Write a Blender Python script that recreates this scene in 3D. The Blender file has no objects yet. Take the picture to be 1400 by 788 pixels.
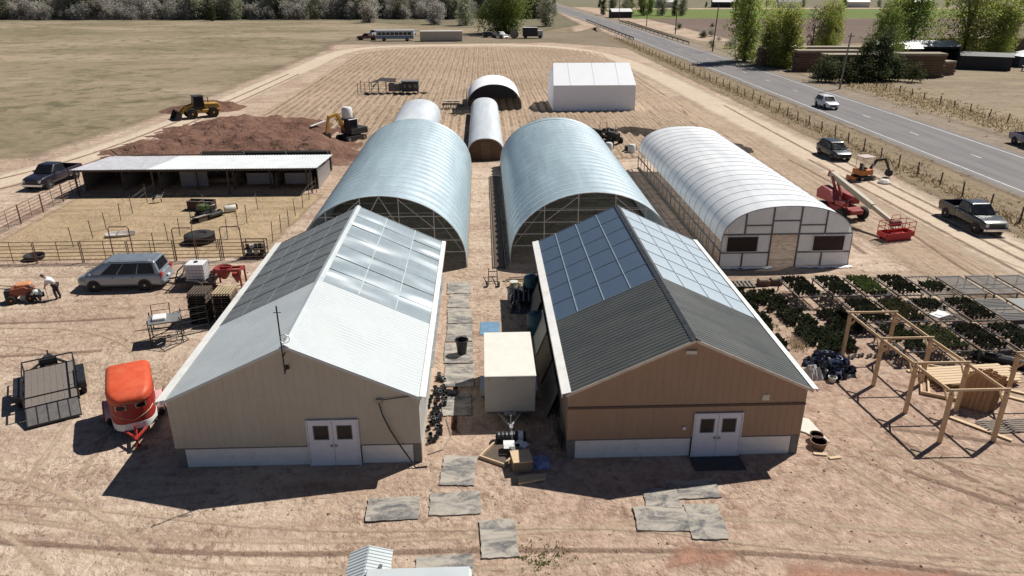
import bpy, bmesh, math, random
from mathutils import Vector, Matrix, noise as mnoise
R = math.radians
sc = bpy.context.scene
COL = sc.collection
rnd = random.Random(7)

# ---------------------------------------------------------------- camera, sky, sun
cd = bpy.data.cameras.new('camera'); cam = bpy.data.objects.new('camera', cd); COL.objects.link(cam)
cam.location = (0, 0, 17.6); cam.rotation_euler = (R(90-22.763), 0, R(-2.226))
cd.sensor_width = 36; cd.lens = 36*1020/1400; cd.clip_start = 0.5; cd.clip_end = 6000
sc.camera = cam
SUN = Vector((0.63, 0.43, 1.0)).normalized()
SUN_EL = math.asin(SUN.z); SUN_AZ = math.atan2(SUN.x, SUN.y)
w = bpy.data.worlds.new('World'); sc.world = w; w.use_nodes = True
wn = w.node_tree
sky = wn.nodes.new('ShaderNodeTexSky'); sky.sky_type = 'NISHITA'; sky.sun_disc = False
sky.sun_elevation = SUN_EL; sky.sun_rotation = SUN_AZ
sky.altitude = 2000; sky.air_density = 0.6; sky.dust_density = 1.0; sky.ozone_density = 0.6
bg = wn.nodes['Background']; bg.inputs['Strength'].default_value = 0.06
wn.links.new(sky.outputs[0], bg.inputs[0])
ld = bpy.data.lights.new('sun', 'SUN'); ld.energy = 5.0; ld.angle = R(0.53); ld.color = (1.0, 0.955, 0.89)
sun = bpy.data.objects.new('sun', ld); COL.objects.link(sun)
sun.rotation_euler = SUN.to_track_quat('Z', 'Y').to_euler(); sun.location = SUN*200
sc.view_settings.view_transform = 'Standard'; sc.view_settings.look = 'None'
sc.view_settings.gamma = 1; sc.view_settings.exposure = 0.15; sc.view_settings.use_curve_mapping = False
sc.cycles.max_bounces = 8; sc.cycles.transparent_max_bounces = 24

# ---------------------------------------------------------------- helpers
class NT:
    def __init__(s, name):
        s.mat = bpy.data.materials.new(name); s.mat.use_nodes = True
        s.t = s.mat.node_tree; s.b = s.t.nodes['Principled BSDF']; s.out = s.t.nodes['Material Output']
    def n(s, typ, ins=None, **at):
        nd = s.t.nodes.new('ShaderNode'+typ)
        for k, v in at.items(): setattr(nd, k, v)
        for k, v in (ins or {}).items():
            if hasattr(v, 'links') or isinstance(v, bpy.types.NodeSocket): s.t.links.new(v, nd.inputs[k])
            else:
                if isinstance(v, tuple) and len(v) == 3 and nd.inputs[k].type == 'RGBA': v = v+(1,)
                nd.inputs[k].default_value = v
        return nd
    def link(s, a, b): s.t.links.new(a, b)
    def math(s, op, a, b=0.0, clamp=False):
        nd = s.n('Math', {0: a, 1: b}, operation=op); nd.use_clamp = clamp; return nd.outputs[0]
    def mix(s, f, a, b):
        nd = s.n('Mix', data_type='RGBA')
        for k, v in ((0, f), (6, a), (7, b)):
            if isinstance(v, bpy.types.NodeSocket): s.t.links.new(v, nd.inputs[k])
            else: nd.inputs[k].default_value = v+(1,) if isinstance(v, tuple) and len(v) == 3 else v
        return nd.outputs[2]
    def ramp(s, f, lo, hi):
        nd = s.n('MapRange', {0: f, 1: lo, 2: hi, 3: 0.0, 4: 1.0}, interpolation_type='SMOOTHSTEP'); return nd.outputs[0]
    def noise(s, vec, scale, detail=4, rough=.55, dist=0.0):
        return s.n('TexNoise', {'Vector': vec, 'Scale': scale, 'Detail': detail, 'Roughness': rough, 'Distortion': dist}).outputs[0]
    def obj(s): return s.n('TexCoord').outputs['Object']
    def scaled(s, vec, sx, sy, sz, rz=0):
        return s.n('Mapping', {0: vec, 2: (0, 0, rz), 3: (sx, sy, sz)}).outputs[0]
    def base(s, col, rough=None, bump=None, bs=.3, bd=.02):
        s.t.links.new(col, s.b.inputs['Base Color'])
        if rough is not None: s.b.inputs['Roughness'].default_value = rough
        if bump is not None:
            b = s.n('Bump', {'Height': bump, 'Strength': bs, 'Distance': bd}); s.link(b.outputs[0], s.b.inputs['Normal'])

MATS = {}
def mul(c, k): return tuple(min(1, x*k) for x in c)
def M(name, col, rough=.6, metal=0., var=.18, scale=3., bump=0., spec=.5, dirt=None, stretch=(1, 1, 1), coat=0.):
    """plain painted / wooden / metal surface with uneven colour and wear"""
    if name in MATS: return MATS[name]
    t = NT(name); o = t.obj(); v = t.scaled(o, *stretch)
    n1 = t.noise(v, scale, 5, .6); n2 = t.noise(v, scale*7, 3, .6)
    f = t.math('ADD', t.math('MULTIPLY', n1, .65), t.math('MULTIPLY', n2, .35))
    c = t.mix(t.ramp(f, .3, .7), mul(col, 1-var), mul(col, 1+var))
    if dirt:
        m = t.ramp(t.noise(o, scale*.7+.4, 6, .7), .5, .75)
        c = t.mix(t.math('MULTIPLY', m, .55), c, dirt)
    t.base(c, rough, n2 if bump else None, bump, .01)
    t.b.inputs['Metallic'].default_value = metal; t.b.inputs['Specular IOR Level'].default_value = spec
    t.b.inputs['Coat Weight'].default_value = coat; t.b.inputs['Coat Roughness'].default_value = .08
    r = t.n('MapRange', {0: n1, 1: .3, 2: .7, 3: max(.03, rough-.1), 4: min(1, rough+.12)})
    t.link(r.outputs[0], t.b.inputs['Roughness'])
    MATS[name] = t.mat; return t.mat

class MB:
    """collects shapes for ONE mesh object"""
    def __init__(s): s.v = []; s.f = []
    def add(s, vs, fs):
        n = len(s.v); s.v += [tuple(x) for x in vs]; s.f += [tuple(i+n for i in q) for q in fs]; return s
    def hexa(s, p):   # 8 corners: bottom 4 ccw, top 4 ccw
        return s.add(p, [(3, 2, 1, 0), (4, 5, 6, 7), (0, 1, 5, 4), (1, 2, 6, 5), (2, 3, 7, 6), (3, 0, 4, 7)])
    def box(s, c, d, rz=0, rx=0, ry=0):
        m = Matrix.Rotation(rz, 3, 'Z') @ Matrix.Rotation(ry, 3, 'Y') @ Matrix.Rotation(rx, 3, 'X'); c = Vector(c)
        x, y, z = d[0]/2, d[1]/2, d[2]/2
        return s.hexa([c+m@Vector(q) for q in ((-x, -y, -z), (x, -y, -z), (x, y, -z), (-x, y, -z), (-x, -y, z), (x, -y, z), (x, y, z), (-x, y, z))])
    def b2(s, a, b):  # box from min corner to max corner
        return s.box([(a[i]+b[i])/2 for i in range(3)], [abs(b[i]-a[i]) for i in range(3)])
    def bar(s, a, b, w, h=None, up=(0, 0, 1)):
        a = Vector(a); b = Vector(b); h = h or w; d = (b-a).normalized(); u = Vector(up)
        if abs(d.dot(u)) > .98: u = Vector((0, 1, 0))
        r = d.cross(u).normalized()*w/2; q = r.cross(d).normalized()*h/2
        return s.hexa([a-r-q, a+r-q, a+r+q, a-r+q, b-r-q, b+r-q, b+r+q, b-r+q]) if False else \
            s.add([a-r-q, a+r-q, a+r+q, a-r+q, b-r-q, b+r-q, b+r+q, b-r+q], [(0, 1, 2, 3), (7, 6, 5, 4), (0, 4, 5, 1), (1, 5, 6, 2), (2, 6, 7, 3), (3, 7, 4, 0)])
    def tube(s, pts, r, n=6, caps=True):
        pts = [Vector(p) for p in pts]; rings = []; rr = r if isinstance(r, (list, tuple)) else [r]*len(pts)
        prev = None
        for i, p in enumerate(pts):
            d = (pts[min(i+1, len(pts)-1)]-pts[max(i-1, 0)]).normalized()
            if prev is None:
                u = Vector((0, 0, 1)) if abs(d.z) < .9 else Vector((1, 0, 0)); e = d.cross(u).normalized()
            else: e = (prev-d*prev.dot(d)).normalized()
            prev = e; g = d.cross(e)
            rings.append([p+(e*math.cos(2*math.pi*k/n)+g*math.sin(2*math.pi*k/n))*rr[i] for k in range(n)])
        vs = [q for g in rings for q in g]; fs = []
        for i in range(len(pts)-1):
            for k in range(n):
                a = i*n+k; b = i*n+(k+1) % n; fs.append((a, b, b+n, a+n))
        if caps: fs.append(tuple(range(n-1, -1, -1))); fs.append(tuple((len(pts)-1)*n+k for k in range(n)))
        return s.add(vs, fs)
    def lathe(s, prof, c=(0, 0, 0), axis='z', n=16):
        """prof: (radius, height) pairs"""
        vs = []; fs = []; c = Vector(c)
        for r, h in prof:
            for k in range(n):
                a = 2*math.pi*k/n; x, y = r*math.cos(a), r*math.sin(a)
                vs.append(c+Vector({'z': (x, y, h), 'x': (h, x, y), 'y': (y, h, x)}[axis]))
        for i in range(len(prof)-1):
            for k in range(n):
                a = i*n+k; b = i*n+(k+1) % n; fs.append((a, b, b+n, a+n))
        if prof[0][0] > 1e-4: fs.append(tuple(range(n-1, -1, -1)))
        if prof[-1][0] > 1e-4: fs.append(tuple((len(prof)-1)*n+k for k in range(n)))
        return s.add(vs, fs)
    def prism(s, poly, a, b, axis='x'):
        """poly of (u,v) extruded from a to b along axis"""
        n = len(poly); P = {'x': lambda t, u, v: (t, u, v), 'y': lambda t, u, v: (u, t, v), 'z': lambda t, u, v: (u, v, t)}[axis]
        vs = [P(a, u, v) for u, v in poly]+[P(b, u, v) for u, v in poly]
        return s.add(vs, [tuple(range(n-1, -1, -1)), tuple(range(n, 2*n))]+[(i, (i+1) % n, (i+1) % n+n, i+n) for i in range(n)])
    def loft(s, secs, caps=True):
        n = len(secs[0]); fs = []
        for i in range(len(secs)-1):
            for k in range(n):
                a = i*n+k; b = i*n+(k+1) % n; fs.append((a, b, b+n, a+n))
        if caps: fs.append(tuple(range(n-1, -1, -1))); fs.append(tuple((len(secs)-1)*n+k for k in range(n)))
        return s.add([p for q in secs for p in q], fs)
    def slab(s, q, t):
        """quad q (4 points) thickened by t along its normal"""
        q = [Vector(p) for p in q]; nn = (q[1]-q[0]).cross(q[3]-q[0]).normalized()*t
        return s.hexa([p for p in q]+[p+nn for p in q])
    def mesh(s, name, mat=None, smooth=False, bevel=0, seg=1):
        me = bpy.data.meshes.new(name); me.from_pydata(s.v, [], s.f)
        bm = bmesh.new(); bm.from_mesh(me); bmesh.ops.recalc_face_normals(bm, faces=bm.faces)
        if bevel:
            ed = [e for e in bm.edges if len(e.link_faces) == 2 and e.calc_face_angle(0) > .5]
            bmesh.ops.bevel(bm, geom=ed, offset=bevel, segments=seg, affect='EDGES', profile=.6, clamp_overlap=True)
        bm.to_mesh(me); bm.free()
        if smooth:
            for p in me.polygons: p.use_smooth = True
            try: me.set_sharp_from_angle(angle=R(40))
            except Exception: pass
        if mat: me.materials.append(mat)
        return me
    def build(s, name, mat, parent=None, loc=(0, 0, 0), rz=0, smooth=False, bevel=0, seg=1):
        return link(name, s.mesh(name, mat, smooth, bevel, seg), parent, loc, rz)

def link(name, me, parent=None, loc=(0, 0, 0), rz=0, rot=None):
    o = bpy.data.objects.new(name, me); COL.objects.link(o); o.location = loc
    o.rotation_euler = rot if rot else (0, 0, rz)
    if parent: o.parent = parent
    return o
def tag(o, label=None, cat=None, group=None, kind=None):
    for k, v in (('label', label), ('category', cat), ('group', group), ('kind', kind)):
        if v: o[k] = v
    return o
def thing(name, label, cat, loc=(0, 0, 0), rz=0, group=None):
    o = bpy.data.objects.new(name, None); COL.objects.link(o); o.empty_display_size = .3
    o.location = loc; o.rotation_euler = (0, 0, rz)
    return tag(o, label, cat, group)
def copy_tree(o, parent=None, loc=None, rz=None, label=None, scale=None):
    c = o.copy(); COL.objects.link(c); c.parent = parent
    if loc is not None: c.location = loc
    if rz is not None: c.rotation_euler = (0, 0, rz)
    if scale: c.scale = scale if isinstance(scale, tuple) else (scale,)*3
    if label: c['label'] = label
    for ch in list(o.children): copy_tree(ch, c)
    return c
def struct(o): o['kind'] = 'structure'; return o
def part(name, mat, parent, fn, **kw):
    m = MB(); fn(m); return m.build(name, mat, parent, **kw)

# ---------------------------------------------------------------- ground materials
def dirt_mat(name, c1, c2, c3, sc1=.18, sc2=1.6, sc3=9., bump=.5, streak=None, edge=False, wave=None, wind=.45, rows=None, tint=None):
    t = NT(name); o = t.obj()
    big = t.noise(o, sc1, 4, .6, .6); mid = t.noise(o, sc2, 5, .65, .4); fin = t.noise(o, sc3, 4, .7)
    c = t.mix(t.ramp(big, .35, .65), c1, c2)
    c = t.mix(t.math('MULTIPLY', t.ramp(mid, .48, .68), .55), c, c3)
    g = t.ramp(fin, .3, .72)
    c = t.mix(t.math('MULTIPLY', g, .3), c, mul(c1, 1.22))
    if streak:
        (sx, sy, rz, sscale, scol, amt) = streak
        sn = t.noise(t.scaled(o, sx, sy, 1, rz), sscale, 5, .6, .5)
        c = t.mix(t.math('MULTIPLY', t.ramp(sn, .46, .64), amt), c, scol)
    if wave:
        (sp, rz, wcol, amt, dist) = wave
        wv = t.n('TexWave', {'Vector': t.scaled(o, 1, 1, 1, rz), 'Scale': 1/(sp*3.1416)*1.5708/1.0, 'Distortion': dist, 'Detail': 2.0, 'Detail Scale': .6}).outputs['Fac']
        wm = t.math('MULTIPLY', t.ramp(wv, .5, .95), t.ramp(t.noise(o, .25, 3), .3, .6))
        c = t.mix(t.math('MULTIPLY', wm, amt), c, wcol)
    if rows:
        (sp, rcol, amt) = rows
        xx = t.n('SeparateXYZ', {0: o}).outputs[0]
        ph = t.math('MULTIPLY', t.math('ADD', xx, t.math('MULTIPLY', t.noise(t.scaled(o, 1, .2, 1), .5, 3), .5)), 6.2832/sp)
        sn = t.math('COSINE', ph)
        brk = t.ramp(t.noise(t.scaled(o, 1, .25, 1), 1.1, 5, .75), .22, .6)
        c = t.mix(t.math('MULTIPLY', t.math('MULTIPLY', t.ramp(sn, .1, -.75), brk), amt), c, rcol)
    if tint:   # another soil on one side of the yard
        s_ = t.n('SeparateXYZ', {0: o}); nb = t.math('MULTIPLY', t.math('SUBTRACT', t.noise(o, .12, 5, .65), .5), 26.)
        fx = t.ramp(t.math('ADD', s_.outputs[0], nb), -9., 5.); fy = t.ramp(t.math('ADD', s_.outputs[1], nb), 44., 30.)
        c = t.mix(t.math('MULTIPLY', t.math('MULTIPLY', fx, fy), .7), c, t.mix(t.ramp(mid, .35, .7), tint[0], tint[1]))
    # small clods and dark specks
    vo = t.n('TexVoronoi', {'Vector': o, 'Scale': 2.6, 'Randomness': 1.0}).outputs['Distance']
    sp_ = t.math('MULTIPLY', t.math('SUBTRACT', 1.0, t.ramp(vo, .05, .16)), t.ramp(t.noise(o, .5, 3), .5, .62))
    c = t.mix(t.math('MULTIPLY', sp_, .6), c, mul(c3, .55))
    foot = t.noise(o, sc2*2.6, 4, .6, .8); trod = t.math('ADD', .25, t.math('MULTIPLY', t.ramp(t.noise(o, sc1*2.3, 4, .65, .7), .38, .6), .95))
    c = t.mix(t.math('MULTIPLY', t.math('MULTIPLY', t.ramp(foot, .5, .66), .62), trod), c, mul(c3, 1.1))
    c = t.mix(t.math('MULTIPLY', t.ramp(foot, .5, .32), .35), c, mul(c1, 1.2))
    h = t.math('ADD', t.math('ADD', t.math('MULTIPLY', mid, .6), t.math('MULTIPLY', t.math('MULTIPLY', foot, trod), .5)), t.math('MULTIPLY', fin, .2))
    t.base(c, .95, h, bump, .62); t.b.inputs['Specular IOR Level'].default_value = .15
    if edge:
        at = t.n('Attribute', attribute_name='edge').outputs['Fac']
        f = t.math('ADD', at, t.math('MULTIPLY', t.math('SUBTRACT', t.math('ADD', t.math('MULTIPLY', t.noise(o, wind, 5, .7), .6), t.math('MULTIPLY', t.noise(o, wind*9, 4, .7), .4)), .5), 1.6))
        a = t.ramp(f, .05, .95)
        tr = t.n('BsdfTransparent'); ms = t.n('MixShader', {0: a, 1: tr.outputs[0], 2: t.b.outputs[0]})
        t.link(ms.outputs[0], t.out.inputs[0])
    return t.mat

def ring_sheet(name, poly, z, mat, inset=3., kind='structure', inner=1.):
    """flat sheet over a polygon; 'edge' runs 0 (rim) to 1 (inside) so that its border frays"""
    P = []
    for i in range(len(poly)):
        a = Vector(poly[i]); b = Vector(poly[(i+1) % len(poly)]); k = max(1, int((b-a).length/14))
        P += [a+(b-a)*j/k for j in range(k)]
    n = len(P); area = sum(P[i].x*P[(i+1) % n].y-P[(i+1) % n].x*P[i].y for i in range(n))
    sg = 1 if area > 0 else -1; I = []
    for i in range(n):
        d1 = (P[i]-P[i-1]).normalized(); d2 = (P[(i+1) % n]-P[i]).normalized()
        nn = Vector((-(d1.y+d2.y), d1.x+d2.x)).normalized()*sg; I.append(P[i]+nn*inset)
    vs = [(p.x, p.y, z) for p in P]+[(p.x, p.y, z) for p in I]
    fs = [(i, (i+1) % n, (i+1) % n+n, i+n) for i in range(n)]+[tuple(range(n, 2*n))]
    me = bpy.data.meshes.new(name); me.from_pydata(vs, [], fs)
    at = me.attributes.new('edge', 'FLOAT', 'POINT')
    for i in range(2*n): at.data[i].value = 0. if i < n else inner
    bm = bmesh.new(); bm.from_mesh(me); bmesh.ops.recalc_face_normals(bm, faces=bm.faces)
    if bm.faces[0].normal.z < 0: bmesh.ops.reverse_faces(bm, faces=bm.faces)
    bmesh.ops.triangulate(bm, faces=[f for f in bm.faces if len(f.verts) > 4]); bm.to_mesh(me); bm.free()
    me.materials.append(mat); o = link(name, me); o['kind'] = kind; return o
def smooth_line(pts, step=4.):
    out = []
    P = [Vector(p) for p in pts]
    for i in range(len(P)-1):
        p0, p1, p2, p3 = P[max(i-1, 0)], P[i], P[i+1], P[min(i+2, len(P)-1)]
        k = max(2, int((p2-p1).length/step))
        for j in range(k):
            u = j/k; out.append(.5*((2*p1)+(p2-p0)*u+(2*p0-5*p1+4*p2-p3)*u*u+(3*p1-p0-3*p2+p3)*u**3))
    return out+[P[-1]]
def strip_sheet(name, pts, offs, z, mat, vals=None, kind='structure', step=4.):
    """ribbon along a line; offs = signed distances across it"""
    L = smooth_line(pts, step) if step else [Vector(p) for p in pts]; vs = []; fs = []; m = len(offs)
    for i, p in enumerate(L):
        d = (L[min(i+1, len(L)-1)]-L[max(i-1, 0)]).normalized(); nn = Vector((d.y, -d.x))
        for o in offs: q = p+nn*o; vs.append((q.x, q.y, z))
    for i in range(len(L)-1):
        for k in range(m-1): a = i*m+k; fs.append((a, a+1, a+1+m, a+m))
    me = bpy.data.meshes.new(name); me.from_pydata(vs, [], fs)
    if vals:
        at = me.attributes.new('edge', 'FLOAT', 'POINT')
        for i in range(len(L)):
            for k in range(m): at.data[i*m+k].value = vals[k]
    bm = bmesh.new(); bm.from_mesh(me)
    for f in bm.faces:
        if f.normal.z < 0: f.normal_flip()
    bm.to_mesh(me); bm.free(); me.materials.append(mat); o = link(name, me); o['kind'] = kind; return o

# ---------------------------------------------------------------- ground, fields, tracks, road
SAND = (.545, .435, .335); SAND2 = (.405, .295, .215); SANDD = (.23, .145, .10)
mg = dirt_mat('yard_dirt', SAND, SAND2, SANDD, .085, 1.3, 7., .6, (.22, 1.5, .06, .5, (.27, .175, .13), .5), tint=((.48, .34, .255), (.31, .20, .15)))
gm = MB(); gm.add([(-3000, -60, 0), (3000, -60, 0), (3000, 6000, 0), (-3000, 6000, 0)], [(0, 1, 2, 3)])
struct(gm.build('ground', mg))
mfield = dirt_mat('dry_field', (.27, .215, .145), (.185, .155, .095), (.10, .092, .05), .012, .11, .6, 1.0, (.5, 1.1, .45, .04, (.36, .285, .20), .8), True, wind=.12)
ring_sheet('left_field', [(-46, 78), (-42.5, 100), (-41, 123), (-37.5, 201), (-40, 222), (-20, 236), (30, 236), (36, 300), (30, 337), (-420, 337), (-420, 60), (-120, 66)], .004, mfield, 4.5)
mscrub = dirt_mat('river_scrub_ground', (.20, .17, .115), (.155, .14, .085), (.10, .10, .055), .02, .2, 2., .5, None, True, wind=.1)
ring_sheet('scrub_ground', [(-700, 331), (-60, 331), (20, 262), (40, 300), (42, 520), (-60, 900), (-1500, 900)], .008, mscrub, 5)
ring_sheet('junk_yard_ground', [(-42, 214), (20, 219), (42, 196), (43, 292), (30, 262), (-42, 242)], .012, dirt_mat('junk_dirt', (.25, .20, .145), (.19, .155, .105), (.13, .115, .07), .05, .5, 3., .5, None, True, wind=.15), 4)
meast = dirt_mat('east_dirt', (.285, .225, .16), (.225, .18, .125), (.165, .14, .09), .035, .5, 4., .5, (.4, 1.2, .9, .2, (.36, .285, .19), .6), True, wind=.12)
ring_sheet('roadside_ground', [(56, 30), (560, 30), (560, 215), (64, 225), (58, 340)], .004, meast, 3)
mplough = dirt_mat('ploughed_field_soil', (.175, .125, .10), (.145, .105, .085), (.115, .09, .075), .01, .2, 2., .4, (.1, 1.5, .1, .1, (.21, .16, .12), .5), True, wind=.05)
ring_sheet('ploughed_field', [(72, 215), (700, 200), (800, 335), (70, 345)], .008, mplough, 5)
mgreen = dirt_mat('green_field_grass', (.145, .19, .05), (.12, .16, .045), (.16, .16, .07), .012, .2, 2., .4, None, True, wind=.05)
ring_sheet('green_field', [(64, 342), (860, 330), (1000, 450), (64, 440)], .012, mgreen, 5)
ring_sheet('far_field', [(-1500, 470), (60, 470), (70, 452), (1500, 460), (2600, 2500), (-2600, 2500)], .016, dirt_mat('far_field_soil', (.20, .175, .12), (.16, .15, .09), (.13, .14, .07), .004, .05, 1., .3, None, True, wind=.02), 8)
# tilled field with real ridges; furrow shade also put into the soil colour
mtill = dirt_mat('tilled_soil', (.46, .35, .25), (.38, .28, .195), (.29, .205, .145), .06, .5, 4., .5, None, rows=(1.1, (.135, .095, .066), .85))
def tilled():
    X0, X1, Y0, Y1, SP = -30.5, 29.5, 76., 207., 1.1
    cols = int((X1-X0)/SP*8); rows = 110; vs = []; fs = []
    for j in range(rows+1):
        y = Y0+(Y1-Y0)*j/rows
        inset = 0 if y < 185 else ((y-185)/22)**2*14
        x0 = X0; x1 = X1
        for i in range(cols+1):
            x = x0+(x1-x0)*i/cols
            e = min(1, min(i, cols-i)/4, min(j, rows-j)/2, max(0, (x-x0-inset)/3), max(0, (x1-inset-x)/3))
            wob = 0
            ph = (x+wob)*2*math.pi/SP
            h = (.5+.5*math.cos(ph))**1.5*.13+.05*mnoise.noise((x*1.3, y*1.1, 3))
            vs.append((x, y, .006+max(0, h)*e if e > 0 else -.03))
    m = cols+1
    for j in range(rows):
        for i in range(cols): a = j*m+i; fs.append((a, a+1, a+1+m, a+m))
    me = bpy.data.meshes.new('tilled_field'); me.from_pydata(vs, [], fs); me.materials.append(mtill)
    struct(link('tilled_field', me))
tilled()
mswath = dirt_mat('rutted_swath', (.45, .35, .255), (.39, .29, .205), (.28, .20, .14), .1, 1., 6., .5, (2.6, .06, 0, .9, (.25, .175, .125), .6), True, wind=.3)
strip_sheet('rutted_ground', [(27, 118), (30.5, 95), (31.2, 76), (31, 58), (31.5, 44), (33, 28)], (-5.5, -3., 2.5, 4.5), .018, mswath, (0, 1, 1, 0))
mtrack = dirt_mat('track_sand', (.56, .46, .355), (.52, .42, .315), (.43, .335, .245), .08, .9, 6., .35, (2.2, .09, 0, .7, (.57, .47, .36), .6), True, wind=.35)
LOOP = [(-90, 46), (-60, 56), (-45, 68), (-39.5, 95), (-38, 123), (-36.2, 165), (-35, 190), (-30, 205), (-15, 211.5), (8, 212.5), (22, 203), (30, 180), (33, 150), (34, 120), (34.6, 95), (35.2, 76), (35.6, 58), (36, 47), (36.5, 30), (37, 5)]
strip_sheet('dirt_track', LOOP, (-3.6, -1.5, 1.5, 3.6), .020, mtrack, (0, 1, 1, 0))
# packed wheel ruts in the near yard, and reddish spilled clay
mpack = dirt_mat('packed_sand', (.50, .385, .285), (.45, .34, .245), (.34, .24, .17), .2, 1.4, 8., .4, None, True, wind=.9)
mloose = dirt_mat('loose_rut_soil', (.30, .205, .15), (.265, .18, .13), (.20, .135, .10), .3, 1.6, 9., .6, None, True, wind=.8)
RUTS = [([(x0+dx, y0+dy) for x0, y0 in base], .22, k % 3 > 0) for k, (base, dx, dy) in enumerate([(b_, dx, dy) for b_, offs in (
    ([(-34, 18.5), (-20, 19.4), (-9, 17.4), (0, 17.0), (10, 17.6), (20, 16.6), (34, 18.8)], ((0, 0), (.3, 1.65), (-2, 3.1), (0, -1.2))),
    ([(13.4, 24), (16, 19.6), (22, 16.2), (34, 13)], ((0, 0), (1.5, .9), (3.2, 1.8), (.7, -.6), (4.6, 2.9))),
    ([(-36, 29.5), (-27, 28), (-22.5, 24), (-21, 15)], ((0, 0), (1.6, .7), (-3, 1.5))),
    ([(-38, 39), (-27, 38), (-19.5, 38.5)], ((0, 0), (0, -1.7), (-2, 1.9), (0, -4))),
    ([(16, 24.5), (24, 22.5), (34, 23)], ((0, 0), (0, -1.6), (1, 1.5))),
    ([(28.5, 74), (27.8, 58), (28.6, 46.5), (33, 34)], ((0, 0), (-1.5, 0), (2.8, 0), (4.2, 0), (5.6, 0)))) for dx, dy in offs])]
RUTS += [([(13.2, 27), (14.2, 23.4), (16.5, 20.2), (21, 17.3), (32, 14.5)], .26, 1), ([(15.2, 27.5), (16.4, 24), (18.6, 21), (23, 18.2), (34, 15.8)], .24, 1), ([(17, 24.5), (19.5, 22), (24, 19.6), (34, 17.4)], .22, 1), ([(16, 23.2), (19, 20.8), (24, 18.5), (34, 16.4)], .2, 0),
        ([(14, 43.6), (22, 43.1), (30, 43.4), (37, 45.5)], .6, 1), ([(-30, 21), (-18, 20.6), (-8, 19.6), (2, 19.4), (12, 18.5), (24, 15.2)], .2, 0), ([(-30, 19.4), (-18, 19), (-8, 18), (2, 17.8), (12, 16.9), (22, 14)], .22, 0), ([(-28, 17.6), (-12, 17.6), (4, 16.6), (16, 14.6)], .22, 1),
        ([(-24, 23.5), (-15, 22.2), (-6, 20.7), (4, 20.4), (10, 19.2), (20, 17.6), (32, 18.4)], .18, 1), ([(-33, 26), (-24, 25.4), (-17, 23.6), (-12, 20.4), (-8, 16)], .24, 1), ([(-33, 24.2), (-25, 23.7), (-18.5, 21.9), (-13.8, 18.8), (-10, 14.5)], .24, 1), ([(-40, 36), (-30, 37.2), (-22, 37), (-17, 33), (-15.5, 24)], .22, 1), ([(-40, 34), (-30, 35.2), (-23, 35), (-18.8, 31.4), (-17.2, 23)], .22, 1), 
        ([(31.5, 20), (31.5, 34), (31, 44), (32, 60), (31.5, 75)], .25, 0), ([(29.8, 22), (29.7, 34), (29.2, 44), (30.2, 60), (29.6, 75)], .25, 1), ([(33.6, 75), (33.9, 60), (34.2, 45), (34.6, 30)], .3, 0), ([(36.9, 80), (37.0, 60), (37.3, 45), (37.8, 30)], .3, 0), ([(35.3, 110), (35.2, 80), (35.6, 60), (35.9, 45), (36.2, 30)], .28, 0),
        ([(-37.2, 150), (-39.2, 105), (-43.5, 74), (-56, 58.5), (-80, 50)], .35, 0), ([(-35.2, 150), (-37.2, 105), (-41.2, 71), (-54, 55.8), (-80, 47.5)], .35, 0), ([(26, 47), (26.5, 60), (26.2, 74), (27, 95), (29, 110)], .3, 0), ([(12.6, 76), (13.5, 90), (20, 103), (30, 106)], .4, 1), ([(-33, 45), (-26, 44.9), (-18, 45.2), (-13, 43)], .4, 1)]
for i, (pts, hw, pale) in enumerate(RUTS):
    hw *= .5; strip_sheet('wheel_rut', pts, (-hw*1.9, -hw*.5, hw*.5, hw*1.9), .005+.0004*i+(.016 if pts[0][1] > 70 and abs(pts[0][0]) > 33 or pts[0][0] > 33 else 0), mpack if pale else mloose, (0, .66, .66, 0), step=1.2)
mred = dirt_mat('red_clay', (.42, .235, .165), (.37, .205, .14), (.30, .18, .13), .3, 1.5, 8., .4, None, True, wind=.9)
for pts in ([(5.2, 18.2), (7.6, 18.0), (8.6, 19.2), (6.4, 19.9)], [(8.8, 17.2), (14.5, 16.8), (15.2, 18.1), (9.5, 18.8)], [(16.5, 16.2), (20, 16), (19.5, 17.8), (16.5, 17.6)], [(-1.9, 26), (-.9, 26), (-.7, 34), (-1.7, 40), (-2.3, 34)]):
    ring_sheet('red_clay_patch', pts, .022, mred, .9, inner=.72)
mtan = dirt_mat('pen_soil', (.42, .315, .20), (.36, .265, .165), (.29, .22, .125), .15, .9, 6., .5, (.35, 2.4, -.62, .5, (.27, .20, .12), .65), True, wind=.4)
ring_sheet('pen_ground', [(-35, 47.6), (-15, 47.6), (-13.6, 64), (-35, 64)], .012, mtan, 1.)
mstub = dirt_mat('stubble_soil', (.32, .235, .155), (.265, .19, .12), (.19, .135, .088), .09, 1., 6., .6, (.5, 2.2, .3, .6, (.42, .32, .22), .6), True, wind=.2)
ring_sheet('stubble_ground', [(-12, 74), (-14, 112), (31, 112), (30, 76)], .008, mstub, 2.)
ring_sheet('verge_ground', [(38.9, 25), (46.6, 25), (46.4, 120), (45.2, 235), (37.6, 235), (37.2, 180), (38.0, 90)], .013, dirt_mat('verge_dirt', (.27, .205, .14), (.225, .17, .11), (.165, .13, .075), .12, .9, 6., .6, (1.5, .2, 0, .6, (.33, .26, .165), .5), True, wind=.3), 1.2)
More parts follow.
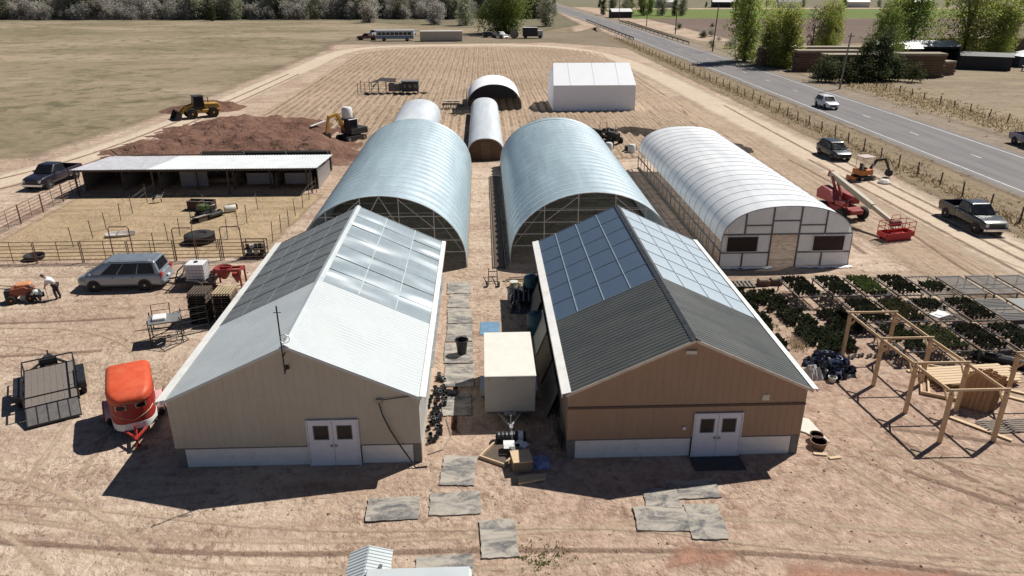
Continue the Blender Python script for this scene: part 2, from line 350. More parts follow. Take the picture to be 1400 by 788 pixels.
# asphalt road
ROAD = [(51.9, 10), (51.8, 60), (51.7, 100), (51.2, 160), (50.2, 230), (49.2, 300), (46.5, 390), (44.2, 471), (42, 560), (34, 760), (20, 1000)]
t = NT('asphalt'); o = t.obj(); n1 = t.noise(t.scaled(o, 1, .05, 1), .9, 4, .6); n2 = t.noise(o, 6, 4, .7); n3 = t.noise(o, .15, 4, .6)
c = t.mix(t.ramp(n1, .35, .65), (.15, .142, .142), (.195, .183, .178)); c = t.mix(t.math('MULTIPLY', t.ramp(n3, .45, .7), .5), c, (.215, .20, .185))
c = t.mix(t.math('MULTIPLY', t.ramp(n2, .5, .75), .3), c, (.07, .07, .07)); t.base(c, .9, n2, .3, .01); MASP = t.mat
strip_sheet('road', ROAD, (-5.3, -2.6, 0, 2.6, 5.3), .03, MASP, step=8)
mshould = dirt_mat('shoulder_gravel', (.30, .245, .19), (.25, .20, .15), (.18, .15, .11), .2, 1.2, 8., .5, None, True, wind=.5)
strip_sheet('road_shoulder', ROAD, (4.6, 5.6, 8.3, 11.), .024, mshould, (1, 1, 1, 0), step=8)
strip_sheet('road_shoulder', ROAD, (-4.6, -5.2, -5.8, -6.6), .024, mshould, (1, 1, .6, 0), step=8)
MPAINT = M('road_paint', (.62, .61, .57), .8, var=.25, scale=1.2, dirt=(.2, .19, .18))
rd = [tuple(p) for p in smooth_line(ROAD, 8)]
strip_sheet('edge_line', rd, (-4.45, -4.3), .034, MPAINT, step=0)
strip_sheet('edge_line', rd, (4.3, 4.45), .034, MPAINT, step=0)
RL = smooth_line(ROAD, 1.)
acc = 0; run = []
lastp = None; dashes = 0
for p in RL:
    if lastp is not None: acc += (p-lastp).length
    lastp = p
    ph = (acc-3.0) % 12.2
    if ph < 3.1 and p.y < 330: run.append(tuple(p))
    else:
        if len(run) > 2: strip_sheet('centre_dash', run, (-.07, .07), .034, MPAINT, step=0)
        run = []
# ---------------------------------------------------------------- shared materials
WHITE = M('white_paint', (.74, .74, .72), .5, var=.06, scale=1.5, dirt=(.5, .45, .38))
ROOFW = M('white_roof_metal', (.50, .545, .55), .5, var=.06, scale=.6, dirt=(.56, .56, .53))
TRIM = M('white_trim', (.80, .79, .75), .45, var=.06, scale=1., dirt=(.55, .50, .42))
GALV = M('galvanised_steel', (.46, .47, .48), .42, .75, var=.15, scale=4.)
STEEL = M('grey_steel', (.30, .30, .29), .5, .5, var=.2, scale=4.)
RUST = M('rusty_pipe', (.15, .085, .06), .75, .2, var=.35, scale=6.)
BLACK = M('black_paint', (.018, .018, .02), .45, var=.3, scale=5.)
BLACKP = M('black_plastic', (.022, .022, .025), .5, var=.3, scale=6.)
RUBBER = M('tyre_rubber', (.018, .017, .017), .85, var=.3, scale=9., dirt=(.06, .047, .036))
PINE = M('new_pine', (.56, .40, .235), .7, var=.16, scale=2.5, stretch=(6, 6, 1), bump=.15)
PINEX = M('new_pine_long', (.58, .43, .265), .7, var=.16, scale=2.5, stretch=(1, 6, 6), bump=.15)
OLDWOOD = M('weathered_wood', (.22, .165, .115), .85, var=.3, scale=3., stretch=(1, 5, 5), bump=.3)
DARKWOOD = M('dark_old_wood', (.095, .07, .052), .85, var=.3, scale=4., bump=.3)
GREYWOOD = M('grey_wood', (.20, .18, .155), .9, var=.3, scale=4., bump=.3)
CONC = M('concrete', (.34, .33, .31), .85, var=.15, scale=2., bump=.2)
GREYP = M('grey_post', (.16, .155, .145), .7, var=.2)
GLASSD = M('dark_glass', (.012, .013, .016), .16, var=.2, spec=.28)
CHROME = M('chrome', (.6, .6, .61), .2, 1., var=.1)
BLUEP = M('blue_plastic', (.05, .20, .36), .5, var=.2, scale=3.)
TEAL = M('teal_plastic', (.02, .085, .115), .45, var=.25)
CREAM = M('cream_paint', (.60, .585, .50), .5, var=.06, scale=1.2, dirt=(.48, .44, .36))

def film(name, diff, trans, gloss, rough, clear, gcol=(.9, .94, 1.), bump=0., bscale=1.5, var=.12):
    """greenhouse sheeting: milky body, light through it, hazy gloss, part see-through"""
    t = NT(name); o = t.obj()
    n = t.noise(t.scaled(o, 1, .12, 1), 1.1, 5, .65, .5)
    d = t.n('BsdfDiffuse', {0: t.mix(t.ramp(n, .3, .7), mul(diff, 1-var), mul(diff, 1+var))})
    tl = t.n('BsdfTranslucent', {0: diff}); m1 = t.n('MixShader', {0: trans, 1: d.outputs[0], 2: tl.outputs[0]})
    g = t.n('BsdfGlossy', {'Color': gcol, 'Roughness': rough})
    if bump:
        b = t.n('Bump', {'Height': t.noise(t.scaled(t.n('NewGeometry').outputs['Position'], .55, 1.15, .55), bscale, 0, .5), 'Strength': bump, 'Distance': .42}); t.link(b.outputs[0], g.inputs['Normal'])
    m2 = t.n('MixShader', {0: gloss, 1: m1.outputs[0], 2: g.outputs[0]})
    if clear:
        tr = t.n('BsdfTransparent', {0: (.93, .95, .97)})
        lw = t.n('LayerWeight', {0: .35}).outputs['Facing']
        f = t.math('MULTIPLY', t.math('SUBTRACT', 1.0, lw), clear)
        m3 = t.n('MixShader', {0: f, 1: m2.outputs[0], 2: tr.outputs[0]}); m2 = m3
    t.link(m2.outputs[0], t.out.inputs[0]); MATS[name] = t.mat; return t.mat
PANE_L = film('hazy_roof_panel', (.37, .445, .455), .25, .32, .36, 0, bump=1.0, bscale=.7)
PANE_R_SUN = film('sunlit_roof_glazing', (.26, .34, .385), .2, .25, .5, 0)  # same glazing as the left slope, with the sun on it put into the colour
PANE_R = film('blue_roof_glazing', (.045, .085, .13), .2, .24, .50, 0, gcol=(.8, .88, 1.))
PANE_S = film('pale_wall_panel', (.42, .54, .53), .3, .2, .3, 0)
SHADE = M('grey_shade_cloth', (.135, .15, .155), .8, var=.22, scale=.9, stretch=(1, 2.5, 1))
FILM_B = film('tunnel_film', (.41, .545, .59), .12, .28, .42, 0)
FILM_S = film('small_tunnel_film', (.62, .67, .70), .2, .2, .5, 0)
FILM_C = film('clear_tunnel_film', (.86, .89, .92), .22, .16, .45, .16)
FILM_E = film('end_wall_film', (.88, .86, .85), .62, .06, .4, .2)
FILM_W = film('white_tarp', (.92, .93, .94), .04, .05, .45, 0, var=.02)

def ribbed_gable(m, hw, z0, ze, za, y, t, sp, rib, zr=None):
    """gable wall facing -y with proud ribs"""
    zr = zr or z0
    m.prism([(-hw, z0), (hw, z0), (hw, ze), (0, za), (-hw, ze)], y, y+t, 'y')
    x = -hw+sp/2
    while x < hw-.05:
        zt = za-(za-ze)*abs(x)/hw-.03
        m.b2((x-.03, y-rib, zr), (x+.03, y-.0005, zt)); x += sp
def corrugated(m, a, b, y0, y1, sp, amp, th=.02):
    """roof sheet between ridge point a=(x,z) and eave point b=(x,z); ribs run down the slope"""
    d = Vector((b[0]-a[0], b[1]-a[1])).normalized(); nx, nz = -d[1], d[0]
    if nz < 0: nx, nz = -nx, -nz
    n = int((y1-y0)/sp); top = []
    for i in range(n):
        y = y0+(y1-y0)*i/n; s = (y1-y0)/n
        top += [(y, 0), (y+s*.52, 0), (y+s*.62, amp), (y+s*.90, amp)]
    top.append((y1, 0)); vs = []; fs = []
    for (y, h) in top:
        for (px, pz) in (a, b):
            vs.append((px+nx*h, y, pz+nz*h)); vs.append((px-nx*th, y, pz-nz*th))
    for i in range(len(top)-1):
        k = i*4; fs += [(k, k+2, k+6, k+4), (k+1, k+5, k+7, k+3), (k+2, k+3, k+7, k+6), (k, k+4, k+5, k+1)]
    e = len(top)*4-4; fs += [(0, 1, 3, 2), (e, e+2, e+3, e+1)]
    m.add(vs, fs)
def glazing(parent, a, b, y0, y1, nc, nr, mat, barmat, bulge=.03, barw=.05, stag=0, name='roof_pane'):
    """pillowed roof panes nc across the slope x nr along the building, bars between"""
    A = Vector((a[0], 0, a[1])); D = Vector((b[0]-a[0], 0, b[1]-a[1])); L = D.length; d = D/L
    nn = Vector((-d.z, 0, d.x)); nn = nn if nn.z > 0 else -nn
    pw, pl = L/nc, (y1-y0)/nr; G = 8
    m = MB(); vs = []; fs = []
    for j in range(G+1):
        for i in range(G+1):
            u, v = i/G, j/G; h = bulge*(math.sin(math.pi*u)*math.sin(math.pi*v))
            p = d*((u-.5)*(pw-barw))+Vector((0, (v-.5)*(pl-barw), 0))+nn*(h-.01); vs.append(p)
    for j in range(G):
        for i in range(G): k = j*(G+1)+i; fs.append((k, k+1, k+G+2, k+G+1))
    m.add(vs, fs); me = m.mesh(name, mat, smooth=True)
    for r in range(nr):
        for c_ in range(nc):
            p = A+d*((c_+.5)*pw)+Vector((0, y0+(r+.5)*pl, 0))
            o = link(name, me, parent, p)
            if bulge > .02: o.rotation_euler = (rnd.uniform(-.03, .03), rnd.uniform(-.02, .02), 0)
    for r in range(nr+1):
        q = A+Vector((0, y0+r*pl, 0)); mm = MB(); mm.bar(q, q+D, barw, .035, up=nn); mm.build('glazing_bar', barmat, parent)
    for c_ in range(1, nc):
        q = A+d*(c_*pw)+nn*.004; mm = MB(); mm.bar(q+Vector((0, y0, 0)), q+Vector((0, y1, 0)), barw*.8+.02, .034, up=nn); mm.build('glazing_bar', M('pale_long_bar', (.30, .36, .40), .5) if mat is PANE_R else barmat, parent)

def double_door(root, x0, x1, h, y, mat, bare):
    fr = MB(); fw = .05
    fr.b2((x0, y-.06, 0), (x0+fw, y, h)).b2((x1-fw, y-.06, 0), (x1, y, h)).b2((x0+fw, y-.06, h-fw), (x1-fw, y, h)); fr.build('door_frame', mat, root)
    mid = (x0+x1)/2
    for sgn, a, b in ((-1, x0+fw+.012, mid-.008), (1, mid+.008, x1-fw-.012)):
        wx0, wx1 = (a+.22, b-.17) if sgn < 0 else (a+.17, b-.22); z0, z1 = h-.85, h-.27
        d = MB()
        d.b2((a, y-.045, .02), (b, y-.005, z0)).b2((a, y-.045, z1), (b, y-.005, h-fw-.012)).b2((a, y-.045, z0), (wx0, y-.005, z1)).b2((wx1, y-.045, z0), (b, y-.005, z1))
        door = d.build('door', mat, root)
        part('door_window', GLASSD, door, lambda m: m.b2((wx0+.001, y-.03, z0+.001), (wx1-.001, y-.015, z1-.001)))
        part('window_frame', GREYP, door, lambda m: m.b2((wx0-.03, y-.052, z0-.03), (wx1+.03, y-.046, z0)).b2((wx0-.03, y-.052, z1), (wx1+.03, y-.046, z1+.03)).b2((wx0-.03, y-.052, z0), (wx0, y-.046, z1)).b2((wx1, y-.052, z0), (wx1+.03, y-.046, z1)))
        hx = b-.06 if sgn < 0 else a+.06
        if sgn > 0 or not bare:
            part('handle', STEEL, door, lambda m: m.box((hx, y-.056, h*.45), (.05, .02, .14)).bar((hx, y-.09, h*.45), (hx+.09*sgn, y-.09, h*.45), .022).bar((hx, y-.05, h*.45), (hx, y-.095, h*.45), .02))
    for z in (.25, h*.5, h-.3):
        for xx in (x0+fw, x1-fw): part('hinge', STEEL, root, lambda m: m.tube([(xx, y-.052, z-.05), (xx, y-.052, z+.05)], .012, 6))

def gable_building(name, label, cx, Y0, hw, L, ze, za, yg, o):
    root = thing(name, label, 'building', (cx, Y0, 0))
    wall = o['wall']; th = .1; ov = .22; sl = (za-ze)/hw
    part('front_wall', wall, root, lambda m: ribbed_gable(m, hw, .9, ze-.06, za-.06, 0, th, .29, .008, .9))
    part('back_wall', wall, root, lambda m: ribbed_gable(m, hw, .05, ze-.06, za-.06, L-.1, .1, 50, .01))
    if o.get('band'):
        part('trim_band', M('dark_brown_trim', (.09, .055, .04), .6), root, lambda m: m.b2((-hw-.012, -.035, o['band']-.05), (hw+.012, -.0155, o['band']+.05)))
    # skirt boards and corner posts
    dx0, dx1 = o['door']
    for a, b in ((-hw+.32, dx0-.03), (dx1+.03, hw-.32)):
        sk = part('skirt_panel', WHITE, root, lambda m: m.b2((a, .06, .0), (b, .10, .86)))
        part('batten', WHITE, sk, lambda m: m.b2((a+.02, .052, .42), (b-.02, .0595, .45)))
    part('sill_rail', GREYP, root, lambda m: m.b2((-hw, -.02, .86), (dx0-.005, .09, .90)).b2((dx1+.005, -.02, .86), (hw, .09, .90)))
    for x in (-hw+.15, hw-.15): part('corner_post', GREYP, root, lambda m: m.b2((x-.15, .03, 0), (x+.15, .3, .86)))
    double_door(root, dx0, dx1, o['doorh'], -.03, o['doormat'], o['bare'])
    # side walls
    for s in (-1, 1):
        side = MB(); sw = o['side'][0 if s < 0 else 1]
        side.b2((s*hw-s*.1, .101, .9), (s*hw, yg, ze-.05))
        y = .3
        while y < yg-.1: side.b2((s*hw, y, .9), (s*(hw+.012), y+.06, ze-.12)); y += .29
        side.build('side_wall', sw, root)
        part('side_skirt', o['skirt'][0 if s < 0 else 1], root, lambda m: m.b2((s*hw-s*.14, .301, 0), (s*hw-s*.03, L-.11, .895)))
        n = 6; pl = (L-.12-yg)/n
        for i in range(n):
            a = yg+i*pl
            part('wall_pane', o['sidepane'], root, lambda m: m.b2((s*hw-s*.06, a+.04, .93), (s*hw-s*.03, a+pl-.04, ze-.1)))
            part('mullion', o['mull'], root, lambda m: m.b2((s*hw-s*.1, a, .9), (s*hw+s*.004, a+.035, ze-.05)))
        part('sill', o['mull'], root, lambda m: m.b2((s*hw-s*.02, yg, .86), (s*hw+s*.1, L-.12, .90)))
    # roof
    oe = .12; E = lambda s: (s*(hw+oe), ze-sl*oe); A = (0, za)
    for s in (-1, 1):
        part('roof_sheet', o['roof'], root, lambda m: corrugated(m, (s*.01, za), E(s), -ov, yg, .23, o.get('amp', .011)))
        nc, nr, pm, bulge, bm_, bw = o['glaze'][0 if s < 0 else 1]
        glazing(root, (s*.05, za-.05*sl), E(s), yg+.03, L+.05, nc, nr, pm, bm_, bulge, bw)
        ex, ez = E(s)
        gut = part('gutter', TRIM, root, lambda m: m.prism([(s*(hw-o.get('gx', .06)*(1 if s < 0 else -1)), ez+.13-(0 if s < 0 else .05)), (ex+s*.17, ez+.045), (ex+s*.17, ez-.10), (ex+s*.14, ez-.10), (ex+s*.14, ez+.02), (s*(hw-o.get('gx', .06)*(1 if s < 0 else -1)), ez+.10-(0 if s < 0 else .05))] if o['gut'] else [(ex-s*.03, ez+.05), (ex+s*.05, ez+.0), (ex+s*.05, ez-.1), (ex-s*.0, ez-.1)], -ov-.02, L+.08, 'y'))
        # rake trim along the gable
        part('rake_trim', o['rake'], root, lambda m: m.bar((0, -ov-.012, za-.05), (ex, -ov-.012, ez-.05), .02, .11, up=(0, 0, 1)))
        part('soffit', WHITE, root, lambda m: m.slab([(0, -ov+.01, za-.10), (ex, -ov+.01, ez-.10), (ex, -.02, ez-.10), (0, -.02, za-.10)], .012))
    part('ridge_cap', o['cap'], root, lambda m: m.prism([(-.17, za-.17*sl+.045), (0, za+.07), (.17, za-.17*sl+.045), (.17, za-.17*sl+.03), (0, za+.05), (-.17, za-.17*sl+.03)], -ov-.03, L+.08, 'y'))
    part('floor_slab', CONC, root, lambda m: m.b2((-hw+.15, .15, -.02), (hw-.15, L-.15, .06)))
    return root

TAN = M('tan_siding', (.46, .42, .34), .6, var=.07, scale=1.3, stretch=(1, 1, .25), dirt=(.37, .32, .25))
BROWN = M('brown_siding', (.345, .23, .15), .6, var=.09, scale=1.3, stretch=(1, 1, .25), dirt=(.30, .20, .135))
SLATE = M('slate_roof_metal', (.088, .094, .088), .5, .1, var=.12, scale=1., stretch=(.4, 1, .4), dirt=(.085, .085, .08))
DOORL = M('white_door_paint', (.66, .68, .74), .45, var=.04)
LB = gable_building('tan_greenhouse_building', 'tan building with white metal roof, hazy glazed rear roof and a mast on its gable', -7.25, 24.4, 4.68, 17.3, 3.12, 5.32, 6.1, dict(
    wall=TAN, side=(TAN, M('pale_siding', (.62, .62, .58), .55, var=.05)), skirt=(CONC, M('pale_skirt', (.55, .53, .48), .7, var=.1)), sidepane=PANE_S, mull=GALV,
    door=(.37, 2.35), doorh=2.08, doormat=DOORL, bare=False, roof=ROOFW, gut=True, rake=ROOFW, cap=ROOFW,
    glaze=((4, 6, SHADE, 0., SHADE, .006), (3, 7, PANE_L, .022, M('pale_glazing_bar', (.50, .56, .56), .5), .025))))
RB = gable_building('brown_greenhouse_building', 'brown building with dark slate metal roof and blue glazed rear roof', 7.7, 24.4, 4.6, 17.0, 3.12, 5.28, 6.0, dict(
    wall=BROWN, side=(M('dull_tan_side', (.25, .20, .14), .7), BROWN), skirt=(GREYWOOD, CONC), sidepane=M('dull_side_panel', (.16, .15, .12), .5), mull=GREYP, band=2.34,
    door=(.30, 2.22), doorh=2.02, doormat=DOORL, bare=False, roof=SLATE, amp=.022, gut=True, rake=M('cream_rake', (.60, .52, .42), .5), cap=M('dark_cap', (.06, .065, .065), .5),
    glaze=((4, 6, PANE_R, .012, M('blue_grey_bar', (.13, .17, .21), .5), .035), (4, 6, PANE_R_SUN, .012, M('sunlit_grey_bar', (.36, .43, .46), .5), .018))))  # right slope panes and bars carry the sunlight in their colour
# small fittings on the fronts
part('wall_vent', CREAM, RB, lambda m: m.b2((2.86, -.03, 2.52), (3.14, -.015, 2.78)).b2((2.89, -.04, 2.55), (3.11, -.031, 2.75)))
part('wall_lamp', CREAM, RB, lambda m: m.b2((-.28, -.10, 4.62), (.12, -.015, 4.75)))
part('door_light', WHITE, RB, lambda m: m.b2((-.12, -.08, 1.30), (.0, -.015, 1.42)))
part('cable_box', STEEL, LB, lambda m: m.box((3.2, -.06, 2.84), (.22, .09, .2)))
part('power_cable', BLACKP, LB, lambda m: m.tube([(3.2, -.1, 2.8), (3.3, -.12, 2.3), (3.55, -.12, 1.6), (3.9, -.14, .9), (4.25, -.2, .3), (4.45, -.35, .03), (4.9, -.3, .03)], .028, 6))
part('supply_wire', BLACKP, LB, lambda m: m.tube([(3.2, -.08, 2.9), (3.9, -.05, 2.98), (4.6, -.03, 3.05)], .018, 5))
mast = thing('weather_mast', 'thin mast with round wire dish on the tan gable peak', 'mast', (-7.3, 24.05, 0))
part('mast_pole', BLACK, mast, lambda m: m.tube([(0, 0, 4.25), (0, 0, 6.95)], .028, 6))
part('mast_bracket', BLACK, mast, lambda m: m.bar((0, .02, 4.35), (0, .335, 4.35), .04).bar((0, .02, 4.95), (0, .335, 4.95), .04).box((0, .32, 4.35), (.16, .02, .16)))
part('dish', GALV, mast, lambda m: (m.tube([(.15+.17*math.cos(a*math.pi/9), -.02, 5.68+.17*math.sin(a*math.pi/9)) for a in range(19)], .014, 5, False), [m.bar((.15, -.02, 5.68), (.15+.17*math.cos(a*math.pi/4), -.02, 5.68+.17*math.sin(a*math.pi/4)), .010) for a in range(8)]))
part('vane', BLACK, mast, lambda m: m.bar((-.14, 0, 6.7), (.14, 0, 6.7), .02).bar((0, -.1, 6.85), (0, .1, 6.85), .02))
part('door_step', M('black_mat', (.06, .058, .058), .9, var=.3), RB, lambda m: m.b2((.25, -.95, .012), (2.25, -.12, .05)))

# ---------------------------------------------------------------- tunnels
def arch_pts(a, h, s, n=28, e=2.0, half=None):
    P = [(-a, 0), (-a, s*.5)]
    for i in range(n+1):
        t_ = math.pi*(1-i/n); c_, q = math.cos(t_), math.sin(t_)
        P.append((a*math.copysign(abs(c_)**(2/e), c_), s+(h-s)*abs(q)**(2/e)))
    return P+[(a, s*.5), (a, 0)]
def tunnel(name, label, cx, y0, y1, a, h, s, nh, filmmat, hoopmat, e=2., sag=.04, zmin=(0, 0), hr=.03, sub=4, off=.045):
    root = thing(name, label, 'greenhouse', (cx, y0, 0)); L = y1-y0
    P = arch_pts(a, h, s, 28, e); n = len(P); m = MB(); vs = []; fs = []; K = nh*sub
    ctr = Vector((0, h*.35))
    kept = [i for i in range(n) if P[i][1] >= (zmin[0] if P[i][0] < 0 else zmin[1])-1e-6]
    for j in range(K+1):
        y = L*j/K; ph = (j % sub)/sub; sg = sag*math.sin(math.pi*ph)
        for i in kept:
            p = Vector(P[i]); d = (p-ctr).normalized(); hi = min(1, max(0, p.y-.3))
            q = p+d*(off-sg*hi*(1+.5*mnoise.noise((i*.7, j*.35, cx)))); vs.append((q.x, y, max(.0, q.y)))
    k = len(kept)
    for j in range(K):
        for i in range(k-1): b = j*k+i; fs.append((b, b+1, b+k+1, b+k))
    m.add(vs, fs); m.build('film_cover', filmmat, root, smooth=True)
    hm = MB(); hm.tube([(x, 0, z) for x, z in P], hr, 6); hme = hm.mesh('hoop', hoopmat, smooth=True)
    for j in range(nh+1): link('hoop', hme, root, (0, L*j/nh, 0))
    for f in ():
        i0 = 2+int(28*f); p = Vector(P[i0]); p2 = Vector(P[i0+1]); d = (p-ctr).normalized(); w_ = (p2-p).normalized()*.05
        part('film_seam', M('film_seam_pale', (.44, .52, .55), .5), root, lambda m: m.slab([(p.x+d.x*.06-w_.x, 0, p.y+d.y*.06-w_.y), (p.x+d.x*.06+w_.x, 0, p.y+d.y*.06+w_.y), (p.x+d.x*.06+w_.x, L, p.y+d.y*.06+w_.y), (p.x+d.x*.06-w_.x, L, p.y+d.y*.06-w_.y)], -.012))
    for f in (.18, .5, .82):
        p = P[2+int(28*f)]; part('purlin', hoopmat, root, lambda m: m.tube([(p[0]*.97, 0, p[1]-.14), (p[0]*.97, L, p[1]-.14)], hr*.7, 5))
    for s_ in (-1, 1): part('base_board', GREYWOOD, root, lambda m: m.b2((s_*(a+.0)-s_*.02, 0, 0.0), (s_*(a+.06), L, .22)))
    return root, P
def end_frame(root, P, a, h, y, girts, studs, mat, r=.03, trusses=()):
    def half(z):
        for i in range(len(P)-1):
            if P[i][0] < 0 and P[i][1] <= z <= P[i+1][1] and P[i+1][1] > P[i][1]:
                f = (z-P[i][1])/(P[i+1][1]-P[i][1]); return -(P[i][0]+f*(P[i+1][0]-P[i][0]))
        return a
    def top(x):
        for i in range(len(P)-1):
            if P[i][0] <= x <= P[i+1][0] and P[i+1][0] > P[i][0]:
                f = (x-P[i][0])/(P[i+1][0]-P[i][0]); return P[i][1]+f*(P[i+1][1]-P[i][1])
        return 0
    for z in girts:
        hwid = half(z); part('girt', mat, root, lambda m: m.tube([(-hwid, y, z), (hwid, y, z)], r, 5))
    for x in studs: part('stud', mat, root, lambda m: m.tube([(x, y, 0), (x, y, top(x))], r, 5))
    for (p, q) in trusses: part('brace', mat, root, lambda m: m.tube([(p[0], y+p[2], p[1]), (q[0], y+q[2], q[1])], r*.85, 5))
    return half, top
PIPE = M('greenhouse_pipe', (.62, .60, .57), .5, .1, var=.2)
DPIPE = M('dull_pipe', (.13, .128, .128), .55, .3, var=.2)
GL, P = tunnel('large_tunnel_greenhouse', 'large silvery tunnel greenhouse behind the tan building', -6.6, 45.5, 72.6, 5.4, 4.86, .5, 22, FILM_B, PIPE, sag=.13, off=.018)
for k in range(3, 22, 2):   # inner trusses seen from the open end
    part('truss', PIPE, GL, lambda m: m.tube([(-4.7, k*27.1/22, 2.6), (4.7, k*27.1/22, 2.6)], .022, 5))
end_frame(GL, P, 5.4, 4.86, .03, (1.1, 1.9, 2.7, 3.5), (-3.4, -1.2, 1.2, 3.4), PIPE, .034,
          [((-3.4, 2.7, .0), (-1.2, 4.6, .0)), ((3.4, 2.7, .0), (1.2, 4.6, 0)), ((-1.2, 2.7, 0), (0, 4.8, 0)), ((1.2, 2.7, 0), (0, 4.8, 0)), ((-5.2, 1.1, .0), (-3.4, 2.7, 2.4)), ((5.2, 1.1, 0), (3.4, 2.7, 2.4))])
GR, P = tunnel('large_tunnel_greenhouse', 'large silvery tunnel greenhouse behind the brown building', 7.1, 46.2, 73.5, 5.4, 4.75, .5, 22, FILM_B, PIPE, sag=.13, off=.018)
for k in range(3, 22, 2): part('truss', PIPE, GR, lambda m: m.tube([(-4.7, k*27.3/22, 2.6), (4.7, k*27.3/22, 2.6)], .022, 5))
end_frame(GR, P, 5.4, 4.75, .03, (1.2, 2.0, 2.8, 3.6), (-3.2, -1., 1.4, 3.4), PIPE, .034,
          [((-3.2, 2.8, 0), (-1., 4.5, 0)), ((3.4, 2.8, 0), (1.4, 4.4, 0)), ((-5.2, 1.2, 0), (-3.2, 2.8, 2.4))])
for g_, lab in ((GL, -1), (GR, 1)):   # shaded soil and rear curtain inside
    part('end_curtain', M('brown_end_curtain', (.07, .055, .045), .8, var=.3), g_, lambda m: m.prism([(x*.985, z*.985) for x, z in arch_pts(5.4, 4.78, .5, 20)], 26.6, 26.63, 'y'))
# clear tunnel
C3, P = tunnel('clear_tunnel_greenhouse', 'clear film tunnel greenhouse with framed end wall and two dark vents', 19.57, 45., 72.2, 4.27, 4.05, 1.7, 20, FILM_C, M('tunnel_hoop_grey', (.30, .30, .31), .5, .2), e=2.35, sag=.022, zmin=(1.1, 0), hr=.03, off=.010)
half, top = end_frame(C3, P, 4.27, 4.05, 0, (), (), DPIPE)
SD = M('grey_stud', (.17, .155, .14), .7, var=.2)
for x, z0, z1 in ((-2.83, 0, 1.0), (-2.83, 2.2, 0), (-1.08, 0, 0), (.72, 0, 0), (2.4, 2.2, 0), (2.4, 0, 1.0)):
    part('stud', SD, C3, lambda m: m.b2((x-.045, -.05, z0), (x+.045, .04, z1 or top(x))))
for xa, xb, z in ((-half(2.2), -1.125, 2.2), (-1.035, .675, 2.2), (.765, half(2.2), 2.2), (-half(1), -1.125, .95), (.765, half(1), .95), (-1.035, .675, 3.1), (-2.785, -1.125, 2.8), (.765, 2.355, 2.8)):
    part('girt', SD, C3, lambda m: m.b2((xa, -.045, z-.04), (xb, .035, z+.04)))
# end wall film cells
def cell(xa, xb, za, zb):
    N = 6; poly = [(xa, za), (xb, za)]
    for i in range(N+1):
        x = xb+(xa-xb)*i/N; poly.append((x, min(zb, top(x)-.01)))
    part('end_panel', FILM_E, C3, lambda m: m.prism(poly, .0, .012, 'y'))
for q in ((-4.25, -2.875, .99, 2.16), (-2.785, -1.125, .99, 2.16), (.765, 2.355, .99, 2.16), (2.445, 4.25, .99, 2.16), (-4.25, -2.875, .03, .91), (-2.785, -1.125, .03, .91), (.765, 2.355, .03, .91), (2.445, 4.25, .03, .91),
          (-3.95, -2.875, 2.24, 9), (-2.785, -1.125, 2.24, 2.76), (-2.785, -1.125, 2.84, 9), (-1.035, .675, 2.24, 3.06), (-1.035, .675, 3.14, 9), (.765, 2.355, 2.24, 2.76), (.765, 2.355, 2.84, 9), (2.445, 3.95, 2.24, 9)):
    cell(*q)
VENT = M('dark_vent_mesh', (.035, .018, .015), .7)
for x0, x1 in ((-3.93, -1.95), (1.72, 3.73)):
    vf = part('vent_frame', WHITE, C3, lambda m: m.b2((x0-.07, -.10, 1.0), (x1+.07, -.052, 1.06)).b2((x0-.07, -.10, 2.06), (x1+.07, -.052, 2.12)).b2((x0-.07, -.10, 1.06), (x0, -.052, 2.06)).b2((x1, -.10, 1.06), (x1+.07, -.052, 2.06)))
    part('vent_screen', VENT, vf, lambda m: m.b2((x0, -.085, 1.06), (x1, -.06, 2.06)))
for i in range(19): part('side_post', OLDWOOD, C3, lambda m: m.b2((-4.33, 27.2*i/18-.03, 0), (-4.29, 27.2*i/18+.03, 1.15)))
part('side_rail', DPIPE, C3, lambda m: m.tube([(-4.36, 0, 1.12), (-4.36, 27.2, 1.12)], .06, 6))
fl = MB()
for k in range(26):   # loose film lying along the end wall
    x = -4.2+k*.33
    if -1.1 < x < .7: continue
    fl.add([(x, -.12, .02), (x+.36, -.12, .02), (x+.38, -.45-.25*rnd.random(), .03+.05*rnd.random()), (x-.02, -.45-.25*rnd.random(), .03+.05*rnd.random())], [(0, 1, 2, 3)])
fl.build('loose_film_edge', FILM_W, C3)
# small tunnels, arch tent, white tent
S1, P = tunnel('small_tunnel', 'narrow pale tunnel in the middle, its brown end wall facing the aisle', .27, 76, 103.5, 1.8, 2.22, .7, 22, FILM_S, PIPE, e=2.3, sag=.02)
part('end_wall', M('brown_end_wall', (.15, .09, .055), .8, var=.25), S1, lambda m: m.prism([(x*.98, z*.98) for x, z in P], .12, .18, 'y'))
part('end_door', M('brown_end_door', (.19, .12, .075), .8, var=.25), S1, lambda m: m.b2((-.45, .06, .02), (.45, .115, 1.85)))
S2, P = tunnel('small_tunnel', 'short pale tunnel poking out behind the left large tunnel', -8.1, 74.5, 98.5, 2.6, 2.8, .8, 18, FILM_S, PIPE, e=2.2, sag=.02)
part('end_wall', FILM_S, S2, lambda m: m.prism([(x*.98, z*.98) for x, z in P], 23.9, 23.93, 'y'))
AT, P = tunnel('arch_tent', 'wide white arched shelter open at the front, far end of the aisle', 1.65, 107, 117.5, 3.85, 3.5, .4, 6, FILM_W, STEEL, e=2.1, sag=.02)
AT['category'] = 'tent'
part('end_wall', M('tent_back_wall', (.14, .135, .15), .8), AT, lambda m: m.prism([(x*.98, z*.98) for x, z in P], 10.3, 10.34, 'y'))
part('side_curtain', GREYP, AT, lambda m: m.b2((-3.95, .2, 0), (-3.90, 5.5, 2.4)))
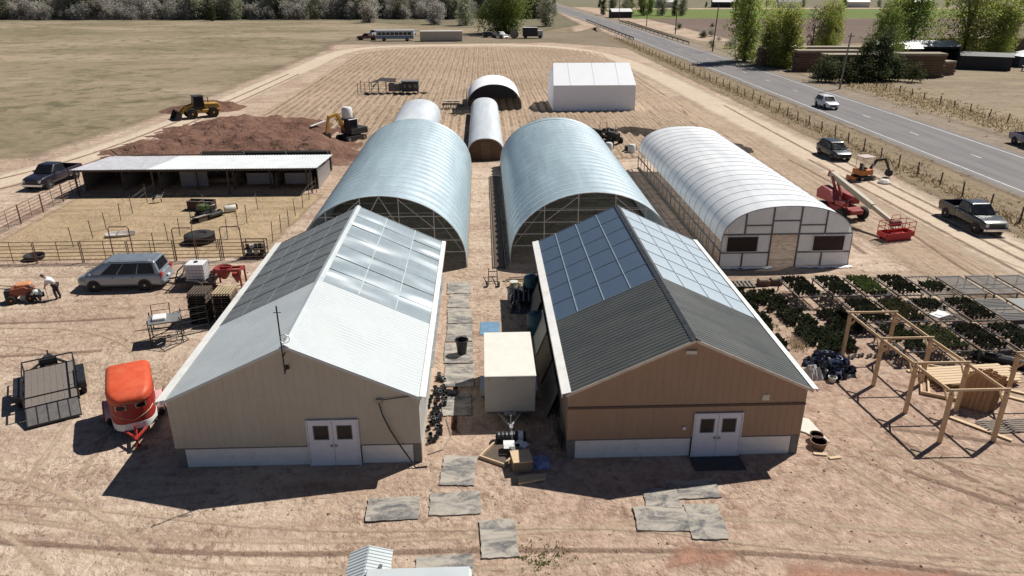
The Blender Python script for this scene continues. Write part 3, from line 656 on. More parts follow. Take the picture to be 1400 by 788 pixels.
tent = thing('storage_tent', 'big white gabled fabric storage tent beyond the tunnels', 'tent', (15.6, 105.5, 0))
part('front_wall', FILM_W, tent, lambda m: m.slab([(-5.72, 0, 0), (5.72, 0, 0), (5.72, .15, 3.45), (-5.72, .15, 3.45)], -.06))
part('roof', FILM_W, tent, lambda m: m.slab([(-5.75, .10, 3.47), (5.75, .10, 3.47), (5.45, 4.6, 6.0), (-5.45, 4.6, 6.0)], .05).slab([(5.75, 9.1, 3.47), (-5.75, 9.1, 3.47), (-5.45, 4.6, 6.0), (5.45, 4.6, 6.0)], .05))
part('back_wall', FILM_W, tent, lambda m: m.b2((-5.72, 9.05, 0), (5.72, 9.11, 3.45)))
for s in (-1, 1): part('gable_wall', FILM_W, tent, lambda m: m.slab([(s*5.72, .07, 0), (s*5.72, 9.04, 0), (s*5.70, 9.0, 3.44), (s*5.43, 4.6, 5.98)], .04*s).slab([(s*5.72, .07, 0), (s*5.43, 4.6, 5.98), (s*5.70, .2, 3.44), (s*5.72, .07, .5)], .04*s))
for x in (-3.4, 0, 3.4): part('seam', M('tent_seam', (.62, .64, .67), .6), tent, lambda m: m.slab([(x-.03, .09, 3.53), (x+.03, .09, 3.53), (x+.03, 4.55, 6.045), (x-.03, 4.55, 6.045)], .012))
# ---------------------------------------------------------------- vehicles
def carpaint(name, col, metal=.3, rough=.32): return M(name, col, rough, metal, var=.08, scale=1.2, coat=.4, dirt=tuple(c*.85+.022 for c in col))
LAMP = M('headlamp_glass', (.55, .57, .6), .15, var=.1)
TAIL = M('tail_lamp', (.35, .02, .015), .25, var=.1)
def wheel_mesh(r, wd, key):
    m = MB(); m.lathe([(r*.55, -wd/2), (r*.93, -wd/2), (r, -wd*.32), (r, wd*.32), (r*.93, wd/2), (r*.55, wd/2)], axis='y', n=18)
    rim = MB(); rim.lathe([(r*.12, -wd*.52), (r*.5, -wd*.42), (r*.58, -wd*.51), (r*.6, -wd*.46), (r*.6, wd*.46), (r*.58, wd*.51), (r*.5, wd*.42), (r*.12, wd*.52)], axis='y', n=14)
    return m.mesh('tyre', RUBBER, True), rim.mesh('rim', M('rim_'+key, {'alloy': (.42, .42, .43), 'dark': (.05, .05, .05), 'white': (.6, .6, .58), 'orange': (.55, .2, .05), 'yellow': (.6, .38, .05)}[key], .35, .6), True)
WM = {}
def wheel(root, x, y, r, wd, key='alloy', rz=0):
    k = (r, wd, key)
    if k not in WM: WM[k] = wheel_mesh(r, wd, key)
    w_ = link('wheel', WM[k][0], root, (x, y, r), rz); link('rim', WM[k][1], w_); return w_
def sect(x, hw, zb, zt, tuck=.93):
    return [(x, -hw*.9, zb), (x, -hw, zb+.14), (x, -hw, zt-.16), (x, -hw*tuck, zt), (x, hw*tuck, zt), (x, hw, zt-.16), (x, hw, zb+.14), (x, hw*.9, zb)]
def bil(q, u, v):
    q = [Vector(p) for p in q]; return (q[0]*(1-u)+q[1]*u)*(1-v)+(q[3]*(1-u)+q[2]*u)*v
def pane_on(m, q, u0, u1, v0, v1, off=.012):
    P4 = [bil(q, u0, v0), bil(q, u1, v0), bil(q, u1, v1), bil(q, u0, v1)]
    nn = (P4[1]-P4[0]).cross(P4[3]-P4[0]).normalized()*off
    m.hexa([p-nn*.5 for p in P4]+[p+nn for p in P4])
def car(name, label, cat, loc, rz, paint, kind, rim='alloy', group=None):
    """x forward, y left; parts: body, cabin, bed, windows, lamps, bumpers, wheels"""
    root = thing(name, label, cat, loc, rz, group)
    if kind == 'pickup':
        L, hw, zb, wr = 2.92, .98, .42, .41; wx = (-1.85, 1.92)
        secs = [sect(-.72, hw, zb, 1.22), sect(.9, hw, zb, 1.22), sect(1.3, hw*.99, zb, 1.20), sect(2.3, hw*.97, zb, 1.14), sect(2.75, hw*.93, zb, 1.06), sect(2.9, hw*.86, zb+.05, .95)]
        cab = (-.70, 1.38, hw*.93, 1.20, -.58, .62, hw*.76, 1.90)
    elif kind == 'van':
        L, hw, zb, wr = 2.55, .98, .28, .34; wx = (-1.45, 1.5)
        secs = [sect(-2.52, hw*.88, .45, .98), sect(-2.38, hw*.97, zb, 1.06), sect(-1., hw, zb, 1.06), sect(1.3, hw, zb, 1.04), sect(1.85, hw*.98, zb, 1.0), sect(2.3, hw*.90, zb, .88), sect(2.52, hw*.74, zb+.1, .74)]
        cab = (-2.44, 2.0, hw*.96, 1.0, -2.15, .75, hw*.80, 1.80)
    else:
        L, hw, zb, wr = 2.3, .94, .30, .35; wx = (-1.35, 1.38)
        secs = [sect(-2.28, hw*.88, .5, 1.0), sect(-2.15, hw*.97, zb, 1.06), sect(-1., hw, zb, 1.06), sect(.9, hw, zb, 1.04), sect(1.3, hw*.98, zb, 1.02), sect(2., hw*.93, zb, .92), sect(2.28, hw*.80, zb+.08, .78)]
        cab = (-2.2, 1.2, hw*.94, 1.02, -1.75, .35, hw*.77, 1.70)
    b = MB(); b.loft(secs); body = b.build('body', paint, root, bevel=.035, seg=2, smooth=True)
    x0, x1, wb, z0, x2, x3, wt, z1 = cab
    C = [(x0, -wb, z0), (x1, -wb, z0), (x1, wb, z0), (x0, wb, z0), (x2, -wt, z1), (x3, -wt, z1), (x3, wt, z1), (x2, wt, z1)]
    c = MB(); xm = (x2+x3)/2
    c.loft([[(x0, -wb, z0), (x0, wb, z0), (x0, wb, z0), (x0, -wb, z0)][:2]+[(x2, wt, z1-.03), (x2, -wt, z1-.03)]], False) if False else c.hexa(C)
    cabin = c.build('cabin', paint, root, bevel=.13, seg=3, smooth=True)
    G = GLASSD; N_ = (0,)
    left = [C[3], C[2], C[6], C[7]]; right = [C[0], C[1], C[5], C[4]]
    def win(q, u0, u1, v0, v1, nm='side_window'):
        m = MB(); pane_on(m, q, u0, u1, v0, v1); m.build(nm, G, root)
    front = [C[1], C[2], C[6], C[5]]; back = [C[3], C[0], C[4], C[7]]
    win(front, .07, .93, .08, .92, 'windscreen'); win(back, .1, .9, .25 if kind != 'pickup' else .15, .88, 'rear_window')
    cuts = {'pickup': ((.07, .40), (.45, .76)), 'van': ((.06, .305), (.32, .575), (.59, .80)), 'suv': ((.08, .28), (.31, .55), (.58, .82))}[kind]
    for u0, u1 in cuts:
        m = MB(); pane_on(m, right, u0, u1, .08, .88); m.build('side_window', G, root)
        q = [left[1], left[0], left[3], left[2]]; m = MB(); pane_on(m, q, 1-u1, 1-u0, .08, .88); m.build('side_window', G, root)
    xr = secs[0][0][0]
    if kind == 'pickup':
        bd = MB(); bd.b2((-2.88, -hw, .5), (-.74, -hw+.1, 1.22)).b2((-2.88, hw-.1, .5), (-.74, hw, 1.22)).b2((-2.88, -hw+.1, .5), (-.74, hw-.1, .72)).b2((-.80, -hw+.1, .72), (-.74, hw-.1, 1.20))
        bd.build('cargo_bed', paint, root, bevel=.02)
        part('bed_liner', BLACKP, root, lambda m: m.b2((-2.76, -hw+.11, .721), (-.81, hw-.11, .735)))
        part('tailgate', paint, root, lambda m: m.b2((-2.93, -hw+.06, .6), (-2.885, hw-.06, 1.2)), bevel=.01)
        for s in (-1, 1): part('tail_light', TAIL, root, lambda m: m.b2((-2.94, s*hw-s*.055, .78), (-2.87, s*(hw+.004), 1.16)))
        part('bumper', CHROME, root, lambda m: m.b2((-3.06, -.9, .46), (-2.9, .9, .62)), bevel=.02)
        part('bumper', CHROME, root, lambda m: m.b2((2.84, -.92, .42), (3.02, .92, .64)), bevel=.03)
        part('grille', BLACK, root, lambda m: [m.b2((2.885, -.56, z), (2.93, .56, z+.10)) for z in (.68, .81)])
        for s in (-1, 1): part('headlight', LAMP, root, lambda m: m.b2((2.80, s*.60, .72), (2.905, s*.84, .96)), bevel=.02)
        zt, xf = 1.22, 2.9
    else:
        for s in (-1, 1):
            part('tail_light', TAIL, root, lambda m: m.b2((-L+.02, s*hw*.66, .82), (-L+.14, s*hw*.95, 1.10)), bevel=.02)
            part('headlight', LAMP, root, lambda m: m.box((L-.30, s*hw*.66, .72), (.26, .28, .12), rz=-s*.5), bevel=.03)
        part('bumper', BLACKP if kind == 'suv' else paint, root, lambda m: m.b2((-L-.06, -hw*.85, .36), (-L+.12, hw*.85, .58)), bevel=.04)
        part('grille', BLACK, root, lambda m: m.b2((L-.10, -.45, .42), (L+.015, .45, .60)), bevel=.02)
        part('licence_plate', WHITE, root, lambda m: m.b2((-L-.075, -.16, .60), (-L-.0, .16, .72)))
        for s in (-1, 1): part('roof_rail', GALV if kind == 'van' else BLACK, root, lambda m: m.tube([(x2+.2, s*wt*.9, z1+.015), (x2+.3, s*wt*.9, z1+.06), (x3-.4, s*wt*.9, z1+.06), (x3-.25, s*wt*.9, z1+.015)], .018, 5))
    for s in (-1, 1):
        part('mirror', paint, root, lambda m: m.box((x1-.42, s*(wb+.12), z0+.12), (.12, .2, .14)), bevel=.03)
        for x in wx:
            part('wheel_arch', BLACK, root, lambda m: m.lathe([(wr*1.20, s*(hw-.10)), (wr*1.20, s*(hw+.004))], (x, 0, wr*1.02), 'y', 18))
            wheel(root, x, s*(hw-.09), wr, .23, rim)
        for x in ((-.2, .62) if kind == 'pickup' else (-.55, .6)):
            part('door_handle', CHROME if kind == 'pickup' else BLACK, root, lambda m: m.box((x-.3, s*(hw+.008), z0-.12), (.15, .03, .03)))
    return root
SILVER = carpaint('silver_blue_paint', (.27, .31, .35), .4)
car('minivan', 'silver blue minivan parked in front of the corral panels', 'car', (-22.0, 43.3, 0), R(182), SILVER, 'van')
NAVY = carpaint('navy_paint', (.012, .011, .022), 0., .38)
car('pickup_truck', 'very dark navy pickup beside the livestock shed', 'truck', (-39.3, 68.4, 0), R(-97), NAVY, 'pickup')
DGREEN = carpaint('dark_green_grey_paint', (.018, .022, .022), 0., .36)
car('pickup_truck', 'dark grey green pickup parked near the roadside fence', 'truck', (37.1, 53.0, 0), R(-90), DGREEN, 'pickup')
car('parked_suv', 'dark grey suv parked by the roadside fence', 'car', (36.6, 76.0, 0), R(-88), carpaint('dark_suv_paint', (.014, .017, .018), 0., .36), 'suv')
car('white_suv', 'small white suv driving along the road', 'car', (49.3, 107, .03), R(-90), carpaint('white_car_paint', (.75, .76, .77), 0.), 'suv')
car('pickup_truck', 'pale lilac pickup on the far shoulder at the right edge', 'truck', (60.6, 79.6, .026), R(-90), carpaint('lilac_paint', (.26, .23, .29), .3), 'pickup')
car('far_car', 'tiny dark car far up the road, on the left lane', 'car', (41.0, 520, .03), R(-88), carpaint('far_car_paint', (.05, .06, .1), .2), 'suv')
car('far_car', 'tiny dark van far up the road, on the right lane', 'car', (44.5, 505, .03), R(88), carpaint('far_car_paint2', (.03, .03, .04), .2), 'van')

# ---------------------------------------------------------------- horse trailer
RED = M('trailer_red', (.33, .022, .02), .5, var=.2, scale=2., dirt=(.30, .12, .08)); ORANGE = M('trailer_orange', (.60, .085, .028), .6, var=.14, scale=1.6, dirt=(.52, .17, .09))
CREAMT = M('cream_trim', (.62, .50, .30), .5)
ht = thing('horse_trailer', 'round nosed red horse trailer with orange roof and white lower band', 'trailer', (-14.92, 27.75, 0), R(24))
# x = width, y = length (nose at -y)
def hsec(y, hw, z0, z1, rr):
    P_ = [(-hw, y, z0), (-hw, y, z1-rr)]
    for k in range(1, 4): a = math.pi/2*k/4; P_.append((-hw+rr*(1-math.cos(a)), y, z1-rr+rr*math.sin(a)))
    P_ += [(-hw+rr, y, z1), (hw-rr, y, z1)]
    for k in range(1, 4): a = math.pi/2*(1-k/4); P_.append((hw-rr*(1-math.cos(a)), y, z1-rr+rr*math.sin(a)))
    return P_+[(hw, y, z1-rr), (hw, y, z0)]
ST = [(-1.42, .34), (-1.38, .50), (-1.25, .66), (-1.0, .78), (-.6, .84), (1.45, .84)]
part('body', RED, ht, lambda m: m.loft([hsec(y, h_, .78, 1.86+.05*min(1, (y+1.42)), .10) for y, h_ in ST]), smooth=True)
part('lower_band', WHITE, ht, lambda m: m.loft([hsec(y*1.004, h_+.008, .50, .80, .02) for y, h_ in ST]), smooth=True)
part('roof', ORANGE, ht, lambda m: m.loft([hsec(-1.50, .42, 1.80, 1.92, .1), hsec(-1.42, .58, 1.78, 2.02, .14), hsec(-1.22, .74, 1.77, 2.12, .2), hsec(-.9, .84, 1.77, 2.2, .24), hsec(-.5, .87, 1.77, 2.22, .26), hsec(1.3, .87, 1.77, 2.22, .26), hsec(1.5, .85, 1.78, 2.14, .24)]), smooth=True)
def nose_pt(x, z, off=.0):   # a point on the rounded nose
    for i in range(len(ST)-1):
        if ST[i][1] <= abs(x) <= ST[i+1][1]:
            f = (abs(x)-ST[i][1])/(ST[i+1][1]-ST[i][1]); return (x, ST[i][0]+f*(ST[i+1][0]-ST[i][0])-off, z)
    return (x, ST[0][0]-off, z)
part('trim_line', CREAMT, ht, lambda m: m.tube([nose_pt(-.8+.1*k, 1.72-.0*abs(k-8), .012) for k in range(17)], .014, 4))
part('trim_line', CREAMT, ht, lambda m: m.tube([nose_pt(-.78+.065*k, 1.28-.36*(k/12), .012) for k in range(13)]+[nose_pt(.065*k, .92+.36*(k/12), .012) for k in range(1, 13)], .014, 4))
for x in (-.38, .36):
    wf = part('window_frame', CREAMT, ht, lambda m: m.slab([nose_pt(x-.2, 1.44, .004), nose_pt(x+.2, 1.44, .004), nose_pt(x+.2, 1.66, .004), nose_pt(x-.2, 1.66, .004)], .025))
    part('window_glass', GLASSD, wf, lambda m: m.slab([nose_pt(x-.16, 1.475, .03), nose_pt(x+.16, 1.475, .03), nose_pt(x+.16, 1.625, .03), nose_pt(x-.16, 1.625, .03)], .012))
for s in (-1, 1):
    fp = [(.86*s, 0.62+.62*math.cos(a), .34+.58*math.sin(a)) for a in [math.pi*k/12 for k in range(13)]]
    part('fender', M('fender_pink_white', (.62, .40, .38), .45, var=.2, scale=3.), ht, lambda m: m.loft([[(x+.0, y, z), (x+.30*s, y, z), (x+.30*s, .62+(y-.62)*.92, .34+(z-.34)*.92), (x, .62+(y-.62)*.92, .34+(z-.34)*.92)] for x, y, z in fp]), smooth=True)
    part('fender_edge', RED, ht, lambda m: m.tube([(x+.31*s, y, z) for x, y, z in fp], .025, 5))
    for y in (.3, .95): wheel(ht, s*1.0, y, .32, .2, 'white', R(90))
part('tongue', RED, ht, lambda m: m.bar((-.5, -1.2, .48), (0, -2.15, .48), .08).bar((.5, -1.2, .48), (0, -2.15, .48), .08).bar((0, -1.3, .48), (0, -2.3, .48), .09))
part('jack', RED, ht, lambda m: m.tube([(0, -1.95, .0), (0, -1.95, .95)], .035, 7).box((0, -1.95, .02), (.2, .2, .04)).bar((0, -1.95, .95), (.18, -1.95, .95), .03))
part('hitch_block', OLDWOOD, ht, lambda m: m.b2((-.2, -2.35, 0), (.35, -2.15, .1)))
part('axle', BLACK, ht, lambda m: m.bar((-.9, .3, .33), (.9, .3, .33), .07).bar((-.9, .95, .33), (.9, .95, .33), .07).b2((-.8, -1.1, .44), (.8, 1.4, .50)))

# ---------------------------------------------------------------- utility trailer
ut = thing('utility_trailer', 'black open utility trailer with folded ramp gate and grey deck', 'trailer', (-19.7, 30.2, 0), R(29))
DECK = M('trailer_deck', (.17, .145, .125), .85, var=.2, scale=4., stretch=(8, 1, 1)); RAMP = M('ramp_sheet', (.135, .125, .12), .6, .2, var=.2, scale=3.)
for k in range(8): part('deck_board', DECK, ut, lambda m: m.b2((-.99+k*.248, -1.75, .5), (-.99+k*.248+.24, 2.0, .545)))
part('frame', BLACK, ut, lambda m: m.b2((-1.06, -1.8, .38), (-1.0, 2.05, .56)).b2((1.0, -1.8, .38), (1.06, 2.05, .56)).b2((-1.0, -1.8, .38), (1.0, -1.75, .499)).b2((-1.0, 2.0, .38), (1.0, 2.05, .56)))
part('rail', BLACK, ut, lambda m: (m.bar((-1.03, -1.78, .98), (-1.03, 2.03, .98), .05), m.bar((1.03, -1.78, .98), (1.03, 2.03, .98), .05), m.bar((-1.03, 2.03, .98), (1.03, 2.03, .98), .05), m.bar((-1.03, -1.78, .98), (1.03, -1.78, .98), .05)))
for x, y in [(s*1.03, y) for s in (-1, 1) for y in (-1.77, -.5, .8, 2.02)]+[(-.35, 2.03), (.35, 2.03)]: part('stake', BLACK, ut, lambda m: m.bar((x, y, .56), (x, y, .97), .045))
gate = part('ramp_gate', BLACK, ut, lambda m: [m.bar((x, -1.85, .5), (x, -2.75, .12), .05) for x in (-1, -.6, -.2, .2, .6, 1)]+[m.bar((-1, -2.75, .12), (1, -2.75, .12), .05)])
for k in range(5): part('ramp_panel', RAMP, gate, lambda m: m.slab([(-.97+.4*k, -1.86, .53), (-.63+.4*k, -1.86, .53), (-.63+.4*k, -2.74, .16), (-.97+.4*k, -2.74, .16)], .02))
for s in (-1, 1):
    for y in (-.42, .42): wheel(ut, s*1.24, y, .36, .22, 'dark', R(90))
    part('fender', BLACK, ut, lambda m: m.b2((s*1.08, -.9, .74), (s*1.40, .9, .78)).b2((s*1.08, -1.0, .5), (s*1.40, -.9, .76)).b2((s*1.08, .9, .5), (s*1.40, 1.0, .76)))
part('tongue', BLACK, ut, lambda m: m.bar((-.8, 2.05, .46), (0, 3.3, .46), .09).bar((.8, 2.05, .46), (0, 3.3, .46), .09).box((0, 3.35, .48), (.15, .3, .1)))
part('tongue_box', BLACKP, ut, lambda m: m.prism([(-.35, 2.15), (.35, 2.15), (.12, 2.7), (-.12, 2.7)], .52, .85, 'z'))
part('jack', BLACK, ut, lambda m: m.tube([(0, 3.1, 0), (0, 3.1, .9)], .035, 6)); part('axle', BLACK, ut, lambda m: m.bar((-1.2, -.42, .37), (1.2, -.42, .37), .07).bar((-1.2, .42, .37), (1.2, .42, .37), .07))

# ---------------------------------------------------------------- white cargo trailer in the aisle
ct = thing('cargo_trailer', 'cream white enclosed cargo trailer between the two buildings', 'trailer', (.98, 27.2, 0))
part('body', M('trailer_side_cream', (.47, .455, .395), .5, var=.06, dirt=(.38, .35, .29)), ct, lambda m: m.b2((-1.06, 0, .42), (1.06, 4.1, 2.16)), bevel=.03)
part('roof', M('trailer_roof_white', (.72, .70, .62), .45, var=.04), ct, lambda m: m.b2((-1.09, -.03, 2.165), (1.09, 4.13, 2.22)), bevel=.02)
for s in (-1, 1):
    part('corner_trim', GALV, ct, lambda m: m.b2((s*1.065, -.012, .42), (s*1.03, -.0005, 2.14)))
    part('fender', GALV, ct, lambda m: m.b2((s*1.065, 1.5, .66), (s*1.28, 2.7, .70)).b2((s*1.065, 1.42, .4), (s*1.28, 1.5, .68)).b2((s*1.065, 2.7, .4), (s*1.28, 2.78, .68)))
    wheel(ct, s*1.14, 2.1, .32, .2, 'white', R(90))
SEAM = M('seam_dark', (.20, .19, .165), .6)
for x in (-.9, -.12, 0, .12, .9): part('marker_lamp', M('amber_lamp', (.5, .2, .03), .4), ct, lambda m: m.b2((x-.03, -.05, 2.06), (x+.03, -.031, 2.09)))
part('stone_guard', GALV, ct, lambda m: m.b2((-.25, -.16, .36), (.25, -.002, .52))); part('marker_strip', GREYP, ct, lambda m: m.b2((-1.02, -.01, .43), (1.02, -.0015, .50)))
part('tongue', GALV, ct, lambda m: m.bar((-.5, .1, .38), (0, -1.0, .38), .08).bar((.5, .1, .38), (0, -1.0, .38), .08).box((0, -1.05, .40), (.14, .26, .1)))
part('jack', GALV, ct, lambda m: m.tube([(0, -.8, 0), (0, -.8, .8)], .03, 6)); part('axle', BLACK, ct, lambda m: m.bar((-1.1, 2.1, .33), (1.1, 2.1, .33), .07).b2((-.95, .1, .34), (.95, 4.0, .415)))

# ---------------------------------------------------------------- white rooftops at the bottom edge of the view
wr = thing('camper_trailer', 'white camper roof cut off by the bottom edge of the picture', 'trailer', (-1.95, 14.6, 0))
part('body', WHITE, wr, lambda m: m.b2((-1.5, -3.3, .5), (1.45, 1.72, 2.3)), bevel=.12, seg=3); part('roof', ROOFW, wr, lambda m: m.b2((-1.46, -3.25, 2.301), (1.40, 1.67, 2.36)), bevel=.02)
for s in (-1.3, 1.25): wheel(wr, s, -.8, .34, .2, 'white', R(90))
part('roof_vent', WHITE, wr, lambda m: m.b2((.3, -.4, 2.36), (.75, .05, 2.48)), bevel=.03); part('undercarriage', BLACK, wr, lambda m: m.b2((-1.2, -3.1, .3), (1.2, 1.5, .499)).bar((-1.2, -.8, .34), (1.2, -.8, .34), .08))
wb_ = thing('ribbed_white_hutch', 'small white hutch with ribbed peaked roof at the bottom edge', 'hutch', (-3.45, 16.75, 0))
part('body', WHITE, wb_, lambda m: m.prism([(-.55, 0), (.55, 0), (.55, 1.96), (-.05, 2.14), (-.55, 1.90)], -.6, .55, 'y'))
part('roof_sheet', ROOFW, wb_, lambda m: (corrugated(m, (-.06, 2.2), (-.63, 1.94), -.68, .62, .13, .02), corrugated(m, (-.04, 2.2), (.63, 2.0), -.68, .62, .13, .02)))
part('vent_hole', BLACKP, wb_, lambda m: m.box((.36, -.2, 2.13), (.09, .16, .09), rx=.3, ry=.3)); part('post', RUST, wb_, lambda m: m.bar((-.74, -.35, 0), (-.74, -.35, 2.02), .05))

# ---------------------------------------------------------------- boom lift
LIFTR = M('faded_lift_red', (.30, .045, .045), .55, var=.2, scale=3., dirt=(.34, .12, .10)); BEIGE = M('lift_boom_beige', (.36, .31, .22), .55, var=.12, scale=2., dirt=(.26, .21, .15)); BRIGHTR = M('basket_red', (.45, .02, .025), .45, var=.12)
bl = thing('boom_lift', 'faded red boom lift with beige boom lowered to a bright red basket', 'lift', (28.2, 55.6, 0), R(-76))
part('chassis', LIFTR, bl, lambda m: m.b2((-1.3, -.75, .55), (1.3, .75, .98)).b2((1.3, -.55, .6), (1.75, .55, .95)), bevel=.04)
for x in (-1.15, 1.15):
    for s in (-1, 1): wheel(bl, x, s*1.0, .52, .38, 'dark')
part('axle', BLACK, bl, lambda m: m.bar((-1.15, -.9, .5), (-1.15, .9, .5), .16).bar((1.15, -.9, .5), (1.15, .9, .5), .16))
part('turntable', BLACK, bl, lambda m: m.lathe([(.6, .98), (.6, 1.12)], (0, 0, 0), 'z', 18))
part('counterweight', LIFTR, bl, lambda m: m.prism([(-1.95, 1.15), (-.2, 1.13), (.2, 1.3), (-.5, 2.05), (-1.5, 2.2), (-2.0, 1.8)], -1.05, -.32, 'y').prism([(-1.9, 1.15), (.7, 1.13), (.7, 1.7), (-.4, 1.75), (-1.9, 1.75)], .32, .95, 'y'), bevel=.06, seg=2)
part('engine_cover', LIFTR, bl, lambda m: m.b2((.2, -1.0, 1.13), (1.2, -.4, 1.5)), bevel=.05)
b0, b1 = Vector((-1.9, 0, 3.0)), Vector((5.05, .05, 1.15))
part('boom', BEIGE, bl, lambda m: m.bar(b0, b0+(b1-b0)*.72, .34, .42)); part('boom_inner', BEIGE, bl, lambda m: m.bar(b0+(b1-b0)*.6, b1, .24, .30)); part('boom_end', LIFTR, bl, lambda m: m.bar(b0-(b1-b0).normalized()*.12, b0+(b1-b0).normalized()*.05, .40, .5))
part('mast_arm', LIFTR, bl, lambda m: m.bar((-.3, -.2, 1.13), (-1.5, -.2, 2.85), .12, .2).bar((-.3, .2, 1.13), (-1.5, .2, 2.85), .12, .2)); part('lift_ram', CHROME, bl, lambda m: m.tube([(.5, 0, 1.3), (1.3, 0, 2.05)], .06, 8))
part('jib', BEIGE, bl, lambda m: m.bar((5.05, 0, 1.12), (5.45, 0, .6), .14, .18))
bk = part('basket_floor', BRIGHTR, bl, lambda m: m.b2((5.3, -1.2, .28), (6.3, 1.2, .36)).b2((5.3, -1.2, .36), (5.34, 1.2, .62)).b2((6.26, -1.2, .36), (6.3, 1.2, .62)).b2((5.3, -1.2, .36), (6.3, -1.16, .62)).b2((5.3, 1.16, .36), (6.3, 1.2, .62)))
for z in (.95, 1.35): part('basket_rail', BRIGHTR, bl, lambda m: m.tube([(5.32, -1.18, z), (6.28, -1.18, z), (6.28, 1.18, z), (5.32, 1.18, z), (5.32, -1.18, z)], .028, 5))
for x, y in [(x, y) for x in (5.32, 6.28) for y in (-1.18, -.6, 0, .6, 1.18)]: part('basket_post', BRIGHTR, bl, lambda m: m.tube([(x, y, .6), (x, y, 1.35)], .024, 5))
part('control_box', M('dark_red_box', (.12, .02, .02), .6), bl, lambda m: m.b2((5.4, -.35, .95), (5.75, .4, 1.3))); part('top_bow', BRIGHTR, bl, lambda m: m.tube([(5.5, -.4, 1.35), (5.5, -.3, 1.72), (5.5, .4, 1.72), (5.5, .5, 1.35)], .025, 5))
part('basket_foot', BRIGHTR, bl, lambda m: m.b2((5.35, -1.0, 0), (5.45, 1.0, .279)).b2((6.15, -1.0, 0), (6.25, 1.0, .279)))

# ---------------------------------------------------------------- earth movers
YEL = M('machine_yellow', (.50, .27, .03), .5, var=.15, scale=2.5, dirt=(.34, .2, .09)); DUSTY = M('dusty_black', (.03, .028, .027), .65, var=.3, scale=3., dirt=(.10, .075, .055)); ORG = M('machine_orange', (.50, .17, .03), .5, var=.15, dirt=(.35, .17, .08))
wl = thing('wheel_loader', 'yellow articulated wheel loader with dark bucket beside the dirt mound', 'loader', (-37.9, 102.4, 0), R(-146)); wl.scale = (.86, .86, .9)
part('rear_frame', YEL, wl, lambda m: m.b2((-3.2, -1.0, .8), (-.4, 1.0, 1.25)).prism([(-3.2, 1.25), (-.9, 1.25), (-.9, 2.1), (-2.9, 2.0), (-3.2, 1.7)], -.75, .75, 'y'), bevel=.06)
part('front_frame', YEL, wl, lambda m: m.b2((-.2, -.7, .8), (1.7, .7, 1.5)), bevel=.05)
cb = part('cab', DUSTY, wl, lambda m: m.hexa([(-.95, -.8, 1.25), (.75, -.8, 1.25), (.75, .8, 1.25), (-.95, .8, 1.25), (-.85, -.75, 3.1), (.5, -.75, 3.1), (.5, .75, 3.1), (-.85, .75, 3.1)]), bevel=.04)
part('cab_roof', DUSTY, wl, lambda m: m.b2((-1.0, -.85, 3.11), (.65, .85, 3.22)), bevel=.03)
part('cab_window', GLASSD, cb, lambda m: m.slab([(.745, -.68, 1.6), (.745, .68, 1.6), (.56, .62, 3.0), (.56, -.62, 3.0)], .02))
for s in (-1, 1): part('cab_window', GLASSD, cb, lambda m: m.b2((-.75, s*.785, 1.7), (.5, s*.805, 2.95)))
for x in (-2.0, 1.15):
    for s in (-1, 1): wheel(wl, x, s*1.05, .78, .55, 'yellow')
for s in (-1, 1): part('lift_arm', YEL, wl, lambda m: m.bar((.5, s*.55, 2.0), (1.9, s*.55, 1.6), .16, .3).bar((1.9, s*.55, 1.6), (2.9, s*.55, .6), .16, .3))
part('bucket', DUSTY, wl, lambda m: m.prism([(2.8, .15), (4.0, .06), (4.02, .12), (3.0, .35), (2.95, .9), (3.3, 1.35), (3.2, 1.4), (2.75, 1.0)], -1.4, 1.4, 'y')); [part('bucket_side', DUSTY, wl, lambda m: m.prism([(2.8, .15), (4.0, .06), (3.3, 1.38), (2.75, 1.0)], yy-.02, yy+.02, 'y')) for yy in (-1.4, 1.4)]
part('exhaust', BLACK, wl, lambda m: m.tube([(-1.6, .3, 2.0), (-1.6, .3, 2.9)], .06, 7))
def tracks(root, hl, hw, tw, h, mat):
    for s in (-1, 1):
        P_ = [(-hl, h*.5), (-hl*.92, h*.12), (-hl*.8, 0), (hl*.8, 0), (hl*.92, h*.12), (hl, h*.5), (hl*.92, h*.88), (hl*.8, h), (-hl*.8, h), (-hl*.92, h*.88)]
        tr = part('track', mat, root, lambda m: m.prism(P_, s*hw-tw/2, s*hw+tw/2, 'y'))
        for x in (-hl*.75, hl*.75): part('track_wheel', STEEL, tr, lambda m: m.lathe([(h*.3, s*(hw+tw/2+.004)), (h*.3, s*(hw+tw/2+.03))], (x, 0, h*.5), 'y', 10))
ex = thing('excavator', 'black tracked excavator digging at the dirt mound', 'excavator', (-15.2, 86.9, 0), R(228))
tracks(ex, 1.45, .85, .42, .62, DUSTY)
part('undercarriage', DUSTY, ex, lambda m: m.b2((-.9, -.65, .2), (.9, .65, .72))); part('house', DUSTY, ex, lambda m: m.b2((-1.75, -.95, .74), (.7, .95, 1.45)), bevel=.08, seg=2)
cb = part('cab', BLACK, ex, lambda m: m.b2((-.35, .0, 1.45), (.95, .93, 2.55)), bevel=.06); part('cab_window', GLASSD, cb, lambda m: m.b2((.93, .08, 1.55), (.965, .85, 2.45))); part('cab_window', GLASSD, cb, lambda m: m.b2((-.2, .91, 1.7), (.8, .945, 2.45)))
part('boom', YEL, ex, lambda m: m.bar((.6, -.25, 1.2), (1.6, -.25, 3.1), .26, .36).bar((1.6, -.25, 3.1), (2.8, -.25, 2.9), .24, .32)); part('stick', YEL, ex, lambda m: m.bar((2.7, -.25, 3.1), (3.2, -.25, 1.2), .2, .28)); part('ram', CHROME, ex, lambda m: m.tube([(1.0, -.25, 1.4), (1.9, -.25, 2.7)], .05, 6))
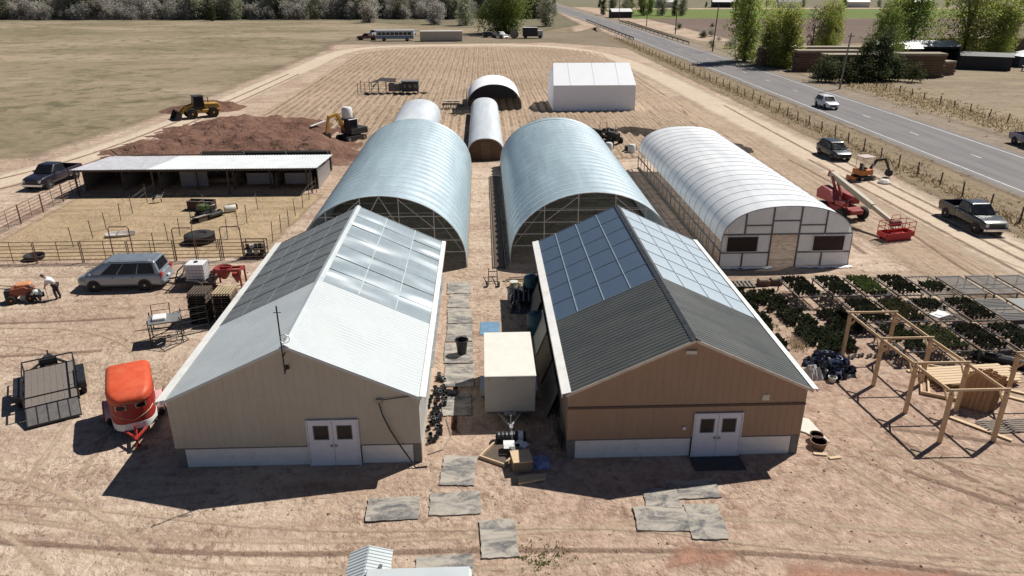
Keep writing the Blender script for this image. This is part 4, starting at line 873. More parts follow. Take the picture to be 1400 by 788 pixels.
part('bucket', DUSTY, ex, lambda m: m.prism([(3.0, 1.3), (3.5, 1.2), (3.75, .6), (3.4, .25), (2.9, .4), (2.95, .9)], -.7, .2, 'y'))
mx = thing('mini_excavator', 'small orange mini excavator with canopy, arm resting by the roadside fence', 'excavator', (35.4, 66.9, 0), R(12))
tracks(mx, .85, .55, .3, .42, DUSTY)
part('house', ORG, mx, lambda m: m.b2((-.85, -.6, .5), (.55, .6, 1.0)), bevel=.08, seg=2); part('seat', BLACK, mx, lambda m: m.b2((-.3, -.25, 1.0), (.1, .25, 1.15)).b2((-.4, -.25, 1.0), (-.3, .25, 1.5)))
for x, y in ((-.6, -.5), (-.6, .5), (.45, -.5), (.45, .5)): part('canopy_post', CREAM, mx, lambda m: m.tube([(x, y, 1.0), (x, y, 2.12)], .03, 6))
part('canopy', M('canopy_pink_white', (.52, .42, .38), .6), mx, lambda m: m.b2((-.75, -.6, 2.1), (.6, .6, 2.2)), bevel=.04)
part('boom', DUSTY, mx, lambda m: m.bar((.5, 0, .8), (1.2, 0, 1.75), .16, .22).bar((1.2, 0, 1.75), (2.1, 0, 1.8), .15, .2)); part('stick', DUSTY, mx, lambda m: m.bar((2.05, 0, 1.85), (2.75, 0, .65), .12, .17)); part('bucket', DUSTY, mx, lambda m: m.prism([(2.6, .75), (2.95, .7), (3.0, .3), (2.7, .1), (2.45, .3)], -.25, .25, 'y'))
part('blade', ORG, mx, lambda m: m.b2((-1.35, -.65, .05), (-1.27, .65, .4)).bar((-1.3, -.3, .2), (-.7, -.3, .3), .08).bar((-1.3, .3, .2), (-.7, .3, .3), .08))
rock = MB()
rock.lathe([(.02, 0), (.5, .02), (.55, .18), (.35, .36), (.02, .4)], (0, 0, 0), 'z', 9)
rk = rock.build('white_sack', M('white_sack_cloth', (.66, .62, .56), .8), None, (36.6, 65.3, 0)); tag(rk, 'white sack lying beside the mini excavator', 'sack')
# old tractor between the tunnels
def tractor(loc, rz, label, paint):
    tr = thing('tractor', label, 'tractor', loc, rz)
    part('hood', paint, tr, lambda m: m.b2((.1, -.35, .75), (1.7, .35, 1.35)), bevel=.06); part('chassis', DUSTY, tr, lambda m: m.b2((-.9, -.3, .45), (1.7, .3, .75)))
    for s in (-1, 1): wheel(tr, -.7, s*.8, .72, .4, 'dark'); wheel(tr, 1.35, s*.65, .42, .25, 'dark'); part('fender', paint, tr, lambda m: m.b2((-1.2, s*.6, 1.38), (-.2, s*1.0, 1.46)))
    part('seat', BLACK, tr, lambda m: m.b2((-.8, -.25, 1.0), (-.35, .25, 1.15)).b2((-.85, -.25, 1.1), (-.78, .25, 1.5))); part('steering_wheel', BLACK, tr, lambda m: m.tube([(.0+.02*math.sin(a), .2*math.cos(a), 1.55+.2*math.sin(a)) for a in [k*math.pi/5 for k in range(11)]], .02, 5).bar((.3, 0, 1.3), (0, 0, 1.55), .03)); part('roll_bar', BLACK, tr, lambda m: m.tube([(-.95, -.5, .8), (-.95, -.5, 2.1), (-.95, .5, 2.1), (-.95, .5, .8)], .04, 6)); part('exhaust', BLACK, tr, lambda m: m.tube([(1.0, .15, 1.35), (1.0, .15, 2.0)], .035, 6))
    return tr
tractor((14.2, 84.2, 0), R(-60), 'dark dusty tractor parked between the right large tunnel and the clear tunnel', DUSTY)
# tiller that the two men work on
ti = thing('orange_tiller', 'orange farm tiller casting a dark shadow at the left edge', 'tiller', (-27.05, 41.2, 0), R(20)); ti.scale = (.72, .72, .75)
part('deck', M('tiller_rust', (.26, .07, .035), .6, var=.3), ti, lambda m: m.prism([(-.9, .55), (.7, .55), (.9, .9), (.3, 1.25), (-.7, 1.15)], -.55, .55, 'y'), bevel=.05); part('hood', M('tiller_pale_orange', (.62, .27, .12), .5), ti, lambda m: m.b2((-.3, -.4, 1.2), (.75, .4, 1.42)), bevel=.06)
part('engine', DUSTY, ti, lambda m: m.b2((-1.2, -.4, .3), (-.5, .4, 1.0)).b2((-.9, .42, .35), (.5, .62, .8)), bevel=.03)
for x in (-.75, .6):
    for s in (-1, 1): wheel(ti, x, s*.66, .34, .24, 'orange')
part('handlebar', BLACK, ti, lambda m: m.tube([(-.6, -.35, 1.1), (-1.5, -.35, 1.35), (-1.6, .35, 1.35), (-.6, .35, 1.1)], .03, 6)); part('tine_shaft', STEEL, ti, lambda m: [m.box((.1, y, .3), (.5, .03, .5), ry=y*3) for y in (-.4, -.2, 0, .2, .4)])
# ---------------------------------------------------------------- red dirt mound and dark shade strip behind the shed
def mound(name, x0, x1, y0, y1, bumps, mat, nx=90, ny=70, rough=.16, kind='structure', z0=-.03):
    vs = []; fs = []
    for j in range(ny+1):
        for i in range(nx+1):
            x = x0+(x1-x0)*i/nx; y = y0+(y1-y0)*j/ny; z = 0
            for bx, by, sx, sy, h in bumps: z += h*math.exp(-(((x-bx)/sx)**2+((y-by)/sy)**2))
            f = min(1, z/.35); z += f*(rough*1.6*mnoise.noise((x*.35, y*.35, 1))+rough*mnoise.noise((x*.9, y*.9, 5))+rough*.5*mnoise.noise((x*2.4, y*2.4, 9)))
            e = min(i, nx-i, j, ny-j)/6
            vs.append((x, y, z0+max(0, z-.05)*min(1, e)))
    for j in range(ny):
        for i in range(nx): a = j*(nx+1)+i; fs.append((a, a+1, a+nx+2, a+nx+1))
    me = bpy.data.meshes.new(name); me.from_pydata(vs, [], fs); me.materials.append(mat)
    for p in me.polygons: p.use_smooth = True
    o = link(name, me); o['kind'] = kind; return o
MRED = dirt_mat('mound_soil', (.19, .105, .075), (.14, .075, .053), (.10, .055, .04), .09, .6, 4., .9, (.5, 1.4, .5, .3, (.24, .14, .10), .5))
mound('dirt_mound', -44, -11, 74, 109, [(-30, 92, 5.5, 5.5, 1.7), (-35, 83, 4.5, 4, .7), (-24, 84, 4, 4.5, 1.6), (-17.5, 80, 3, 4, 1.6), (-21, 93, 3, 4, .8), (-26, 97, 3.5, 3, .6)], MRED, 130, 110, .32)
mound('spoil_heap', -46, -34, 103, 116, [(-41, 108.5, 3, 2.2, .9), (-37, 110, 3, 2, 1.1)], MRED, 40, 40)
mound('dark_bank', 14, 34, 74, 97, [(18, 91, 2.5, 1.6, .5), (21.5, 88.5, 2.5, 1.8, .6), (25, 84.5, 2.2, 2.2, .55), (27.5, 80.5, 1.6, 2.4, .45)], dirt_mat('dark_bank_brown', (.075, .058, .043), (.05, .04, .03), (.035, .028, .02), .3, 1.2, 6., .8), 60, 60, .14)  # low bank in a very dark brown
ring_sheet('red_soil_patch', [(-35, 73), (-12.4, 73.5), (-13, 84), (-20, 98), (-31, 99), (-35, 88)], .016, dirt_mat('red_soil', (.25, .15, .107), (.21, .12, .085), (.155, .088, .062), .1, .8, 5., .5, None, True, wind=.25), 3.)
wall = thing('shade_strip_wall', 'long low black wall added as the shade strip right behind the livestock shed', 'wall', (-21, 72.3, 0))  # added black box standing in for the shade between shed and mound
part('shade_strip', M('shade_strip_black', (.012, .011, .011), .7, var=.3), wall, lambda m: m.prism([(-.25, 0), (.3, 0), (.25, 1.85), (.0, 1.98), (-.2, 1.85)], -6., 6.2, 'x'))
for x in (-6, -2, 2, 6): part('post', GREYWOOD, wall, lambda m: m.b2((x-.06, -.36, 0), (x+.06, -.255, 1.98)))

# ---------------------------------------------------------------- livestock shed
sh = thing('livestock_shed', 'long low livestock shed with white corrugated roof and open shaded front', 'shed', (-24.9, 65.5, 0))
SHR = M('shed_roof_white', (.66, .69, .69), .45, var=.05, scale=.7, dirt=(.55, .55, .53)); SHG = M('shed_roof_grey', (.47, .47, .49), .5, .2, var=.12, scale=.9, stretch=(3, 1, 1))
def flat_corr(m, xa, xb, ya, za, yb, zb, sp, amp):
    n = int((xb-xa)/sp); prof = []
    for i in range(n): x = xa+(xb-xa)*i/n; s = (xb-xa)/n; prof += [(x, 0), (x+s*.5, 0), (x+s*.62, amp), (x+s*.88, amp)]
    prof.append((xb, 0)); vs = []; fs = []
    for x, h in prof: vs += [(x, ya, za+h), (x, yb, zb+h), (x, ya, za-.02), (x, yb, zb-.02)]
    for i in range(len(prof)-1): k = i*4; fs += [(k, k+4, k+5, k+1), (k+2, k+3, k+7, k+6), (k, k+2, k+6, k+4), (k+1, k+5, k+7, k+3)]
    e = len(vs)-4; fs += [(0, 1, 3, 2), (e, e+2, e+3, e+1)]; m.add(vs, fs)
for xa, xb, mt in ((-10.4, -3.9, SHG), (-3.88, 10.5, SHR)):
    part('roof_sheet', mt, sh, lambda m: flat_corr(m, xa, xb, -1.6, 2.26, 2.1, 2.02, .26, .03)); part('roof_sheet', SHR if mt is SHR else mt, sh, lambda m: flat_corr(m, xa, xb, 2.0, 1.99, 5.7, 1.78, .26, .03))
part('back_wall', GREYWOOD, sh, lambda m: m.b2((-10.2, 5.4, 0), (10.2, 5.5, 1.74)))
for s in (-1, 1): part('end_wall', GALV if s > 0 else GREYWOOD, sh, lambda m: m.prism([(.0, 0), (5.39, 0), (5.39, 1.74), (0, 2.1)], s*10.2-.03, s*10.2+.03, 'x'))
part('end_trim', GREYP, sh, lambda m: m.b2((10.24, -.1, 1.55), (10.27, 5.5, 1.62)))
for x in (-10.1, -6.8, -3.6, -.4, 2.8, 6.0, 9.2): part('post', DARKWOOD, sh, lambda m: m.b2((x-.07, -.07, 0), (x+.07, .07, 2.1)))
part('header', DARKWOOD, sh, lambda m: m.b2((-10.2, -1.5, 2.05), (10.2, -1.42, 2.2))); [part('front_post', DARKWOOD, sh, lambda m: m.b2((x-.06, -1.5, 0), (x+.06, -1.38, 2.05))) for x in (-10.1, -3.6, 2.8, 9.9)]
PGR = M('shed_panel_grey', (.20, .20, .21), .7, var=.12)
for xa, xb, za, zb, y in ((-2.0, .4, .2, 1.55, .4), (3.8, 6.1, .35, 1.35, .5), (7.2, 9.6, .35, 1.35, .4)): part('stall_panel', PGR, sh, lambda m: m.b2((xa, y, za), (xb, y+.05, zb)))
for x in (-6.8, -3.6, 2.8, 6.4): part('partition', GREYWOOD, sh, lambda m: m.b2((x-.03, .3, 0), (x+.03, 5.3, 1.3)))
part('feed_trough', OLDWOOD, sh, lambda m: m.b2((-1.5, 1.5, .3), (3.2, 1.9, .6)))
part('roof_edge_pole', DARKWOOD, sh, lambda m: m.bar((-9.6, 5.85, 1.85), (2.0, 5.85, 1.9), .08).bar((-9.6, 5.85, 1.85), (-10.2, 5.9, 2.4), .12))

# ---------------------------------------------------------------- corral panels
def corral(name, label, pts, h=1.5, rails=6, posts=3.05, gates=()):
    A, B = Vector(pts[0]), Vector(pts[1]); L = (B-A).length; ang = math.atan2(B.y-A.y, B.x-A.x)
    root = thing(name, label, 'fence', (A.x, A.y, 0), ang)
    n = max(1, round(L/posts)); pl = L/n
    rm = {}
    for i in range(n):
        a, b = i*pl+.05, (i+1)*pl-.05
        for k in range(rails):
            z = .22+(h-.24)*k/(rails-1); key = 'r'
            if key not in rm: mm = MB(); mm.tube([(0, 0, 0), (pl-.1, 0, 0)], .024, 5); rm[key] = mm.mesh('rail', RUST)
            link('rail', rm[key], root, (a, 0, z))
        if 'p' not in rm:
            mm = MB(); mm.tube([(0, 0, 0), (0, 0, h)], .03, 6); rm['p'] = mm.mesh('post', RUST); mm = MB(); mm.tube([(0, 0, .1), (0, 0, h-.02)], .024, 5); rm['s'] = mm.mesh('stay', RUST)
        link('post', rm['p'], root, (a, 0, 0)); link('post', rm['p'], root, (b, 0, 0)); link('stay', rm['s'], root, ((a+b)/2, 0, 0))
    for gx, gw, gh in gates:
        part('gate_bow', RUST, root, lambda m: m.tube([(gx, .08, 0), (gx, .08, gh-.12), (gx+.12, .08, gh), (gx+gw-.12, .08, gh), (gx+gw, .08, gh-.12), (gx+gw, .08, 0)], .035, 6))
    return root
corral('corral_fence', 'rusty pipe corral panels with three tall gate bows behind the minivan', ((-32.6, 47.3), (-14.6, 47.5)), gates=((8.0, 1.3, 2.42), (12.05, 1.3, 2.28), (15.15, 1.3, 2.32)))
corral('corral_fence', 'rusty pipe corral panels running from the shed to the left edge', ((-35.6, 50), (-35.3, 65.2)), h=1.5)
corral('corral_fence', 'short corral panel return at the far left corner of the pen', ((-35.6, 49.9), (-32.65, 47.35)), h=1.5)
TP = M('t_post_metal', (.10, .085, .07), .7, .3, var=.3); WIRE = M('fence_wire', (.22, .20, .18), .6, .5)
def post_fence(name, label, pts, h, r, mat, wires=(.4, .8, 1.2), lean=.05, cat='fence', wr_=.008):
    root = thing(name, label, cat, (pts[0][0], pts[0][1], 0)); o = Vector((pts[0][0], pts[0][1], 0)); tops = []
    for p in pts:
        b = Vector((p[0], p[1], 0))-o; tp = b+Vector((rnd.uniform(-lean, lean), rnd.uniform(-lean, lean), h*rnd.uniform(.92, 1.06)))
        part('post', mat, root, lambda m: m.tube([b-Vector((0, 0, .05)), tp], r, 5)); tops.append((b, tp))
    for w_ in wires:
        part('wire', WIRE, root, lambda m: m.tube([b.lerp(tp, w_/h) for b, tp in tops], wr_, 3))
    return root
post_fence('post_fence', 'thin metal post and wire fence across the left side of the pen', [(-28.8, 50.5), (-28.3, 52.3), (-28.3, 54.4), (-28.2, 56.6), (-28.1, 58.5), (-28.2, 61.6)], 1.5, .03, TP)
post_fence('post_fence', 'thin metal post and wire fence beside the big tyre', [(-22.7, 49.3), (-22.6, 51.4), (-22.2, 52.6), (-22.0, 54.4)], 1.5, .03, TP)
post_fence('post_fence', 'thin metal post and wire fence right of the mowing gear', [(-18.5, 49.4), (-18.5, 51.7), (-18.4, 54.0), (-18.2, 55.5), (-18.4, 59.2)], 1.5, .03, TP)
post_fence('post_fence', 'thin metal post and wire fence next to the left large tunnel', [(-15.1, 51), (-15.0, 53.0), (-14.8, 54.6), (-14.9, 57.2), (-14.8, 59.4), (-14.8, 61.8), (-14.6, 64)], 1.5, .03, TP)

# things in the pen
ty = thing('flat_lying_tractor_tyre', 'big black tractor tyre lying flat in the pen', 'tyre', (-20.3, 51.3, 0))
part('tread', RUBBER, ty, lambda m: m.lathe([(.42, .08), (.5, .02), (.85, .0), (1.0, .1), (1.02, .33), (1.0, .55), (.85, .66), (.5, .64), (.42, .56)], (0, 0, 0), 'z', 30), smooth=True)
part('lug', RUBBER, ty, lambda m: [m.box((1.01*math.cos(a), 1.01*math.sin(a), .33), (.07, .1, .5), rz=a) for a in [k*math.pi/14 for k in range(28)]])['kind'] = 'stuff'
tro = thing('white_trough', 'white plastic trough lying tipped in the pen', 'trough', (-26.6, 52.8, 0), R(12))
part('shell', M('chalky_white_plastic', (.66, .61, .56), .6, var=.1), tro, lambda m: m.loft([[(x, -w_, .22), (x, -w_*.7, .02), (x, w_*.7, .02), (x, w_, .28), (x, w_*.86, .28), (x, w_*.55, .08), (x, -w_*.55, .08), (x, -w_*.86, .22)] for x, w_ in ((-1.0, .12), (-.8, .34), (-.2, .4), (.5, .36), (.85, .26), (1.05, .06))]), smooth=True)
part('brace_bar', GREYP, tro, lambda m: m.bar((-.1, -.38, .26), (-.1, .38, .3), .05))
def goat(loc, rz, label):
    root = thing('goat', label, 'goat', loc, rz)
    V = [(0, 0, .52), (.28, 0, .54), (.42, 0, .66), (.52, 0, .80), (.66, 0, .76), (-.3, 0, .53), (-.42, 0, .5)]; Ed = [(0, 1), (1, 2), (2, 3), (3, 4), (0, 5), (5, 6)]; Rr = [.17, .15, .09, .08, .045, .16, .04]
    for x, s in ((.28, 1), (.28, -1), (-.3, 1), (-.3, -1)):
        base = 1 if x > 0 else 5; n = len(V); k = .03 if x > 0 else -.05
        V += [(x, s*.10, .40), (x+k, s*.10, .22), (x+.0, s*.10, .02)]; Rr += [.07, .035, .03]; Ed += [(base, n), (n, n+1), (n+1, n+2)]
    for s in (1, -1): n = len(V); V += [(.5, s*.13, .80)]; Rr += [.025]; Ed += [(3, n)]
    t = NT('goat_coat') if 'goat_coat' not in MATS else None
    if t:
        o = t.obj(); c = t.mix(t.ramp(t.noise(o, 3.2, 2), .48, .54), (.62, .58, .52), (.02, .018, .017)); t.base(c, .9); MATS['goat_coat'] = t.mat
    me = bpy.data.meshes.new('body'); me.from_pydata(V, Ed, []); ob = link('body', me, root); me.materials.append(MATS['goat_coat'])
    sk = ob.modifiers.new('Skin', 'SKIN'); ob.modifiers.new('Sub', 'SUBSURF').levels = 1; ob.modifiers['Sub'].render_levels = 1
    for i, r_ in enumerate(Rr): me.skin_vertices[0].data[i].radius = (r_, r_)
    me.skin_vertices[0].data[0].use_root = True
    return root
goat((-27.3, 61.5, 0), R(25), 'black and white goat standing in front of the shed shadow')
# mower and bits of gear
mw = thing('riding_mower', 'green and black riding mower standing in the pen', 'mower', (-21.7, 57.4, 0), R(150))
part('deck', DUSTY, mw, lambda m: m.b2((-.9, -.55, .2), (.9, .55, .45)), bevel=.05); part('hood', M('mower_green', (.07, .10, .03), .5), mw, lambda m: m.b2((.1, -.35, .45), (.95, .35, .9)), bevel=.08, seg=2); part('seat', BLACK, mw, lambda m: m.b2((-.55, -.25, .6), (-.15, .25, .72)).b2((-.62, -.25, .65), (-.52, .25, 1.05)), bevel=.03)
for x, r_ in ((-.6, .28), (.65, .2)):
    for s in (-1, 1): wheel(mw, x, s*.58, r_, .2, 'dark')
part('steering_wheel', BLACK, mw, lambda m: m.tube([(.0, .18*math.cos(a), 1.0+.18*math.sin(a)) for a in [k*math.pi/5 for k in range(11)]], .02, 5).bar((.2, 0, .85), (0, 0, 1.0), .03)); part('handle', GREYWOOD, mw, lambda m: m.tube([(.7, -.4, .5), (1.2, -.6, 1.5)], .025, 5))
cr = thing('dark_crates', 'pair of dark open crates at the shed side of the pen', 'crate', (-22.9, 59.4, 0), R(-8))
for x in (-.55, .55):
    c_ = part('crate', M('crate_dark_red', (.07, .035, .03), .8), cr, lambda m: m.b2((x-.5, -.4, 0), (x+.5, -.36, .75)).b2((x-.5, .36, 0), (x+.5, .4, .75)).b2((x-.5, -.36, 0), (x-.46, .36, .75)).b2((x+.46, -.36, 0), (x+.5, .36, .75)).b2((x-.46, -.36, .02), (x+.46, .36, .06)))
    part('crate_rim', GREYWOOD, c_, lambda m: m.b2((x-.52, -.42, .751), (x+.52, -.34, .79)).b2((x-.52, .34, .751), (x+.52, .42, .79)))
bu = thing('cream_drum', 'cream plastic drum on its side near the mower', 'drum', (-20.4, 58.6, .29), R(30))
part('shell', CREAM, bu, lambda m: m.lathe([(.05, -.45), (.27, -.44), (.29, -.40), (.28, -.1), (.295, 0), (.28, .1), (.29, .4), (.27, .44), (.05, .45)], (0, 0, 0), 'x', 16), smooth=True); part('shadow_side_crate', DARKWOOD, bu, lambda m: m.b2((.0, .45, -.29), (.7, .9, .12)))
sl = thing('bent_sheet', 'pale bent metal sheet leaning beside the mower', 'sheet', (-22.0, 56.3, 0), R(-35))
part('sheet', M('pale_sheet', (.50, .44, .42), .5, .3), sl, lambda m: m.prism([(-.5, .02), (.0, .42), (.5, .5), (.5, .47), (.02, .38), (-.46, .0)], -.6, .6, 'y')); part('prop', DARKWOOD, sl, lambda m: m.b2((.35, -.4, 0), (.45, .4, .46)))
dk = thing('black_pan', 'low black rubber feed pan beside the corral panels', 'pan', (-30.2, 48.2, 0))
part('pan', BLACKP, dk, lambda m: m.lathe([(.02, .03), (.5, .03), (.62, .28), (.66, .28), (.56, 0), (.02, 0)], (0, 0, 0), 'z', 18), smooth=True); part('rim', BLACKP, dk, lambda m: m.tube([(.64*math.cos(a), .64*math.sin(a), .28) for a in [k*math.pi/9 for k in range(19)]], .025, 5))
tb = thing('tool_rack', 'tool rack with dark tubs and pale rags at the end of the corral', 'rack', (-15.4, 48.0, 0))
part('frame', BLACK, tb, lambda m: [m.bar((x, y, 0), (x, y, 1.2), .05) for x in (-.7, .7) for y in (-.3, .3)]+[m.bar((-.7, y, 1.2), (.7, y, 1.2), .05) for y in (-.3, .3)])
part('shelf', DARKWOOD, tb, lambda m: m.b2((-.72, -.32, .62), (.72, .32, .66)).b2((-.72, -.32, .2), (.72, .32, .24)))
for k in range(5): part('tub', [BLACKP, WHITE, TEAL, BLACKP, GALV][k], tb, lambda m: m.lathe([(.10, 0), (.14, .26), (.12, .26), (.09, .03)], (-.52+.26*k, rnd.uniform(-.1, .1), .661), 'z', 10))
for k in range(3): part('tub', [BLUEP, WHITE, BLACKP][k], tb, lambda m: m.lathe([(.14, 0), (.19, .3), (.17, .3), (.12, .03)], (-.42+.42*k, -.05, .241), 'z', 10))

# ---------------------------------------------------------------- roadside fences, poles, guardrails
FP = M('fence_post_wood', (.13, .105, .08), .9, var=.35, scale=4.)
post_fence('roadside_fence', 'wooden post and wire fence between the dirt track and the road', [(41.0+rnd.uniform(-.1, .1)+(.0 if y < 120 else -.01*(y-120)), y) for y in [28+3.6*k for k in range(58)]], 1.35, .07, FP, (.35, .75, 1.15), .14)
post_fence('roadside_fence', 'wooden post and wire fence on the far side of the road', [(67.0+rnd.uniform(-.2, .2), y) for y in [52+3.8*k for k in range(24)]], 1.3, .075, FP, (.4, .8, 1.15), .16)
POLE = M('utility_pole_wood', (.11, .08, .06), .9, var=.3, scale=3.)
def upole(x, y, h, label, arm=1.0, tilt=.0, pale=False, lamp=False):
    r = thing('utility_pole', label, 'pole', (x, y, 0), 0); mt = M('grey_pole_wood', (.24, .215, .185), .9, var=.25) if pale else POLE
    part('pole', mt, r, lambda m: m.tube([(0, 0, -.1), (tilt*h, 0, h)], [.17, .11], 8))
    if arm: a = part('crossarm', mt, r, lambda m: m.bar((tilt*h-arm, -.16, h-.5), (tilt*h+arm, -.16, h-.5), .1, .12)); [part('insulator', GREYP, a, lambda m: m.lathe([(.05, 0), (.06, .1), (.03, .18)], (tilt*h+k*arm*.9, -.16, h-.44), 'z', 8)) for k in (-1, 0, 1)]
    return r
upole(59.6, 125.5, 8.9, 'pale wooden pole leaning at the roadside behind the white suv', .5, .05, True)
upole(57.4, 192, 11., 'tall dark wooden pole left of the spring green willow', .0, .04)
upole(62.6, 252, 8.2, 'dark wooden pole by the guardrail, second from the willow', .8, .0)
upole(61.5, 292, 8., 'dark wooden pole by the guardrail, third from the willow', .9, .0)
upole(58.5, 335, 8., 'far dark wooden pole above the road bend', .9, .0)
upole(131, 176, 9.5, 'leaning dark pole near the right edge behind the brown wall', .0, .10)
upole(126, 330, 9., 'distant pole in front of the green field', .8)
GRL = M('guardrail_steel', (.13, .12, .115), .6, .5, var=.25)
def guardrail(label, pts):
    r = thing('guardrail', label, 'guardrail', (pts[0][0], pts[0][1], 0)); o = Vector((pts[0][0], pts[0][1], 0)); Q = [Vector((x, y, 0))-o for x, y in pts]
    part('beam', GRL, r, lambda m: [m.bar(Q[i]+Vector((0, 0, .68)), Q[i+1]+Vector((0, 0, .68)), .08, .34) for i in range(len(Q)-1)])
    for q in Q: part('post', FP, r, lambda m: m.b2((q.x-.09, q.y-.09, 0), (q.x+.09, q.y+.09, .75)))
guardrail('low guardrail on the left side of the road bend', [(44.4-.012*(y-230), y) for y in [228+6*k for k in range(17)]])
guardrail('low guardrail on the right side of the road bend', [(56.6-.013*(y-215), y) for y in [212+6*k for k in range(18)]])

# ---------------------------------------------------------------- lumber stacks and sheds across the road
LUM = M('stacked_lumber_brown', (.155, .095, .060), .85, var=.25, scale=2., stretch=(1, 4, 6)); LUMT = M('lumber_top', (.33, .275, .20), .85, var=.2, scale=1., stretch=(1, 6, 1))
def lumber(loc, rz, L, W, H_, label):
    r = thing('lumber_stack', label, 'lumber', loc, rz); n = max(3, int(H_/.42))
    for k in range(n):
        j = rnd.uniform(-.18, .18); z = k*H_/n
        part('lumber_bundle', LUMT if k == n-1 else LUM, r, lambda m: m.b2((-L/2+j, -W/2+rnd.uniform(-.08, .08), z+.06), (L/2+j, W/2+rnd.uniform(-.08, .08), z+H_/n)))
        for x in (-L*.35, 0, L*.35): part('sticker', GREYWOOD, r, lambda m: m.b2((x-.06, -W/2+.02, z), (x+.06, W/2-.02, z+.059)))
lumber((79.5, 141.5, 0), R(-3), 12, 3.2, 4.3, 'tall brown lumber stack nearest the open yard across the road')
lumber((68.5, 141.0, 0), R(-3), 11, 3.2, 4.2, 'brown lumber stack behind the dark roadside bushes')
lumber((71, 151, 0), R(-3), 18, 3.0, 4.0, 'long middle lumber stack with pale top boards')
lumber((69, 160, 0), R(-3), 22, 3.0, 3.9, 'rear long lumber stack with pale top boards')
lumber((88, 144, 0), R(20), 3.2, 2.4, 2.6, 'small lumber stack at the right end of the tall one')
def simple_shed(loc, rz, L, W, h, rh, wm, rm, label, cat='shed', openfront=False):
    r = thing('yard_shed', label, cat, loc, rz)
    part('front_wall', wm, r, lambda m: m.b2((-L/2, -W/2, 0), (L/2, -W/2+.1, h)) if not openfront else m.b2((-L/2, -W/2, 0), (-L/2+.3, -W/2+.1, h)).b2((-L/2+.3, -W/2, h-.4), (L/2, -W/2+.1, h)).b2((L/2-.3, -W/2, 0), (L/2, -W/2+.1, h-.4)))
    part('back_wall', wm, r, lambda m: m.b2((-L/2, W/2-.1, 0), (L/2, W/2, h)))
    for s in (-1, 1): part('gable_wall', wm, r, lambda m: m.prism([(-W/2+.11, 0), (W/2-.11, 0), (W/2-.11, h), (0, h+rh-.06), (-W/2+.11, h)], s*L/2-.1*(s > 0), s*L/2+.1*(s < 0), 'x')); part('roof', rm, r, lambda m: m.slab([(-L/2-.2, s*(W/2+.2), h-.02), (L/2+.2, s*(W/2+.2), h-.02), (L/2+.2, 0, h+rh), (-L/2-.2, 0, h+rh)], .08*-s))
    return r
DKW = M('dark_shed_wall', (.03, .03, .032), .8, var=.25); PALER = M('pale_shed_roof', (.50, .50, .49), .5, .1, var=.15)
simple_shed((93, 165, 0), R(-4), 17, 6, 3.6, 1.0, DKW, PALER, 'long dark open shed with pale roof under the green trees', openfront=True)
simple_shed((88.5, 159, 0), R(4), 4, 4, 3.6, 1.0, DKW, WHITE, 'small hut with bright white peaked roof beside the long dark shed')
simple_shed((101.5, 153, 0), R(-25), 9, 4.5, 2.6, .6, DKW, M('dark_sheet_roof', (.06, .062, .065), .5, .2), 'black low shed with dark roof at the yard edge under the trees')
simple_shed((66.5, 169, 0), R(-4), 4, 3, 2.6, .9, CREAM, CREAM, 'tiny cream hut seen behind the lumber stacks')
mq = thing('blue_marquee', 'dark blue walled marquee with white peaked top at the right edge', 'tent', (113.5, 157.5, 0))
part('wall', M('marquee_navy', (.05, .065, .09), .6), mq, lambda m: m.b2((-3, -2.2, 0), (3, 2.2, 2.2))); part('canopy', FILM_W, mq, lambda m: m.add([(-3.2, -2.4, 2.2), (3.2, -2.4, 2.2), (3.2, 2.4, 2.2), (-3.2, 2.4, 2.2), (0, 0, 3.5)], [(0, 1, 4), (1, 2, 4), (2, 3, 4), (3, 0, 4), (3, 2, 1, 0)]))
bwall = thing('brown_yard_wall', 'long brown board wall at the back of the yard, right edge', 'wall', (122, 186, 0)); [part('board', M('brown_board', (.125, .085, .068), .85, var=.2), bwall, lambda m: m.b2((-14+1.5*k, 0, 0), (-14+1.5*k+1.44, .12, 3.3+.05*rnd.random()))) for k in range(20)]; part('cap_rail', DARKWOOD, bwall, lambda m: m.b2((-14, -.1, 3.36), (16, .2, 3.5)))
tabl = thing('scrap_table', 'low white topped table with scrap below at the right edge', 'table', (110, 148.5, 0)); part('top', WHITE, tabl, lambda m: m.b2((-3, -1, .95), (3, 1, 1.02))); [part('leg', DARKWOOD, tabl, lambda m: m.b2((x-.08, y-.08, 0), (x+.08, y+.08, .95))) for x in (-2.8, 0, 2.8) for y in (-.9, .9)]; part('scrap', DUSTY, tabl, lambda m: [m.box((rnd.uniform(-2.4, 2.4), rnd.uniform(-.7, .7), rnd.uniform(.1, .4)), (rnd.uniform(.4, 1.2), rnd.uniform(.2, .6), rnd.uniform(.1, .4)), rz=rnd.random()*3) for k in range(14)])['kind'] = 'stuff'

